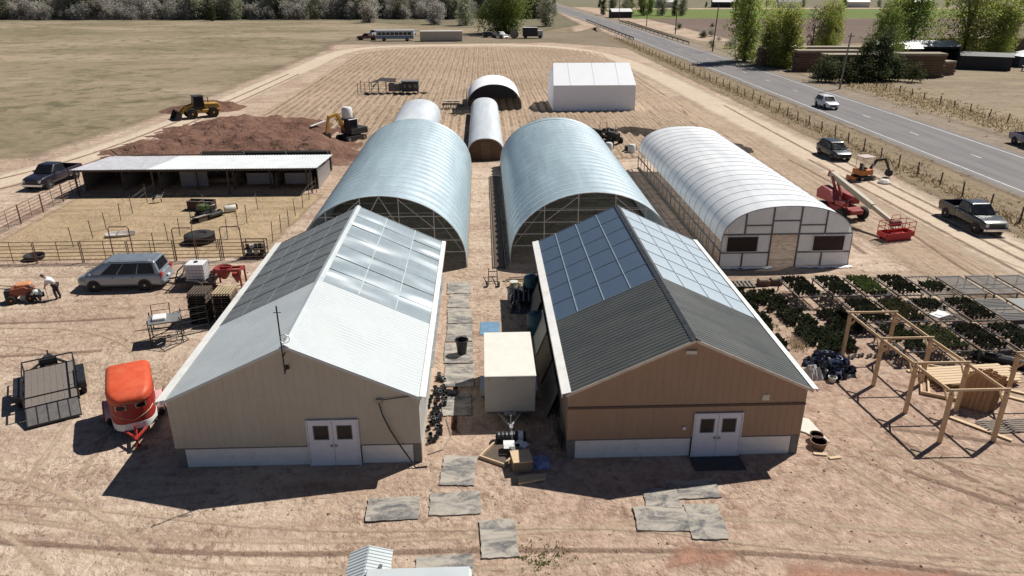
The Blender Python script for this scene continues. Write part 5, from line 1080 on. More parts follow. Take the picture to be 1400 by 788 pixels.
# ---------------------------------------------------------------- things at the back of the tilled field
bus = thing('old_bus', 'old pale blue and white bus parked before the river trees', 'bus', (-24.9, 228, 0), R(2))
part('body', M('bus_white', (.50, .52, .54), .5, var=.12), bus, lambda m: m.b2((-5.4, -1.25, .55), (5.4, 1.25, 3.0)), bevel=.2, seg=2); part('stripe', M('bus_blue', (.13, .19, .27), .5, var=.2), bus, lambda m: m.b2((-5.38, -1.262, .9), (5.38, -1.251, 1.45)))
for k in range(8): part('window', GLASSD, bus, lambda m: m.b2((-4.9+1.22*k, -1.268, 1.7), (-4.9+1.22*k+1.0, -1.252, 2.45)))
for x in (-3.2, 3.4):
    for s in (-1, 1): wheel(bus, x, s*1.1, .5, .3, 'white')
co = thing('shipping_container', 'long cream shipping container next to the old bus', 'container', (-11.6, 226.5, 0), R(2))
part('body', M('container_cream', (.46, .42, .34), .6, var=.1, dirt=(.33, .27, .2)), co, lambda m: [m.b2((-6.0, -1.2, .15), (6.0, 1.2, 2.75))]+[m.b2((-5.8+.4*k, -1.225, .3), (-5.8+.4*k+.2, -1.201, 2.6)) for k in range(29)]); part('roof', WHITE, co, lambda m: m.b2((-6.05, -1.25, 2.751), (6.05, 1.25, 2.82))); part('end_frame', WHITE, co, lambda m: m.b2((6.0, -1.24, .1), (6.1, 1.24, 2.75)))
for i, (x, y, rz, pc, kd, lb) in enumerate([(-33.5, 246, 70, (.5, .5, .5), 'pickup', 'white old pickup standing behind the bus front'), (-27.5, 248, 10, (.06, .07, .09), 'van', 'dark van behind the middle of the bus'), (-22, 250, 80, (.42, .43, .45), 'suv', 'pale car behind the rear of the bus'), (2.5, 240, 20, (.05, .05, .06), 'suv', 'dark car right of the cream container'), (5.8, 237, -60, (.40, .42, .42), 'pickup', 'pale wrecked pickup under the big tree'), (-33.5, 231.5, 170, (.16, .06, .05), 'pickup', 'rust red pickup in front of the bus')]):
    car('junk_car', lb, 'car', (x, y, 0), R(rz), carpaint('junk_paint_%d' % i, pc, .1, .6), kd, 'dark')
bxs = thing('box_truck_body', 'dark box truck body at the right end of the junk row', 'truck', (14.6, 236, 0)); part('box', M('dark_box_body', (.03, .032, .034), .7), bxs, lambda m: m.b2((-2.2, -1.2, .6), (2.2, 1.2, 3.1)), bevel=.05); part('roof', WHITE, bxs, lambda m: m.b2((-2.2, -1.2, 3.101), (2.2, 1.2, 3.16))); part('cab', M('dull_white_cab', (.38, .38, .37), .6), bxs, lambda m: m.b2((2.21, -1.1, .5), (3.8, 1.1, 2.2)), bevel=.15, seg=2)
for x in (-1.4, 3.0):
    for s in (-1, 1): wheel(bxs, x, s*1.0, .48, .3, 'dark')
rd_ = thing('cable_reel', 'grey cable reel standing beside the dark box truck', 'reel', (9.8, 235, 1.3)); part('flange', GREYWOOD, rd_, lambda m: m.lathe([(.2, -.6), (1.3, -.6), (1.3, -.5), (.5, -.49)], (0, 0, 0), 'y', 18)); part('flange', GREYWOOD, rd_, lambda m: m.lathe([(.5, .49), (1.3, .5), (1.3, .6), (.2, .6)], (0, 0, 0), 'y', 18)); part('drum', DARKWOOD, rd_, lambda m: m.lathe([(.6, -.485), (.6, .485)], (0, 0, 0), 'y', 14))
# animal pens on the tilled field
pv = thing('animal_pens', 'cluster of small dark animal pens with sagging shade cloth on the tilled field', 'pen', (-14.8, 122.5, 0))
SC = M('black_shade_net', (.022, .02, .019), .8, var=.3)
for x, y in [(-4.9+1.1*k, -.6) for k in range(9)]+[(-4.9+1.4*k, 2.4) for k in range(7)]: part('post', TP, pv, lambda m: m.tube([(x, y, 0), (x+rnd.uniform(-.05, .05), y, 1.9)], .05, 5))
for z in (.5, 1.0, 1.6): part('rail', TP, pv, lambda m: m.tube([(-4.9, -.6, z), (3.9, -.6, z)], .02, 4).tube([(-4.9, 2.4, z), (3.5, 2.4, z)], .02, 4).tube([(-4.9, -.6, z), (-4.9, 2.4, z)], .02, 4))
for q, zz in (((-3.3, -.2, -1.6, 2.2), (1.75, 2.0, 2.2, 1.5)), ((-1.7, .3, 1.0, 2.3), (2.1, 1.8, 2.2, 2.3)), ((-2.6, -.5, -1.9, .6), (1.3, 1.9, 1.8, 1.0))): part('shade_cloth', SC, pv, lambda m: m.slab([(q[0], q[1], zz[0]), (q[2], q[1], zz[1]), (q[2], q[3], zz[2]), (q[0], q[3], zz[3])], .03))
part('coop', M('coop_blue_black', (.035, .038, .055), .7), pv, lambda m: m.b2((2.0, -.4, .5), (4.6, 1.6, 2.0))); part('coop_roof', GREYP, pv, lambda m: m.b2((1.9, -.5, 2.001), (4.7, 1.7, 2.08))); [part('coop_leg', DARKWOOD, pv, lambda m: m.b2((x-.06, y-.06, 0), (x+.06, y+.06, .5))) for x in (2.1, 4.5) for y in (-.3, 1.5)]; [part('coop_window', GREYP, pv, lambda m: m.b2((x, -.42, 1.0), (x+.5, -.401, 1.6))) for x in (2.3, 3.1, 3.9)]
part('trough', OLDWOOD, pv, lambda m: m.b2((4.8, .2, 0), (6.0, .6, .3))); part('hutch', GREYWOOD, pv, lambda m: m.b2((-.2, .6, .4), (1.8, 1.9, 1.55)))
# ---------------------------------------------------------------- trees and bushes
def leafmat(name, c1, c2, tr=.35):
    t = NT(name); o = t.obj(); oi = t.n('ObjectInfo').outputs['Random']
    n = t.noise(o, .9, 3, .6); c = t.mix(t.ramp(n, .3, .7), c1, c2)
    hs = t.n('HueSaturation', {'Hue': t.math('ADD', .485, t.math('MULTIPLY', oi, .03)), 'Value': t.math('ADD', .8, t.math('MULTIPLY', oi, .4)), 'Color': c}).outputs[0]
    d = t.n('BsdfDiffuse', {0: hs}); tl = t.n('BsdfTranslucent', {0: hs}); m = t.n('MixShader', {0: tr, 1: d.outputs[0], 2: tl.outputs[0]})
    t.link(m.outputs[0], t.out.inputs[0]); MATS[name] = t.mat; return t.mat
L_SPRING = leafmat('spring_leaf', (.40, .45, .13), (.30, .36, .10), .6); L_OLIVE = leafmat('olive_leaf', (.40, .40, .29), (.29, .295, .205), .55); L_GREY = leafmat('grey_twig_leaf', (.50, .475, .425), (.38, .36, .32), .5)
L_DARK = leafmat('dark_leaf', (.11, .125, .06), (.075, .09, .045), .4); L_GREEN = leafmat('green_leaf', (.27, .34, .10), (.19, .25, .075), .55); L_BARE = leafmat('bare_twig', (.17, .14, .12), (.12, .10, .085), .1)
BARK = M('bark', (.10, .078, .06), .9, var=.3, scale=4.)
TREEMESH = {}
def tree_mesh(key, seed, H_, rx, leaf, nleaf, size, trunk=.25, lobes=9, base=.25, columnar=False, upright=.5):
    """crown made of leaf-sized faces grouped in clumps on lobes; trunk with limbs"""
    r = random.Random(seed); cr = MB(); L_ = []
    for k in range(lobes):
        a = r.uniform(0, 6.283); z = H_*(base+(1-base)*(k+.5)/lobes)
        f = math.sin(math.pi*min(.95, (z/H_-base*.6)/(1-base*.6)))**.6 if not columnar else .75
        d = rx*f*r.uniform(.15, .75); s = rx*r.uniform(.38, .62)*(1 if not columnar else .75)
        L_.append((Vector((d*math.cos(a), d*math.sin(a), z)), s, s*r.uniform(.7, 1.3 if not columnar else 2.0)))
    per = nleaf//lobes//6
    for c, s, sz in L_:
        for q in range(per):
            u = Vector((r.gauss(0, 1), r.gauss(0, 1), r.gauss(0, 1))).normalized(); rad = r.uniform(.45, 1.08)
            cc = c+Vector((u.x*s*rad, u.y*s*rad, u.z*sz*rad))
            if cc.z < .3: cc.z = .3+r.random()*.5
            for t_ in range(6):
                p = cc+Vector((r.gauss(0, 1), r.gauss(0, 1), r.gauss(0, 1)))*size*1.3
                n1 = (Vector((r.gauss(0, 1), r.gauss(0, 1), r.gauss(0, 1)))*.6+SUN*.9).normalized(); n2 = n1.orthogonal().normalized(); n3 = n1.cross(n2)
                s1 = size*r.uniform(.5, 1.1); s2 = s1*r.uniform(.5, .9)
                cr.add([p-n2*s1, p-n3*s2, p+n2*s1, p+n3*s2], [(0, 1, 2, 3)])
    tk = MB(); top = Vector((r.uniform(-.3, .3), r.uniform(-.3, .3), H_*.62))
    tk.tube([(0, 0, -.1), (r.uniform(-.1, .1), 0, H_*.25), top], [trunk, trunk*.75, trunk*.3], 7)
    for c, s, sz in L_[::1 if lobes < 14 else 2]:
        b = Vector((0, 0, H_*r.uniform(.12, .5))); mid = b.lerp(c, .5)+Vector((0, 0, H_*.04)); tk.tube([b, mid, c], [trunk*.4, trunk*.25, trunk*.08], 5)
    return cr.mesh('crown', leaf), tk.mesh('trunk', BARK)
def tree(key, name, label, x, y, sc_=1., rz=None, group=None, cat='tree', sz=None):
    cme, tme = TREEMESH[key]; t_ = thing(name, label, cat, (x, y, 0), rnd.uniform(0, 6.28) if rz is None else rz, group)
    t_.scale = (sc_, sc_, sc_*(sz or 1)); link('crown', cme, t_); link('trunk', tme, t_); return t_
for i in range(3):
    TREEMESH['olive%d' % i] = tree_mesh('olive', 20+i, 10, 4.6, L_OLIVE, 3200, .33, lobes=14, base=.06)
    TREEMESH['grey%d' % i] = tree_mesh('grey', 30+i, 6, 4.0, L_GREY, 2600, .26, lobes=12, base=.04)
    TREEMESH['green%d' % i] = tree_mesh('green', 40+i, 11, 4.2, L_GREEN, 3200, .33, lobes=14, base=.08)
    TREEMESH['dark%d' % i] = tree_mesh('dark', 50+i, 8, 2.4, L_DARK, 2200, .26, lobes=9, base=.08)
    TREEMESH['bush%d' % i] = tree_mesh('bush', 60+i, 1.6, 1.3, [L_DARK, L_OLIVE, L_GREY][i], 900, .11, trunk=.05, lobes=8, base=.05)
TREEMESH['willow'] = tree_mesh('willow', 71, 15, 4.6, L_SPRING, 11500, .21, .38, 26, .06); TREEMESH['willow2'] = tree_mesh('willow', 72, 11, 4.6, L_SPRING, 10000, .21, .35, 24, .03)
TREEMESH['spread'] = tree_mesh('spread', 73, 17, 8., L_SPRING, 13000, .24, .5, 26, .2); TREEMESH['spread2'] = tree_mesh('spread', 74, 14, 6.4, L_GREEN, 9000, .24, .42, 20, .15)
TREEMESH['big'] = tree_mesh('big', 75, 15, 9.5, L_GREEN, 15000, .34, .7, 30, .04); TREEMESH['bare'] = tree_mesh('bare', 76, 9, 3.2, L_BARE, 1500, .16, .22, 14, .3)
# near river trees: one mass of scrub in front (each tree its own object), denser behind
adj = {'olive': 'dull olive tree', 'grey': 'grey leafless looking shrub', 'green': 'green tree', 'dark': 'dark narrow tree'}
X = -245; i = 0; used = {}
GRP = 'trees along the river behind the left field'
while X < 34:
    for row, (dy, kinds, s) in enumerate(((0, ('grey', 'grey', 'olive'), .95), (7, ('grey', 'olive', 'grey'), 1.3), (15, ('olive', 'green', 'olive', 'grey', 'dark'), 1.15), (30, ('green', 'olive', 'green'), 1.4))):
        if row == 0 and X > -4: continue
        k = rnd.choice(kinds); x = X+rnd.uniform(-2.5, 2.5); y = 345+dy+rnd.uniform(-3, 3)-(0 if X < -70 else 0)
        tree(k+str(rnd.randrange(3)), 'river_tree', {'grey': 'grey twiggy shrub in the tree belt along the river behind the fields', 'olive': 'dull olive tree in the tree belt along the river behind the fields', 'green': 'green tree in the tree belt along the river behind the fields', 'dark': 'dark narrow tree in the tree belt along the river behind the fields'}[k], x, y, s*rnd.uniform(.8, 1.25), group=GRP+', '+k)['label'] = '%s, %s of the river belt %s' % ({'grey': 'grey twiggy shrub', 'olive': 'dull olive tree', 'green': 'green tree', 'dark': 'dark narrow tree'}[k], ('front row', 'second row', 'third row', 'back row')[row], 'at the left edge' if X < -170 else 'left of the yellow loader' if X < -130 else 'above the yellow loader' if X < -95 else 'above the dirt mound' if X < -60 else 'above the old bus' if X < -20 else 'around the big green tree')
    X += 5.2
for x, y, k, s, lb in ((-6, 300, 'olive0', 1., 'olive tree left of the big green tree by the junk cars'), (24, 292, 'olive1', .9, 'olive tree right of the big green tree by the junk cars'), (-17, 305, 'grey1', 1.2, 'grey shrub behind the cream container'), (-45, 318, 'grey2', 1.1, 'grey shrub at the far right corner of the left field'), (-111, 331, 'dark0', .75, 'lone dark shrub at the back edge of the left field')):
    tree(k, 'lone_tree', lb, x, y, s)
tree('big', 'big_tree', 'big round green tree above the junk cars at the top of the picture', 7.4, 256, 1.0)
tree('willow', 'willow_tree', 'tall spring green willow leaning beside the road', 57.8, 169, 1.12); tree('willow2', 'willow_tree', 'bushy spring green willow at the foot of the tall one', 60.4, 163, .85); tree('willow2', 'willow_tree', 'shorter spring green willow right of the tall one', 62, 157, 1.)
tree('bare', 'bare_tree', 'bare grey tree between the willows and the lumber', 79, 184, 1.15); tree('willow2', 'yard_tree', 'green tree behind the bare tree', 90, 200, .95); tree('willow2', 'yard_tree', 'rounded green tree just right of the bare tree', 85, 190, .8)
tree('dark1', 'juniper_tree', 'dark evergreen at the roadside in front of the lumber', 72.5, 136.5, 1.0); tree('dark2', 'juniper_tree', 'second dark evergreen beside the pale pole', 68.3, 135.5, .85); tree('spread2', 'yard_tree', 'tall olive green tree behind the tall lumber stack', 81, 153, .78)
tree('spread', 'yard_tree', 'large bright green tree over the dark sheds', 105, 166, 1.0); tree('spread2', 'yard_tree', 'duller green tree left of the large bright one', 96, 172, 1.0); tree('willow', 'yard_tree', 'slim green tree leaning left of the yard trees', 91.5, 171, .85); tree('willow2', 'yard_tree', 'bright green tree at the right side of the yard trees', 110.5, 163, 1.1)
for k in range(11): tree('bush0', 'roadside_bush', 'dark low bush below the lumber stacks, %s from the left' % ['first', 'second', 'third', 'fourth', 'fifth', 'sixth', 'seventh', 'eighth', 'ninth', 'tenth', 'eleventh'][k], 61+k*1.55+rnd.uniform(-.4, .4), 134.5+rnd.uniform(-1.6, 1.6), rnd.uniform(1.6, 2.7), group='bushes below the lumber stacks', cat='bush')
for k in range(26): tree('bush'+str(k % 3), 'far_bush', 'small bush on the strip between road and ploughed field', 60+rnd.uniform(0, 26), 195+rnd.uniform(0, 90), rnd.uniform(.5, 1.4), group='bushes beside the far road', cat='bush')
for k in range(30): tree(rnd.choice(('green0', 'olive1', 'olive2', 'dark0')), 'far_tree', 'distant tree on the far side of the green field', 66+k*13+rnd.uniform(-6, 6), 448+rnd.uniform(0, 25), rnd.uniform(.35, .75), group='trees beyond the green field')
for k in range(9): tree(rnd.choice(('green0', 'olive1', 'dark1', 'dark2')), 'far_tree', 'distant tree right of the road at the top of the picture', 58+k*4.5, 372+rnd.uniform(-8, 8), rnd.uniform(.6, 1.0), group='trees right of the far road')
fh = simple_shed((62, 352, 0), R(5), 9, 6, 2.6, 1.2, DKW, WHITE, 'distant white roofed hut right of the road at the top'); 
for k in range(6): simple_shed((105+k*38+rnd.uniform(-8, 8), 455+rnd.uniform(0, 12), 0), rnd.uniform(-.3, .3), 13, 7, 3, 1.6, [CREAM, DKW, WHITE][k % 3], [PALER, WHITE, GREYP][k % 3], 'distant farm building number %s beyond the green field' % ['one from the left', 'two from the left', 'three from the left', 'four from the left', 'five from the left', 'six from the left'][k] if False else 'distant %s beyond the green field, %s from the left' % (['cream house', 'dark barn', 'white house'][k % 3], ['first', 'second', 'third', 'fourth', 'fifth', 'sixth'][k]), 'house')

# dry grass along the fences, weeds and stones: nobody could count them
def tufts(name, label, cat, n, place, h, mat, blades=6, wd=.035):
    m = MB()
    for _ in range(n):
        x, y, s = place()
        for b in range(blades):
            a = rnd.uniform(0, 6.28); l = h*s*rnd.uniform(.5, 1.1); ox, oy = rnd.gauss(0, .12*s), rnd.gauss(0, .12*s); dx, dy = math.cos(a)*l*.5, math.sin(a)*l*.5
            px, py = -math.sin(a)*wd*s*2, math.cos(a)*wd*s*2
            m.add([(x+ox-px, y+oy-py, 0), (x+ox+px, y+oy+py, 0), (x+ox+dx, y+oy+dy, l)], [(0, 1, 2)])
    o = m.build(name, mat); return tag(o, label, cat, kind='stuff')
DRYG = leafmat('dry_grass_blade', (.56, .46, .30), (.44, .36, .23), .55); WEED = leafmat('weed_blade', (.22, .23, .10), (.15, .165, .07), .45)
def pf(): y = rnd.uniform(30, 235); return (41.3+rnd.gauss(0, .55)-(0 if y < 120 else .01*(y-120)), y, rnd.uniform(.7, 1.7))
tufts('dry_grass', 'dry yellow grass along the fence between track and road', 'grass', 3600, pf, .22, DRYG, 5, .03)
def pf2(): return (66.5+rnd.gauss(0, 2.2), rnd.uniform(55, 140), rnd.uniform(.7, 1.8))
tufts('dry_grass', 'dry yellow grass along the fence across the road', 'grass', 3200, pf2, .24, DRYG, 5, .035)
def pf3(): y = rnd.uniform(46, 180); return (rnd.uniform(38.5, 46), y, rnd.uniform(.4, 1.))
tufts('verge_weeds', 'sparse weeds on the verge beside the road', 'weeds', 900, pf3, .16, WEED, 5, .03)
def pf4():
    c = rnd.choice(((2.0, 19.1, .35), (1.5, 18.9, .3), (-22.5, 63.6, 4), (-28, 63.8, 4), (27.3, 53, 1.0), (-20.6, 57.6, 1.2), (15.5, 36.2, .4)))
    return (c[0]+rnd.gauss(0, c[2]), c[1]+rnd.gauss(0, .35), rnd.uniform(.2, .45))
tufts('yard_weeds', 'small green weeds growing in the yard dirt', 'weeds', 320, pf4, .22, WEED, 6, .03)
st = MB()
for _ in range(2600):
    x, y = rnd.uniform(-30, 34), 15.5+30*rnd.random()**1.6
    if -12.3 < x < -2.3 and 24 < y < 42 or 2.9 < x < 12.5 and 24 < y < 42: continue
    s = rnd.uniform(.02, .06)*(1.7 if rnd.random() < .06 else 1); a = rnd.random()*3
    st.add([(x+s*math.cos(a+k*1.571)*rnd.uniform(.7, 1.3), y+s*math.sin(a+k*1.571)*rnd.uniform(.7, 1.3), -.005) for k in range(4)]+[(x, y, s*rnd.uniform(.5, .9))], [(0, 1, 4), (1, 2, 4), (2, 3, 4), (3, 0, 4)])
tag(st.build('stones', M('clod_brown', (.24, .165, .11), .95, var=.35, scale=.6)), 'small dirt clods and stones scattered over the yard', 'stones', kind='stuff')

# ---------------------------------------------------------------- mats and boards on the ground
t = NT('worn_mat'); o = t.obj(); oi = t.n('ObjectInfo').outputs['Random']; vv = t.n('VectorMath', {0: o, 1: t.n('CombineXYZ', {0: t.math('MULTIPLY', oi, 40.), 1: t.math('MULTIPLY', oi, 17.)}).outputs[0]}, operation='ADD').outputs[0]
n1 = t.noise(t.scaled(vv, 1, 2.2, 1), .9, 7, .75, .8); n2 = t.noise(vv, 9, 4, .7); c = t.mix(t.ramp(n1, .36, .60), (.105, .107, .112), (.40, .365, .31)); c = t.mix(t.math('MULTIPLY', t.ramp(n2, .45, .7), .45), c, (.42, .36, .28)); t.base(c, .9, n2, .3, .01); MATM = t.mat
mlabs = ['dusty rubber mat nearest the left large tunnel, first in the aisle row', 'dusty rubber mat second in the aisle row from the tunnels', 'dark grey rubber mat third in the aisle row from the tunnels', 'dark grey rubber mat under the black bucket end of the aisle row', 'pale rubber mat beside the black bucket', 'pale rubber mat beside the rear of the cargo trailer', 'rubber mat half in the cargo trailer shadow', 'mottled mat just beyond the cargo trailer shadow', 'leftmost mat in front of the tan building', 'wide mat between the leftmost mat and the cargo trailer', 'upright mat closest to the bottom of the picture', 'mat half hidden by the white camper roof', 'wide mat left of the pair in front of the brown door', 'upright mat at the right of the group in front of the brown door', 'upper grey mat of the group in front of the brown door', 'thin sandy mat nearest the step of the brown door']
for i, (x, y, a, b, rz) in enumerate([(-1.6, 42.0, 1.4, 1.85, 2), (-1.55, 40.0, 1.22, 1.9, -2), (-1.45, 37.95, 1.35, 2.0, 3), (-1.4, 35.8, 1.35, 2.05, 0), (-1.38, 33.5, 1.42, 2.2, 1), (-1.3, 31.2, 1.42, 2.1, -1), (-1.35, 28.6, 1.3, 1.83, 2), (-1.12, 23.8, 1.3, 1.83, -4), (-3.4, 21.65, 1.85, 1.25, 3), (-1.2, 21.85, 1.83, 1.22, 1), (.32, 20.0, 1.22, 1.85, 3), (-1.45, 18.75, 1.85, 1.0, 2), (6.05, 20.75, 1.83, 1.25, -3), (7.55, 20.55, 1.22, 1.8, -4), (6.3, 21.85, 1.25, 1.1, -3), (7.6, 22.35, 1.83, 1.1, 2)]):
    r_ = random.Random(i+4); m = MB(); ring = []
    NN = 9
    for j in range(4*NN):
        s, k = divmod(j, NN); f = k/NN; e = [(f-.5, -.5), (.5, f-.5), (.5-f, .5), (-.5, .5-f)][s]
        ring.append((e[0]*a+r_.uniform(-.025, .025), e[1]*b+r_.uniform(-.025, .025)))
    m.prism(ring, .0, 1., 'z'); v_ = []
    lift = (r_.uniform(-1, 1), r_.uniform(-1, 1))
    for (px, py, pz) in m.v: v_.append((px, py, (.035 if pz > .5 else .0)+.018+.05*max(0, (px/a*lift[0]+py/b*lift[1]))))
    m.v = v_; o_ = m.build('rubber_mat', MATM, None, (x, y, 0), R(rz)); tag(o_, mlabs[i], 'mat', 'rubber mats laid as stepping path')
# aisle planks, cart, blue tarp, bins
def one(name, label, cat, mat, fn, loc=(0, 0, 0), rz=0, **kw): m = MB(); fn(m); return tag(m.build(name, mat, None, loc, rz, **kw), label, cat)
tr = thing('soil_bed', 'long dark strip of wet soil down the aisle between the tunnels', 'bed', (.95, 45.2, 0)); part('soil', M('dark_wet_soil', (.075, .055, .042), .9, var=.25, scale=3., bump=.4), tr, lambda m: m.prism([(-.36, .0), (.36, .0), (.30, .07), (-.30, .07)], 0, 24, 'y')); [part('edge_board', OLDWOOD, tr, lambda m: m.b2((x, 0, 0), (x+.05, 24, .12))) for x in (-.42, .37)]
pb = thing('pipe_line', 'thin dark irrigation pipe along the right large tunnel', 'pipe', (1.35, 46, 0)); part('pipe', BLACKP, pb, lambda m: m.tube([(.02*math.sin(k), k*1.1, .05) for k in range(22)], .05, 6)); part('pipe_end', BLACKP, pb, lambda m: m.tube([(0, -.02, .05), (0, -.3, .05)], .07, 8))
hc = thing('hand_cart', 'black two handled cart frame at the near end of the soil bed', 'cart', (.48, 43.0, 0)); part('frame', BLACK, hc, lambda m: [m.tube([(x, -.9, .12), (x, .2, .28), (x, 1.0, .5)], .03, 5) for x in (-.27, .27)]+[m.bar((-.27, y, .2+y*.2), (.27, y, .2+y*.2), .04) for y in (-.3, .2, .8)]); [wheel(hc, x, -.8, .17, .1, 'dark', R(90)) for x in (-.36, .36)]
one('blue_mat', 'faded blue plastic sheet lying behind the cargo trailer', 'sheet', M('faded_blue', (.13, .24, .36), .7, var=.2), lambda m: m.prism([(-.55, -.8), (.5, -.75), (.55, .75), (-.5, .8)], .0, .03, 'z'), (.22, 36.3, .005))
bn = thing('black_bucket', 'black plastic bin standing on the mats left of the cargo trailer', 'bin', (-1.22, 33.4, .05)); part('shell', BLACKP, bn, lambda m: m.lathe([(.02, .01), (.22, 0), (.30, .72), (.33, .72), (.33, .78), (.29, .78), (.21, .05), (.02, .05)], (0, 0, 0), 'z', 20), smooth=True); part('rim', BLACK, bn, lambda m: m.tube([(.33*math.cos(a), .33*math.sin(a), .77) for a in [k*math.pi/10 for k in range(21)]], .02, 5)); part('handle', BLACK, bn, lambda m: m.tube([(-.33, 0, .72), (-.2, 0, .98), (.2, 0, .98), (.33, 0, .72)], .015, 5))
for (x, y, lb) in ((2.72, 40.9, 'teal plastic tank behind the brown building corner'), (2.62, 35.6, 'teal round barrel against the brown building wall')):
    tk_ = thing('water_tank', lb, 'tank', (x, y, 0)); part('shell', TEAL, tk_, lambda m: m.lathe([(.02, 0), (.42, 0), (.45, .08), (.44, .5), (.46, .55), (.44, .6), (.45, 1.05), (.38, 1.18), (.12, 1.22), (.02, 1.22)], (0, 0, 0), 'z', 22), smooth=True); part('cap', BLACKP, tk_, lambda m: m.lathe([(.1, 1.2), (.1, 1.27)], (0, 0, 0), 'z', 12))
tp = thing('black_plastic_pile', 'heap of crumpled black plastic sheeting behind the cargo trailer', 'plastic', (2.1, 40.0, 0))
def heap(m, rx, ry, h, seed, n=26, amp=.5):
    vs = []; fs = []
    for j in range(n+1):
        for i in range(n+1):
            u, v = i/n*2-1, j/n*2-1; d = max(abs(u), abs(v)); z = h*(1-d**3)*(.55+amp*mnoise.noise((u*3+seed, v*3, 2))+.4*abs(mnoise.noise((u*7, v*7+seed, 4))))
            vs.append((u*rx*(1+.12*mnoise.noise((v*2, seed, u))), v*ry*(1+.12*mnoise.noise((u*2, seed, 3+v))), max(0.01, z)))
    for j in range(n):
        for i in range(n): a = j*(n+1)+i; fs.append((a, a+1, a+n+2, a+n+1))
    m.add(vs, fs)
part('sheeting', M('shiny_black_plastic', (.02, .02, .024), .28, var=.3, spec=.7), tp, lambda m: heap(m, .75, 1.9, .55, 3, 30, .7)); [part('roll', BLACKP, tp, lambda m: m.tube([(x, -1.2, .45), (x+.1, 1.3, .55)], .07, 7)) for x in (-.45, -.2, .1, .4)]
pl = thing('loose_planks', 'pale planks lying across the aisle end by the teal tank', 'planks', (2.2, 43.0, 0)); [part('plank', OLDWOOD, pl, lambda m: m.box((.2*k-.2, .25*k, .04+.03*k), (1.8, .15, .04), rz=.06*k)) for k in range(3)]; part('plank', PINEX, pl, lambda m: m.box((-.7, .3, .04), (.12, 1.0, .04), rz=-.5))
sk_ = thing('straw_pile', 'small pale pile of straw and wood beside the black plastic', 'straw', (1.95, 42.1, 0)); part('pile', M('straw', (.46, .37, .22), .9, var=.2), sk_, lambda m: heap(m, .5, .4, .35, 8, 12)); part('drum_lid', CREAM, sk_, lambda m: m.lathe([(.02, .3), (.26, .3), (.26, .36), (.02, .36)], (-.2, 0, 0), 'z', 16))
pr_ = thing('black_drain_pipe', 'coil of black ribbed drain pipe in front of the cargo trailer', 'pipe', (.95, 25.75, 0)); part('pipe', BLACKP, pr_, lambda m: m.lathe([(.12, -.62), (.22, -.62)]+[(.22 if k % 2 else .19, -.6+.08*k) for k in range(16)]+[(.12, .62)], (0, 0, .22), 'x', 14)); part('band', GALV, pr_, lambda m: m.lathe([(.225, .02), (.225, .07)], (0, 0, .22), 'x', 14)); part('band', WHITE, pr_, lambda m: m.lathe([(.226, .3), (.226, .5)], (0, 0, .22), 'x', 14))
jk = thing('wooden_tray', 'open wooden tray frame with papers in front of the drain pipe', 'frame', (.65, 24.85, 0), R(-32)); [part('board', PINEX, jk, lambda m: m.b2(*q)) for q in (((-.7, -.75, 0), (-.64, .75, .14)), ((.4, -.75, 0), (.46, .75, .14)), ((-.64, -.75, 0), (.4, -.69, .14)), ((-.64, .69, 0), (.4, .75, .14)))]; part('dark_base', DARKWOOD, jk, lambda m: m.b2((-.64, -.69, .01), (.4, .69, .03)))
for k, (x, y, mt, lb) in enumerate(((.85, 25.1, WHITE, 'white paper box lying in the wooden tray frame'), (1.1, 24.8, GREYP, 'grey box in the pile before the drain pipe'), (1.25, 25.05, WHITE, 'second white box in the pile before the drain pipe'))): b_ = thing('junk_box', lb, 'box', (x, y, .16), R(25*k)); part('carton', mt, b_, lambda m: m.b2((-.22, -.16, 0), (.22, .16, .2))); part('flap', mt, b_, lambda m: m.box((.0, -.26, .2), (.42, .2, .012), rx=.4))
cbx = thing('wooden_crate', 'brown plywood crate with pale lid near the middle front', 'crate', (1.35, 23.95, 0), R(8)); part('body', OLDWOOD, cbx, lambda m: m.b2((-.42, -.38, 0), (.3, .38, .5))); part('lid', PINEX, cbx, lambda m: m.b2((-.44, -.40, .501), (.32, .40, .54)))
one('pale_board', 'pale cut board lying on the ground in front of the plywood crate', 'board', PINEX, lambda m: m.prism([(-.55, -.25), (.5, -.12), (.62, .2), (-.5, .22)], .02, .10, 'z'), (1.65, 23.15, 0), R(8))
one('blue_feed_bag', 'crumpled blue and white feed bag next to the plywood crate', 'bag', M('feed_bag_blue', (.22, .25, .42), .5, var=.5, scale=4.), lambda m: heap(m, .42, .45, .3, 12, 14, .6), (2.0, 24.2, 0))
pa = thing('leaning_pallet', 'weathered pallet leaning on the brown building front corner', 'pallet', (2.85, 25.5, 0), R(-12)); [part('slat', GREYWOOD, pa, lambda m: m.box((.0, -.45+.18*k, .52), (.03, .12, 1.1), ry=-.42)) for k in range(6)]; [part('stringer', OLDWOOD, pa, lambda m: m.bar((.06-.42*z, -.5, z+.06), (.06-.42*z, .5, z+.06), .08, .04)) for z in (.05, .5, .93)]
for k in range(4): one('leaning_board', 'long narrow board leaning along the brown building side wall, %s from the front' % ['first', 'second', 'third', 'fourth'][k], 'board', [GREYWOOD, OLDWOOD, CREAM, GREYWOOD][k], lambda m: m.slab([(0, 0, .0), (0, 2.6, .0), (.5, 2.6, 1.3), (.5, 0, 1.3)], .04), (2.5, 27.4+2.9*k+(.8 if k > 2 else 0), .02))
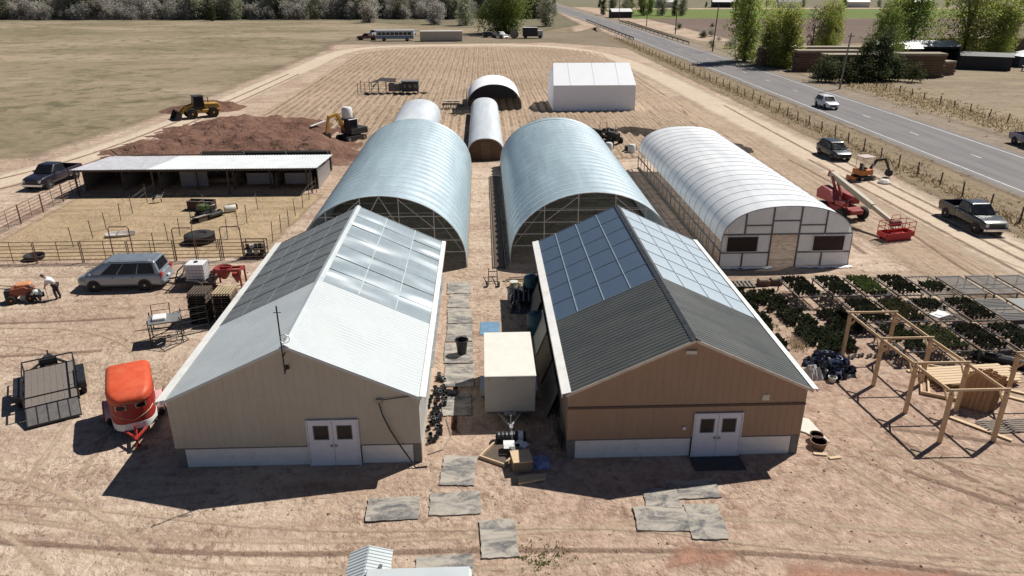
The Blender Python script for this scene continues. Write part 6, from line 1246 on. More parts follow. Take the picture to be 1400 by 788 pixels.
# black nursery pots along the tan building
ps = thing('nursery_pots', 'rows of small black nursery pots along the pale side wall', 'pots', (-2.15, 25.6, 0)); pm = MB(); pm.lathe([(.02, .01), (.07, 0), (.09, .17), (.10, .17), (.10, .19), (.08, .19), (.06, .03), (.02, .03)], (0, 0, 0), 'z', 9); pme = pm.mesh('pot', BLACKP)
for k in range(70):
    y = 5.6*rnd.random()**.9; w_ = .12+.30*math.exp(-((y-3.2)/1.3)**2)+.15*math.exp(-((y-.9)/.5)**2)
    link('pot', pme, ps, (rnd.uniform(-w_, w_)-.03, y, 0), 0, (rnd.uniform(-.5, .5), rnd.uniform(-.5, .5), 0))
one('pot_clump', 'small separate clump of black pots beside the aisle mats', 'pots', BLACKP, lambda m: [m.lathe([(.07, 0), (.10, .2), (.08, .2), (.06, .03)], (rnd.uniform(-.2, .2), rnd.uniform(-.2, .2), 0), 'z', 8) for _ in range(12)], (-1.65, 29.4, 0))['kind'] = 'stuff'
one('garden_hose', 'thin hose curling on the dirt beside the tan building corner', 'hose', M('tan_hose', (.26, .22, .18), .6), lambda m: m.tube([(-2.4, 24.9, .03), (-1.8, 25.2, .03), (-1.5, 26.2, .03), (-1.75, 27.4, .03), (-1.6, 28.3, .03)], .022, 5))
one('torn_board', 'torn white board lying at the right corner of the brown building', 'board', CREAM, lambda m: m.prism([(-.7, -.1), (-.2, -.35), (.35, -.95), (.6, -.9), (.15, .75), (-.35, .85)], .02, .06, 'z'), (13.5, 26.1, 0), R(-10))
for x, y, r_, lb in ((13.35, 24.85, .34, 'round brown pot at the right corner of the brown building'), (13.45, 25.3, .28, 'smaller brown pot behind the round one')): q = thing('clay_pot', lb, 'pot', (x, y, 0)); part('shell', M('clay_pot_brown', (.20, .12, .08), .8), q, lambda m: m.lathe([(.02, .02), (r_*.8, .0), (r_, .3), (r_*.9, .3), (r_*.7, .06), (.02, .06)], (0, 0, 0), 'z', 18), smooth=True); part('soil', M('dark_wet_soil', (.075, .055, .042)), q, lambda m: m.lathe([(.02, .24), (r_*.88, .24)], (0, 0, 0), 'z', 14))
for x, y, lb in ((13.2, 24.3, 'short pale offcut nearest the brown wall corner'), (13.7, 24.05, 'short pale offcut lying further out from the corner')): one('wood_offcut', lb, 'offcut', PINEX, lambda m: m.b2((-.25, -.07, 0), (.25, .07, .06)), (x, y, 0), R(40*x))
# ---------------------------------------------------------------- pallets, tote, implements on the left
pm = MB()
for k in range(7): pm.b2((-.6, -.5+k*.15, .115), (.6, -.5+k*.15+.095, .135))
for y in (-.48, 0, .44): pm.b2((-.6, y, .022), (.6, y+.04, .114))
for x in (-.6, -.05, .5): pm.b2((x, -.5, 0), (x+.1, .5, .0215))
def pallet_stack(cx, cy, n, mats, side, topmat):
    for k in range(n):
        me = pm.mesh('pallet', topmat if k == n-1 else mats[k % 2]) if (side, k) else None
        o_ = link('pallet', me, None, (cx+rnd.uniform(-.03, .03), cy+rnd.uniform(-.03, .03), k*.137), R(90)+rnd.uniform(-.03, .03))
        tag(o_, '%s pallet of the %s stack beside the tan building' % (['topmost', 'second from top', 'third from top', 'fourth from top', 'fifth from top', 'sixth from top', 'middle', 'sixth from bottom', 'fifth from bottom', 'fourth from bottom', 'third from bottom', 'second from bottom', 'lowest'][n-1-k], side), 'pallet', '%s pallet stack' % side)
pallet_stack(-15.6, 38.1, 13, (DARKWOOD, DARKWOOD), 'darker left', DARKWOOD); pallet_stack(-14.25, 38.1, 13, (DARKWOOD, OLDWOOD), 'pale topped right', M('pale_pallet_wood', (.42, .33, .20), .85, var=.2))
wb2 = thing('white_bags', 'heap of white plastic bags behind the pallets against the tan building', 'bags', (-13.0, 39.3, 0)); [part('bag', M('white_bag_plastic', (.66, .66, .68), .4, var=.15), wb2, lambda m: heap(m, .55, .5, .6, 20+k, 14, .7), loc=(x, y, z)) for k, (x, y, z) in enumerate(((-.15, -.6, 0), (.2, .5, 0), (.0, 0, .45)))]
tt = thing('tote_trailer', 'small flat trailer carrying the water tote behind the minivan', 'trailer', (-17.4, 43.0, 0)); part('deck', DARKWOOD, tt, lambda m: m.b2((-1.3, -.7, .42), (.9, .7, .5))); part('frame', BLACK, tt, lambda m: m.bar((-1.3, -.6, .4), (-2.6, 0, .4), .08).bar((-1.3, .6, .4), (-2.6, 0, .4), .08).bar((-1.3, -.65, .5), (-1.0, -.65, 1.25), .06).bar((-1.3, .65, .5), (-1.0, .65, 1.25), .06).bar((-1.0, -.65, 1.25), (-1.0, .65, 1.25), .06).bar((-1.25, -.65, .6), (-1.25, .65, .6), .06)); [wheel(tt, .1, s*.85, .33, .2, 'white') for s in (-1, 1)]; part('axle', BLACK, tt, lambda m: m.bar((.1, -.8, .34), (.1, .8, .34), .07)); part('tongue_jack', BLACK, tt, lambda m: m.tube([(-2.5, 0, 0), (-2.5, 0, .7)], .03, 6)); part('tail_bar', BLACK, tt, lambda m: m.b2((.9, -.7, .4), (1.0, .7, .52)))
ib = thing('water_tote', 'white caged water tote on the small trailer', 'tote', (-17.5, 43.0, .505)); part('tank', M('tote_white', (.68, .68, .68), .45, var=.06), ib, lambda m: m.b2((-.55, -.48, .1), (.55, .48, 1.05)), bevel=.07, seg=2); part('pallet_base', GALV, ib, lambda m: m.b2((-.6, -.52, 0), (.6, .52, .095))); part('cap', BLACKP, ib, lambda m: m.lathe([(.12, 1.05), (.12, 1.11)], (0, 0, 0), 'z', 12))
for z in (.3, .5, .7, .9, 1.04): part('cage_bar', GALV, ib, lambda m: m.tube([(-.59, -.52, z), (.59, -.52, z), (.59, .52, z), (-.59, .52, z), (-.59, -.52, z)], .012, 4))
for k in range(6):
    for y in (-.525, .525): part('cage_bar', GALV, ib, lambda m: m.tube([(-.55+.22*k, y, .1), (-.55+.22*k, y, 1.06)], .012, 4))
for k in range(4):
    for x in (-.595, .595): part('cage_bar', GALV, ib, lambda m: m.tube([(x, -.4+.27*k, .1), (x, -.4+.27*k, 1.06)], .012, 4))
IRED = M('implement_red', (.28, .035, .03), .55, var=.2, dirt=(.25, .10, .07))
ri = thing('red_implement', 'red steel tractor implement right of the water tote', 'implement', (-15.6, 43.0, 0), R(-8)); part('frame', IRED, ri, lambda m: m.bar((-.9, -.3, 1.0), (.8, -.3, 1.15), .14).bar((-.9, .3, 1.0), (.8, .3, 1.15), .14).bar((.8, -.4, 1.15), (.8, .4, 1.15), .14).bar((-.9, -.4, 1.0), (-.9, .4, 1.0), .14)); [part('leg', IRED, ri, lambda m: m.bar((x, y, 0), (x*.95, y, 1.1), .09)) for x in (-.85, .85) for y in (-.35, .35)]; part('hopper', IRED, ri, lambda m: m.lathe([(.15, .45), (.5, .95), (.52, 1.2), (.48, 1.2), (.12, .5)], (-.35, 0, 0), 'z', 16)); part('drive_shaft', DUSTY, ri, lambda m: m.tube([(-.9, 0, .8), (-1.5, .1, .5)], .07, 7)); part('cone', IRED, ri, lambda m: m.lathe([(.04, .2), (.28, .7), (.28, .9)], (.45, 0, 0), 'z', 12))
one('scrap_pile', 'dark low pile of farm scrap right of the red implement', 'scrap', DUSTY, lambda m: [m.box((rnd.uniform(-.6, .6), rnd.uniform(-.4, .4), rnd.uniform(.1, .4)), (rnd.uniform(.3, .9), rnd.uniform(.1, .4), rnd.uniform(.08, .3)), rz=rnd.random()*3, rx=rnd.uniform(-.4, .4)) for _ in range(14)], (-13.7, 42.2, 0))['kind'] = 'stuff'
# pipe stands / cage
cg = thing('pipe_rack', 'open black pipe rack with a grey tray, in front of the pallet stacks', 'rack', (-16.6, 35.6, 0), R(18))
for x in (-.75, .75):
    for y in (-.55, .55): part('upright', BLACK, cg, lambda m: m.bar((x, y, 0), (x, y, 1.45), .05))
for z in (.15, .5, .85, 1.2): part('hoop_rail', BLACK, cg, lambda m: m.tube([(-.75, -.55, z), (.75, -.55, z), (.75, .55, z), (-.75, .55, z), (-.75, -.55, z)], .02, 4))
part('tray', STEEL, cg, lambda m: m.b2((-.78, -.58, 1.221), (.78, .58, 1.25))); part('white_tub', WHITE, cg, lambda m: m.b2((-.55, -.3, 1.251), (.1, .35, 1.4)), bevel=.03)
for k, (x, y, rz, lb) in enumerate(((-15.5, 36.3, 30, 'black pipe gate leaning between the rack and the pallets'), (-17.4, 37.0, 20, 'small black pipe gate standing behind the rack'), (-15.9, 34.9, 60, 'black pipe gate lying low in front of the pallets'))):
    gt = thing('pipe_gate', lb, 'gate', (x, y, 0), R(rz)); tl = (.5, 1.25) if k != 2 else (1.0, .5); W_ = (1.6, .9, 1.5)[k]
    part('gate_frame', BLACK, gt, lambda m: m.tube([(-W_/2, 0, .03), (W_/2, 0, .03), (W_/2, tl[0], tl[1]), (-W_/2, tl[0], tl[1]), (-W_/2, 0, .03)], .028, 5)); [part('bar', BLACK, gt, lambda m: m.tube([(-W_/2, tl[0]*f, .03+(tl[1]-.03)*f), (W_/2, tl[0]*f, .03+(tl[1]-.03)*f)], .018, 4)) for f in (.25, .5, .75)]

# ---------------------------------------------------------------- people
SKIN = M('skin', (.36, .20, .13), .6, var=.06); SHIRT = M('white_shirt', (.70, .68, .70), .85, var=.06, scale=6.); MINT = M('pale_mint_shirt', (.58, .65, .62), .85, var=.06, scale=6.); TROUS = M('dark_trousers', (.028, .022, .028), .9, var=.2); CAP = M('dark_cap', (.03, .022, .02), .8); BOOT = M('dark_boots', (.03, .022, .018), .8)
def skinned(name, V, Ed, Rr, mat, parent, root_i=0, lv=2):
    me = bpy.data.meshes.new(name); me.from_pydata(V, Ed, []); ob = link(name, me, parent); me.materials.append(mat)
    ob.modifiers.new('Skin', 'SKIN').use_smooth_shade = True; s_ = ob.modifiers.new('Sub', 'SUBSURF'); s_.levels = s_.render_levels = lv
    for i, r_ in enumerate(Rr): me.skin_vertices[0].data[i].radius = r_ if isinstance(r_, tuple) else (r_, r_); me.skin_vertices[0].data[i].use_root = False
    me.skin_vertices[0].data[root_i].use_root = True; return ob
def chain(V, Ed, Rr, start, pts, rads):
    prev = start
    for p, r_ in zip(pts, rads):
        V.append(p); Rr.append(r_); n = len(V)-1
        if prev is not None: Ed.append((prev, n))
        prev = n
    return prev
def hand(parent, w_, d, side):   # palm and five curled fingers
    w_ = Vector(w_); d = Vector(d).normalized(); s = d.cross(Vector((0, 0, 1)) if abs(d.z) < .9 else Vector((1, 0, 0))).normalized(); n = s.cross(d)
    V = []; Ed = []; Rr = []; b = chain(V, Ed, Rr, None, [w_, w_+d*.05, w_+d*.09], [.026, .036, .034])
    for k, (o_, l) in enumerate(((-.03, .065), (-.01, .08), (.01, .075), (.03, .055))):
        chain(V, Ed, Rr, 1, [w_+d*.10+s*o_, w_+d*(.10+l*.6)+s*o_+n*.012, w_+d*(.10+l*.8)+s*o_+n*.04], [.009, .009, .008])
    chain(V, Ed, Rr, 0, [w_+d*.035+s*.045*side, w_+d*.08+s*.06*side+n*.02], [.011, .009])
    return skinned('hand', V, Ed, Rr, SKIN, parent, 0, 1)
def person(label, loc, rz, hip, chest, neck, head, legs, arms, shirt):
    """all joints local; x is the way the person faces"""
    root = thing('person', label, 'person', loc, rz)
    V = []; Ed = []; Rr = []
    h_ = chain(V, Ed, Rr, None, [hip, Vector(hip).lerp(Vector(chest), .5), chest, neck, Vector(neck).lerp(Vector(head), .45)], [.14, .13, .15, .06, .06])
    for L_ in legs: chain(V, Ed, Rr, 0, L_, [.085, .055, .04, .035])
    for A_ in arms: chain(V, Ed, Rr, 2, A_, [.055, .04, .03])
    skinned('body', V, Ed, Rr, SKIN, root, 0, 1)
    V = []; Ed = []; Rr = []
    chain(V, Ed, Rr, None, [Vector(hip)+(Vector(chest)-Vector(hip))*.02, Vector(hip).lerp(Vector(chest), .5), chest, Vector(chest).lerp(Vector(neck), .6)], [(.165, .19), (.16, .18), (.165, .2), .10])
    for A_ in arms: chain(V, Ed, Rr, 2, [A_[0], Vector(A_[0]).lerp(Vector(A_[1]), .9)], [.085, .07])
    skinned('shirt', V, Ed, Rr, shirt, root, 0)
    V = []; Ed = []; Rr = []; chain(V, Ed, Rr, None, [hip], [.165])
    for L_ in legs: chain(V, Ed, Rr, 0, [Vector(L_[0]), L_[1], L_[2]], [.11, .085, .07])
    skinned('trousers', V, Ed, Rr, TROUS, root, 0)
    for L_ in legs: skinned('boot', [Vector(L_[2])+Vector((0, 0, .02)), Vector(L_[2])+Vector((0, 0, -.05)), L_[3]], [(0, 1), (1, 2)], [.055, .055, .045], BOOT, root, 0, 1)
    hd = Vector(head); f = (hd-Vector(neck)).normalized(); fw_ = Vector((1, 0, -.35)).normalized()
    hm = MB(); vs = []
    me = MB(); me.lathe([(.01, -.12), (.055, -.11), (.078, -.06), (.085, 0), (.083, .05), (.06, .10), (.01, .118)], (0, 0, 0), 'z', 14); q = me.build('head', SKIN, root, hd, 0, smooth=True); q.rotation_euler = (0, .5, 0)
    part('nose', SKIN, q, lambda m: m.add([(.08, -.014, -.03), (.08, .014, -.03), (.108, 0, -.028), (.082, 0, .02)], [(0, 1, 2), (0, 2, 3), (1, 3, 2), (0, 3, 1)])); [part('ear', SKIN, q, lambda m: m.box((0, s*.086, -.01), (.035, .015, .05))) for s in (-1, 1)]; [part('eye', BLACK, q, lambda m: m.box((.078, s*.03, .01), (.012, .02, .01))) for s in (-1, 1)]; part('mouth', M('lip', (.25, .10, .08), .6), q, lambda m: m.box((.078, 0, -.06), (.01, .04, .008)))
    part('cap', CAP, q, lambda m: m.lathe([(.092, .03), (.094, .06), (.075, .115), (.02, .135)], (0, 0, 0), 'z', 14).box((.12, 0, .04), (.11, .13, .012))); part('hair', CAP, q, lambda m: m.lathe([(.05, -.07), (.088, -.03), (.0905, .029)], (-.012, 0, 0), 'z', 14))
    for i, A_ in enumerate(arms): hand(root, A_[2], Vector(A_[2])-Vector(A_[1]), 1 if i else -1)
    return root
# bending man facing -x (towards the tiller), leaning on a stick
person('man in white shirt and dark cap bending over with a stick beside the tiller', (-25.15, 41.3, 0), R(180), (0, 0, .95), (.32, 0, 1.30), (.45, 0, 1.38), (.58, 0, 1.46),
       [[(.0, .1, .88), (.06, .11, .5), (-.02, .12, .1), (.14, .13, .03)], [(.0, -.1, .88), (.0, -.11, .5), (-.1, -.12, .1), (.06, -.13, .03)]], [[(.33, .2, 1.24), (.40, .23, .98), (.52, .16, .80)], [(.33, -.2, 1.24), (.42, -.22, .98), (.55, -.1, .84)]], SHIRT)
stick = one('walking_stick', 'thin stick held by the bending man', 'stick', OLDWOOD, lambda m: m.tube([(-25.70, 41.25, .0), (-25.74, 41.28, .95)], .018, 6))
person('person in pale shirt crouching against the orange tiller', (-25.85, 40.95, 0), R(175), (0, 0, .36), (.26, 0, .70), (.36, 0, .82), (.50, 0, .86),
       [[(.08, .11, .38), (.42, .16, .46), (.20, .17, .10), (.36, .18, .03)], [(.08, -.11, .38), (.42, -.16, .44), (.20, -.17, .10), (.36, -.18, .03)]], [[(.26, .19, .66), (.46, .22, .5), (.62, .14, .52)], [(.26, -.19, .66), (.48, -.2, .52), (.64, -.1, .5)]], MINT)

# ---------------------------------------------------------------- nursery benches and plants on the right
BENCH = M('bench_frame_dark', (.10, .095, .09), .6, .3, var=.25); SLATM = M('bench_slat', (.13, .125, .12), .7, var=.2); SOLID = M('bench_sheet', (.235, .24, .225), .7, var=.12)
def bench_parts(root, W_, L_, top):
    for x in (-W_/2, W_/2): part('side_rail', BENCH, root, lambda m: m.b2((x-.025, -L_/2, .70), (x+.025, L_/2, .78)))
    for y in (-L_/2, 0, L_/2): part('cross_rail', BENCH, root, lambda m: m.b2((-W_/2+.026, y-.025, .695), (W_/2-.026, y+.025, .755)))
    for x in (-W_/2+.05, W_/2-.05):
        for y in (-L_/2+.1, L_/2-.1): part('leg', BENCH, root, lambda m: m.b2((x-.03, y-.03, 0), (x+.03, y+.03, .694)))
    if top == 'slat':
        n = 15
        for k in range(n): y = -L_/2+.08+(L_-.16)*k/(n-1); part('slat', SLATM, root, lambda m: m.b2((-W_/2+.026, y-.05, .757), (W_/2-.026, y+.05, .775)))
    elif top == 'solid': part('bench_top', SOLID, root, lambda m: m.b2((-W_/2+.026, -L_/2, .757), (W_/2-.026, L_/2, .772)))
    else:
        for k in range(7): x = -W_/2+.12+(W_-.24)*k/6; part('slat', SLATM, root, lambda m: m.b2((x-.02, -L_/2, .757), (x+.02, L_/2, .77)))
LP = [leafmat('nursery_leaf_dark', (.045, .048, .03), (.022, .024, .016), .2), leafmat('nursery_leaf_olive', (.085, .09, .04), (.05, .055, .028), .25), leafmat('nursery_leaf_green', (.11, .14, .045), (.06, .085, .03), .3), leafmat('nursery_leaf_deep', (.052, .062, .032), (.028, .035, .018), .2)]
PLM = {}
def plant_block(key, W_, L_, kind, seed, hh=.17):
    """pots in a tray (one part) and the leaves above them (one part)"""
    r = random.Random(seed); p = MB(); lf = MB(); nx, ny = int(W_/.2), int(L_/.2)
    for i in range(nx):
        for j in range(ny):
            if r.random() < .08 or mnoise.noise((i*.35+seed, j*.35, 0)) < -.45: continue
            x = -W_/2+(i+.5)*W_/nx+r.uniform(-.02, .02); y = -L_/2+(j+.5)*L_/ny+r.uniform(-.02, .02)
            p.lathe([(.065, 0), (.085, .14), (.07, .14), (.06, .10)], (x, y, 0), 'z', 6)
            for q in range(13):
                a = r.uniform(0, 6.28); l = hh*r.uniform(.5, 1.2); t_ = r.uniform(.4, 1.9); d = Vector((math.cos(a)*t_, math.sin(a)*t_, 1)).normalized(); b = Vector((x, y, .12)); s = Vector((-math.sin(a), math.cos(a), 0))*r.uniform(.04, .07); m_ = b+d*l*.6; e = b+d*l+Vector((math.cos(a)*.04, math.sin(a)*.04, -.03))
                lf.add([b, m_-s, e, m_+s], [(0, 1, 2, 3)])
    return p.mesh('pots', BLACKP), lf.mesh('leaves', LP[kind])
for k in range(4): PLM[k] = plant_block(k, 1.35, 2.5, k, 90+k); PLM[k, 'h'] = plant_block(k, 1.3, 1.3, k, 190+k)
rows = ['back row', 'middle row', 'front row']; colw = {0: 'first', 1: 'second', 2: 'third', 3: 'fourth', 4: 'fifth', 5: 'sixth', 6: 'seventh', 7: 'eighth'}
KW = ['blackish', 'olive', 'bright green', 'deep green']
def bench(x, y, ri_, ci, top, plants, half=None):
    rt = thing('nursery_bench', 'nursery bench, %s from the left in the %s, %s' % (colw[ci], rows[ri_], 'bare slatted top' if top == 'slat' and plants is None else ('solid grey top' if top == 'solid' else 'under potted plants')), 'bench', (x, y, 0), R(2), 'nursery benches')
    bench_parts(rt, 1.5, 2.75, top)
    if plants is not None:
        key = plants if half is None else (plants, 'h'); pt = thing('potted_plants', '%s potted plants on the bench %s from the left in the %s' % (KW[plants], colw[ci], rows[ri_]), 'plants', (x, y+(half or 0), .776), R(2), 'potted plants on benches')
        for nm, me in zip(('pots', 'leaves'), PLM[key]): link(nm, me, pt)['kind'] = 'stuff'
cx = [18.6, 20.65, 22.55, 24.45, 26.35, 28.25, 30.1, 31.95]
for ci, (tp_, plv, hf) in enumerate((('bar', 0, None), ('bar', 0, None), ('bar', 2, None), ('bar', 0, None), ('bar', 0, -.4), ('slat', None, None), ('slat', None, None), ('slat', None, None))): bench(cx[ci]-.2, 39.6, 0, ci, tp_, plv, hf)
for ci, (tp_, plv, hf) in enumerate((('bar', 0, .6), ('bar', 0, None), ('bar', 1, None), ('bar', 0, .6), ('bar', 0, None), ('slat', None, None), ('solid', None, None), ('solid', None, None))):
    if ci: bench(cx[ci], 36.1, 1, ci, tp_, plv, hf)
for ci, (tp_, plv, hf) in enumerate((None, ('bar', 3, None), ('bar', 1, None), ('bar', 0, None), ('bar', 0, None), ('slat', 0, -.6), ('slat', None, None), ('slat', None, None))[1:], 1): bench(cx[ci]+.3, 32.75, 2, ci, tp_, plv, hf)
# plants standing on the ground next to the brown building
for k, (x, y, kd, lb) in enumerate(((14.9, 39.6, 3, 'deep green block of potted plants on the ground, farthest along the brown building'), (16.6, 39.2, 3, 'deep green block of ground plants in the back, beside the first bench'), (14.8, 36.8, 3, 'dark block of ground plants along the brown building, middle'), (17.2, 36.4, 3, 'dark block of ground plants in the middle of the planting'), (14.6, 34.0, 3, 'dark block of ground plants along the brown building, nearest the camera'), (18.2, 34.1, 3, 'deep green block of ground plants in front, beside the blue pot pile'), (19.4, 36.2, 0, 'blackish block of ground plants left of the second bench'), (17.3, 34.0, 3, 'narrow deep green ground plant block behind the blue pot pile'))):
    pt = thing('ground_plants', lb, 'plants', (x, y, .02), R(3)); pt.scale = (1.2, 1.1, 1.25)
    for nm, me in zip(('pots', 'leaves'), PLM[kd]): link(nm, me, pt)['kind'] = 'stuff'
pw = thing('white_flower_pots', 'row of small pale pots along the front edge of the ground plants', 'pots', (19.4, 32.3, 0), R(1)); wp = MB(); wp.lathe([(.06, 0), (.09, .16), (.07, .16), (.05, .03)], (0, 0, 0), 'z', 9); wme = wp.mesh('pot', GREYP)
for k in range(15): link('pot', wme, pw, (-1.4+.2*k, rnd.uniform(-.12, .12), 0))
tg = thing('straw_tuft', 'tuft of dry straw coloured grass beside the ground plants', 'grass', (16.0, 33.7, 0)); tm = MB()
for _ in range(240): a = rnd.uniform(0, 6.28); l = rnd.uniform(.2, .5); x, y = rnd.gauss(0, .18), rnd.gauss(0, .35); tm.add([(x-.015, y, 0), (x+.015, y, 0), (x+math.cos(a)*l*.5, y+math.sin(a)*l*.5, l)], [(0, 1, 2)])
tm.build('blades', DRYG, tg)['kind'] = 'stuff'
tr_ = thing('white_tray', 'white plastic tray on the fourth bench of the middle row', 'tray', (24.3, 35.4, .776), R(25)); part('tray', WHITE, tr_, lambda m: m.b2((-.5, -.3, 0), (.5, .3, .08)), bevel=.02); part('sheet', WHITE, tr_, lambda m: m.box((.1, .05, .1), (.7, .4, .02), rz=.4))
stp = thing('slatted_pallet', 'pale slatted pallet behind the ground plants', 'pallet', (15.6, 41.8, 0)); [part('slat', GREYWOOD, stp, lambda m: m.b2((-.75+.25*k, -.5, .1), (-.75+.25*k+.13, .5, .13))) for k in range(7)]; [part('stringer', DARKWOOD, stp, lambda m: m.b2((-.75, y, 0), (.88, y+.06, .099))) for y in (-.45, 0, .4)]
for x, y, mt, lb in ((17.1, 41.8, RUST, 'small rusty crate beside the slatted pallet'), (17.9, 41.9, DARKWOOD, 'dark wooden crate beside the rusty crate')): q = thing('small_crate', lb, 'crate', (x, y, 0)); part('box', mt, q, lambda m: m.b2((-.35, -.25, 0), (.35, .25, .35)), bevel=.02); part('lid', OLDWOOD, q, lambda m: m.b2((-.3, -.2, .351), (.2, .2, .39)))
# pile of blue and black pots
pp = thing('pot_pile', 'heap of dark blue and black plastic pots with a grey bag at its side', 'pots', (16.6, 31.2, 0)); DB = M('dark_blue_pot', (.018, .03, .075), .4, var=.3)
pmh = MB(); pmh.lathe([(.02, .01), (.11, 0), (.15, .22), (.165, .22), (.165, .25), (.135, .25), (.10, .03), (.02, .03)], (0, 0, 0), 'z', 10); pmm = [pmh.mesh('pot', mt) for mt in (DB, BLACKP, DB, M('pale_blue_pot', (.30, .38, .50), .4))]
part('heap_core', BLACKP, pp, lambda m: heap(m, .95, 1.0, .62, 33, 20, .5))
for k in range(130):
    a = rnd.uniform(0, 6.28); d = rnd.random()**.6; x, y = math.cos(a)*d*1.0, math.sin(a)*d*1.1
    link('pot', pmm[0 if rnd.random() < .55 else (1 if rnd.random() < .8 else 3)], pp, (x, y, max(.0, .6*(1-d**2)-.02)), 0, (rnd.uniform(-1.3, 1.3), rnd.uniform(-1.3, 1.3), 0))
gb = one('grey_sack', 'grey white sack slumped against the blue pot heap', 'sack', M('grey_sack_cloth', (.42, .41, .39), .8, var=.15), lambda m: heap(m, .35, .5, .8, 41, 14, .4), (15.55, 30.6, 0)); wl_ = thing('white_pot', 'round white pot at the foot of the blue pot heap', 'pot', (16.2, 30.0, 0)); part('shell', CREAM, wl_, lambda m: m.lathe([(.02, .01), (.14, 0), (.2, .24), (.17, .24), (.12, .03), (.02, .03)], (0, 0, 0), 'z', 16), smooth=True); part('rim', WHITE, wl_, lambda m: m.tube([(.19*math.cos(a), .19*math.sin(a), .24) for a in [k*math.pi/8 for k in range(17)]], .02, 5))

# ---------------------------------------------------------------- pergola and timber
def pergola(label, px, py, dx, h, loc=(0, 0)):
    r = thing('pergola_frame', label, 'pergola', (loc[0], loc[1], 0)); T = []
    for i in range(len(py)):
        for s in (0, 1):
            x = px[i]+s*dx; y = py[i]; T.append((x, y)); part('post', PINE, r, lambda m: m.b2((x-.07, y-.07, 0), (x+.07, y+.07, h-.04)))
            for sg in (-1, 1):
                if (i == 0 and sg > 0) or (i == len(py)-1 and sg < 0): continue
                part('brace', PINE, r, lambda m: m.bar((x, y, h-.62), (x+.0, y+sg*.52, h-.06), .045, .09))
    for s in (0, 1): part('beam', PINE, r, lambda m: [m.bar((px[i]+s*dx, py[i]+(.08 if i == 0 else 0), h+.03), (px[i+1]+s*dx, py[i+1]-(.08 if i == len(py)-2 else 0), h+.03), .05, .13) for i in range(len(py)-1)])
    for i in range(len(py)): part('cross_beam', PINEX, r, lambda m: m.bar((px[i]-.1, py[i], h+.07+.06), (px[i]+dx+.1, py[i], h+.13), .05, .1))
    return r
pergola('new pine pergola frame of eight posts beside the plant benches', [17.75, 17.95, 18.2, 18.42], [32.35, 29.55, 27.2, 24.95], 2.25, 2.32)
pergola('second new pine pergola frame cut off by the right edge', [23.2, 23.4], [28.0, 25.2], 2.3, 2.3)
sb = thing('standing_boards', 'row of wide boards standing on edge, propped beside the pergola', 'boards', (21.3, 27.3, 0), R(-38)); BRD = M('warm_board', (.40, .225, .11), .75, var=.15, stretch=(6, 6, 1))
for row_ in range(4):
    for k in range(6):
        x = -.62+.19*k+.09*row_; y = .16*row_+rnd.uniform(0, .03); h_ = 1.78-.05*abs(k-2)-rnd.uniform(0, .12)
        part('board', BRD, sb, lambda m: m.slab([(x, y, .02), (x+.175, y, .02), (x+.175+.12, y+.34, h_), (x+.12, y+.34, h_)], .035))
part('prop', PINE, sb, lambda m: m.bar((.2, 2.2, 0), (.5, 1.25, 1.2), .06))
lp_ = thing('pine_plank_stack', 'stack of pale new planks behind the standing boards', 'planks', (22.6, 29.9, 0), R(4))
for k in range(7): part('plank', PINEX, lp_, lambda m: m.b2((-1.9, -.8+.23*k, .30), (2.1+.2*(k % 3), -.8+.23*k+.2, .34)))
for k in range(6): part('plank', PINEX, lp_, lambda m: m.b2((-1.7, -.75+.25*k, .14), (2.2, -.75+.25*k+.2, .18)))
for x in (-1.4, 0, 1.5): part('bearer', OLDWOOD, lp_, lambda m: m.b2((x, -.85, 0), (x+.1, .9, .138)).b2((x, -.85, .182), (x+.1, .9, .298)))
fr = thing('timber_frame', 'pale timber wall frame lying on the ground under the planks', 'frame', (21.2, 29.6, 0), R(-28)); [part('stud', PINE, fr, lambda m: m.b2(*q)) for q in (((-.9, -1.5, .02), (-.82, 1.6, .16)), ((.75, -1.5, .02), (.83, 1.6, .16)), ((-.81, -1.5, .02), (.74, -1.42, .16)), ((-.81, 1.5, .02), (.74, 1.58, .16)), ((-.6, -1.41, .03), (-.52, 1.49, .15)), ((-.5, .0, .03), (.74, .08, .15)))]
for k, (x, y, l, rz, lb) in enumerate(((20.6, 25.9, 2.6, -50, 'single long plank lying beside the right front pergola post'), (21.6, 30.9, 2.8, 6, 'wide pale board lying behind the timber frame'), (24.3, 28.6, 2.6, -35, 'pale plank lying near the right edge beside the plank stack'), (24.0, 27.9, 2.4, -38, 'second pale plank near the right edge'))):
    one('loose_plank', lb, 'plank', PINEX, lambda m: m.b2((-l/2, -.09, 0), (l/2, .09, .05)), (x, y, .03), R(rz))
sp = thing('slat_rack', 'grey slatted rack lying in the shade of the standing boards', 'rack', (22.0, 25.9, 0), R(3)); [part('slat', GREYWOOD, sp, lambda m: m.b2((-1.2, -.4+.14*k, .05), (1.4, -.4+.14*k+.07, .08))) for k in range(7)]; [part('bearer', DARKWOOD, sp, lambda m: m.b2((x, -.42, 0), (x+.08, .55, .049))) for x in (-1.0, .1, 1.2)]
nt = thing('netting_roll', 'long dark rolled netting sheet at the front of the benches', 'netting', (25.4, 31.0, 0), R(-38)); part('roll', BLACKP, nt, lambda m: m.tube([(-1.6, 0, .25), (0, .04, .3), (1.8, 0, .25)], [.2, .26, .2], 10)); part('fold', M('grey_netting', (.16, .155, .155), .8), nt, lambda m: heap(m, 1.4, .5, .35, 55, 16, .5), loc=(-.2, .55, 0)); part('pole', OLDWOOD, nt, lambda m: m.bar((-2.0, -.4, .05), (2.1, -.45, .08), .06))
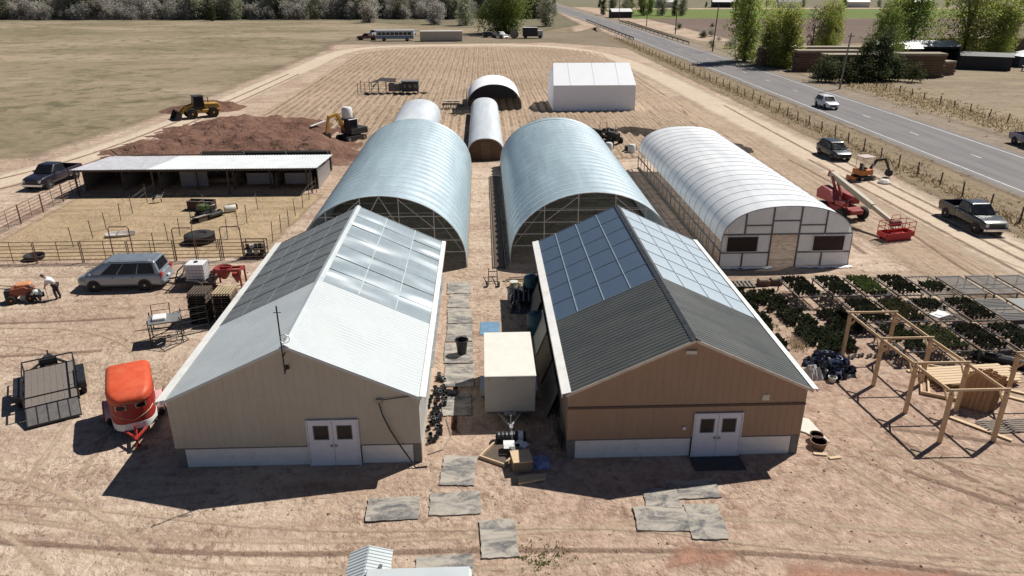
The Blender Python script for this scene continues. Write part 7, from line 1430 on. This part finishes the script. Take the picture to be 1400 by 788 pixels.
# ---------------------------------------------------------------- scattered gear between the far tunnels
for k, (x, y, lb) in enumerate(((13.6, 79.9, 'white plastic drum by the dark tractor'), (15.9, 78.9, 'white round drum left of the clear tunnel'), (-17.9, 100.6, 'white tank on the dirt behind the excavator'))):
    q = thing('white_drum', lb, 'drum', (x, y, 0)); s = 1.0 if k < 2 else 1.7; part('shell', WHITE, q, lambda m: m.lathe([(.02, 0), (.4*s, 0), (.42*s, .1), (.42*s, .75*s), (.3*s, .92*s), (.02, .95*s)], (0, 0, 0), 'z', 18), smooth=True); part('stand', DUSTY, q, lambda m: m.b2((-.6, .45*s, 0), (.6, .5*s+.5, .6)))
one('white_pvc', 'white plank lying on the red dirt near the excavator', 'plank', WHITE, lambda m: m.box((0, 0, 1.05), (.3, 2.4, .08), rx=.12), (-19.9, 91.6, 0), R(-35))
for k, (x, y, lb) in enumerate(((-4.5, 108, 'dark disc harrow left of the arched shelter'), (-2.9, 104, 'dark farm implement beside the arched shelter'), (12.4, 88, 'dark harrow behind the right large tunnel'))):
    q = thing('farm_implement', lb, 'implement', (x, y, 0), R(30*k)); part('frame', DUSTY, q, lambda m: m.bar((-1.2, -.5, .7), (1.2, -.5, .7), .12).bar((-1.2, .5, .7), (1.2, .5, .7), .12).bar((-1.2, -.5, .7), (-1.2, .5, .7), .12).bar((1.2, -.5, .7), (1.2, .5, .7), .12).bar((0, .5, .7), (0, 1.6, .5), .12)); [part('disc', STEEL, q, lambda m: m.lathe([(.05, -.02), (.38, 0), (.05, .03)], (-1.0+.34*j, y_, .38), 'x', 12)) for j in range(7) for y_ in (-.5, .5)]; [part('hanger', DUSTY, q, lambda m: m.bar((-1.05+1.02*j, y_, .38), (-1.05+1.02*j, y_, .7), .07)) for j in range(3) for y_ in (-.5, .5)]
one('pale_board_stack', 'pale boards lying left of the arched shelter', 'boards', CREAM, lambda m: m.b2((-1.2, -.3, 0), (1.2, .3, .25)), (-4.6, 114.5, 0))
hb = thing('low_hoop_frame', 'low bare pipe frame between the far tunnels and the tent', 'frame', (7.2, 90, 0)); [part('hoop', PIPE, hb, lambda m: m.tube([(-.9, y, 0), (-.9, y, .8), (0, y, 1.2), (.9, y, .8), (.9, y, 0)], .03, 5)) for y in (0, 2, 4, 6, 8)]
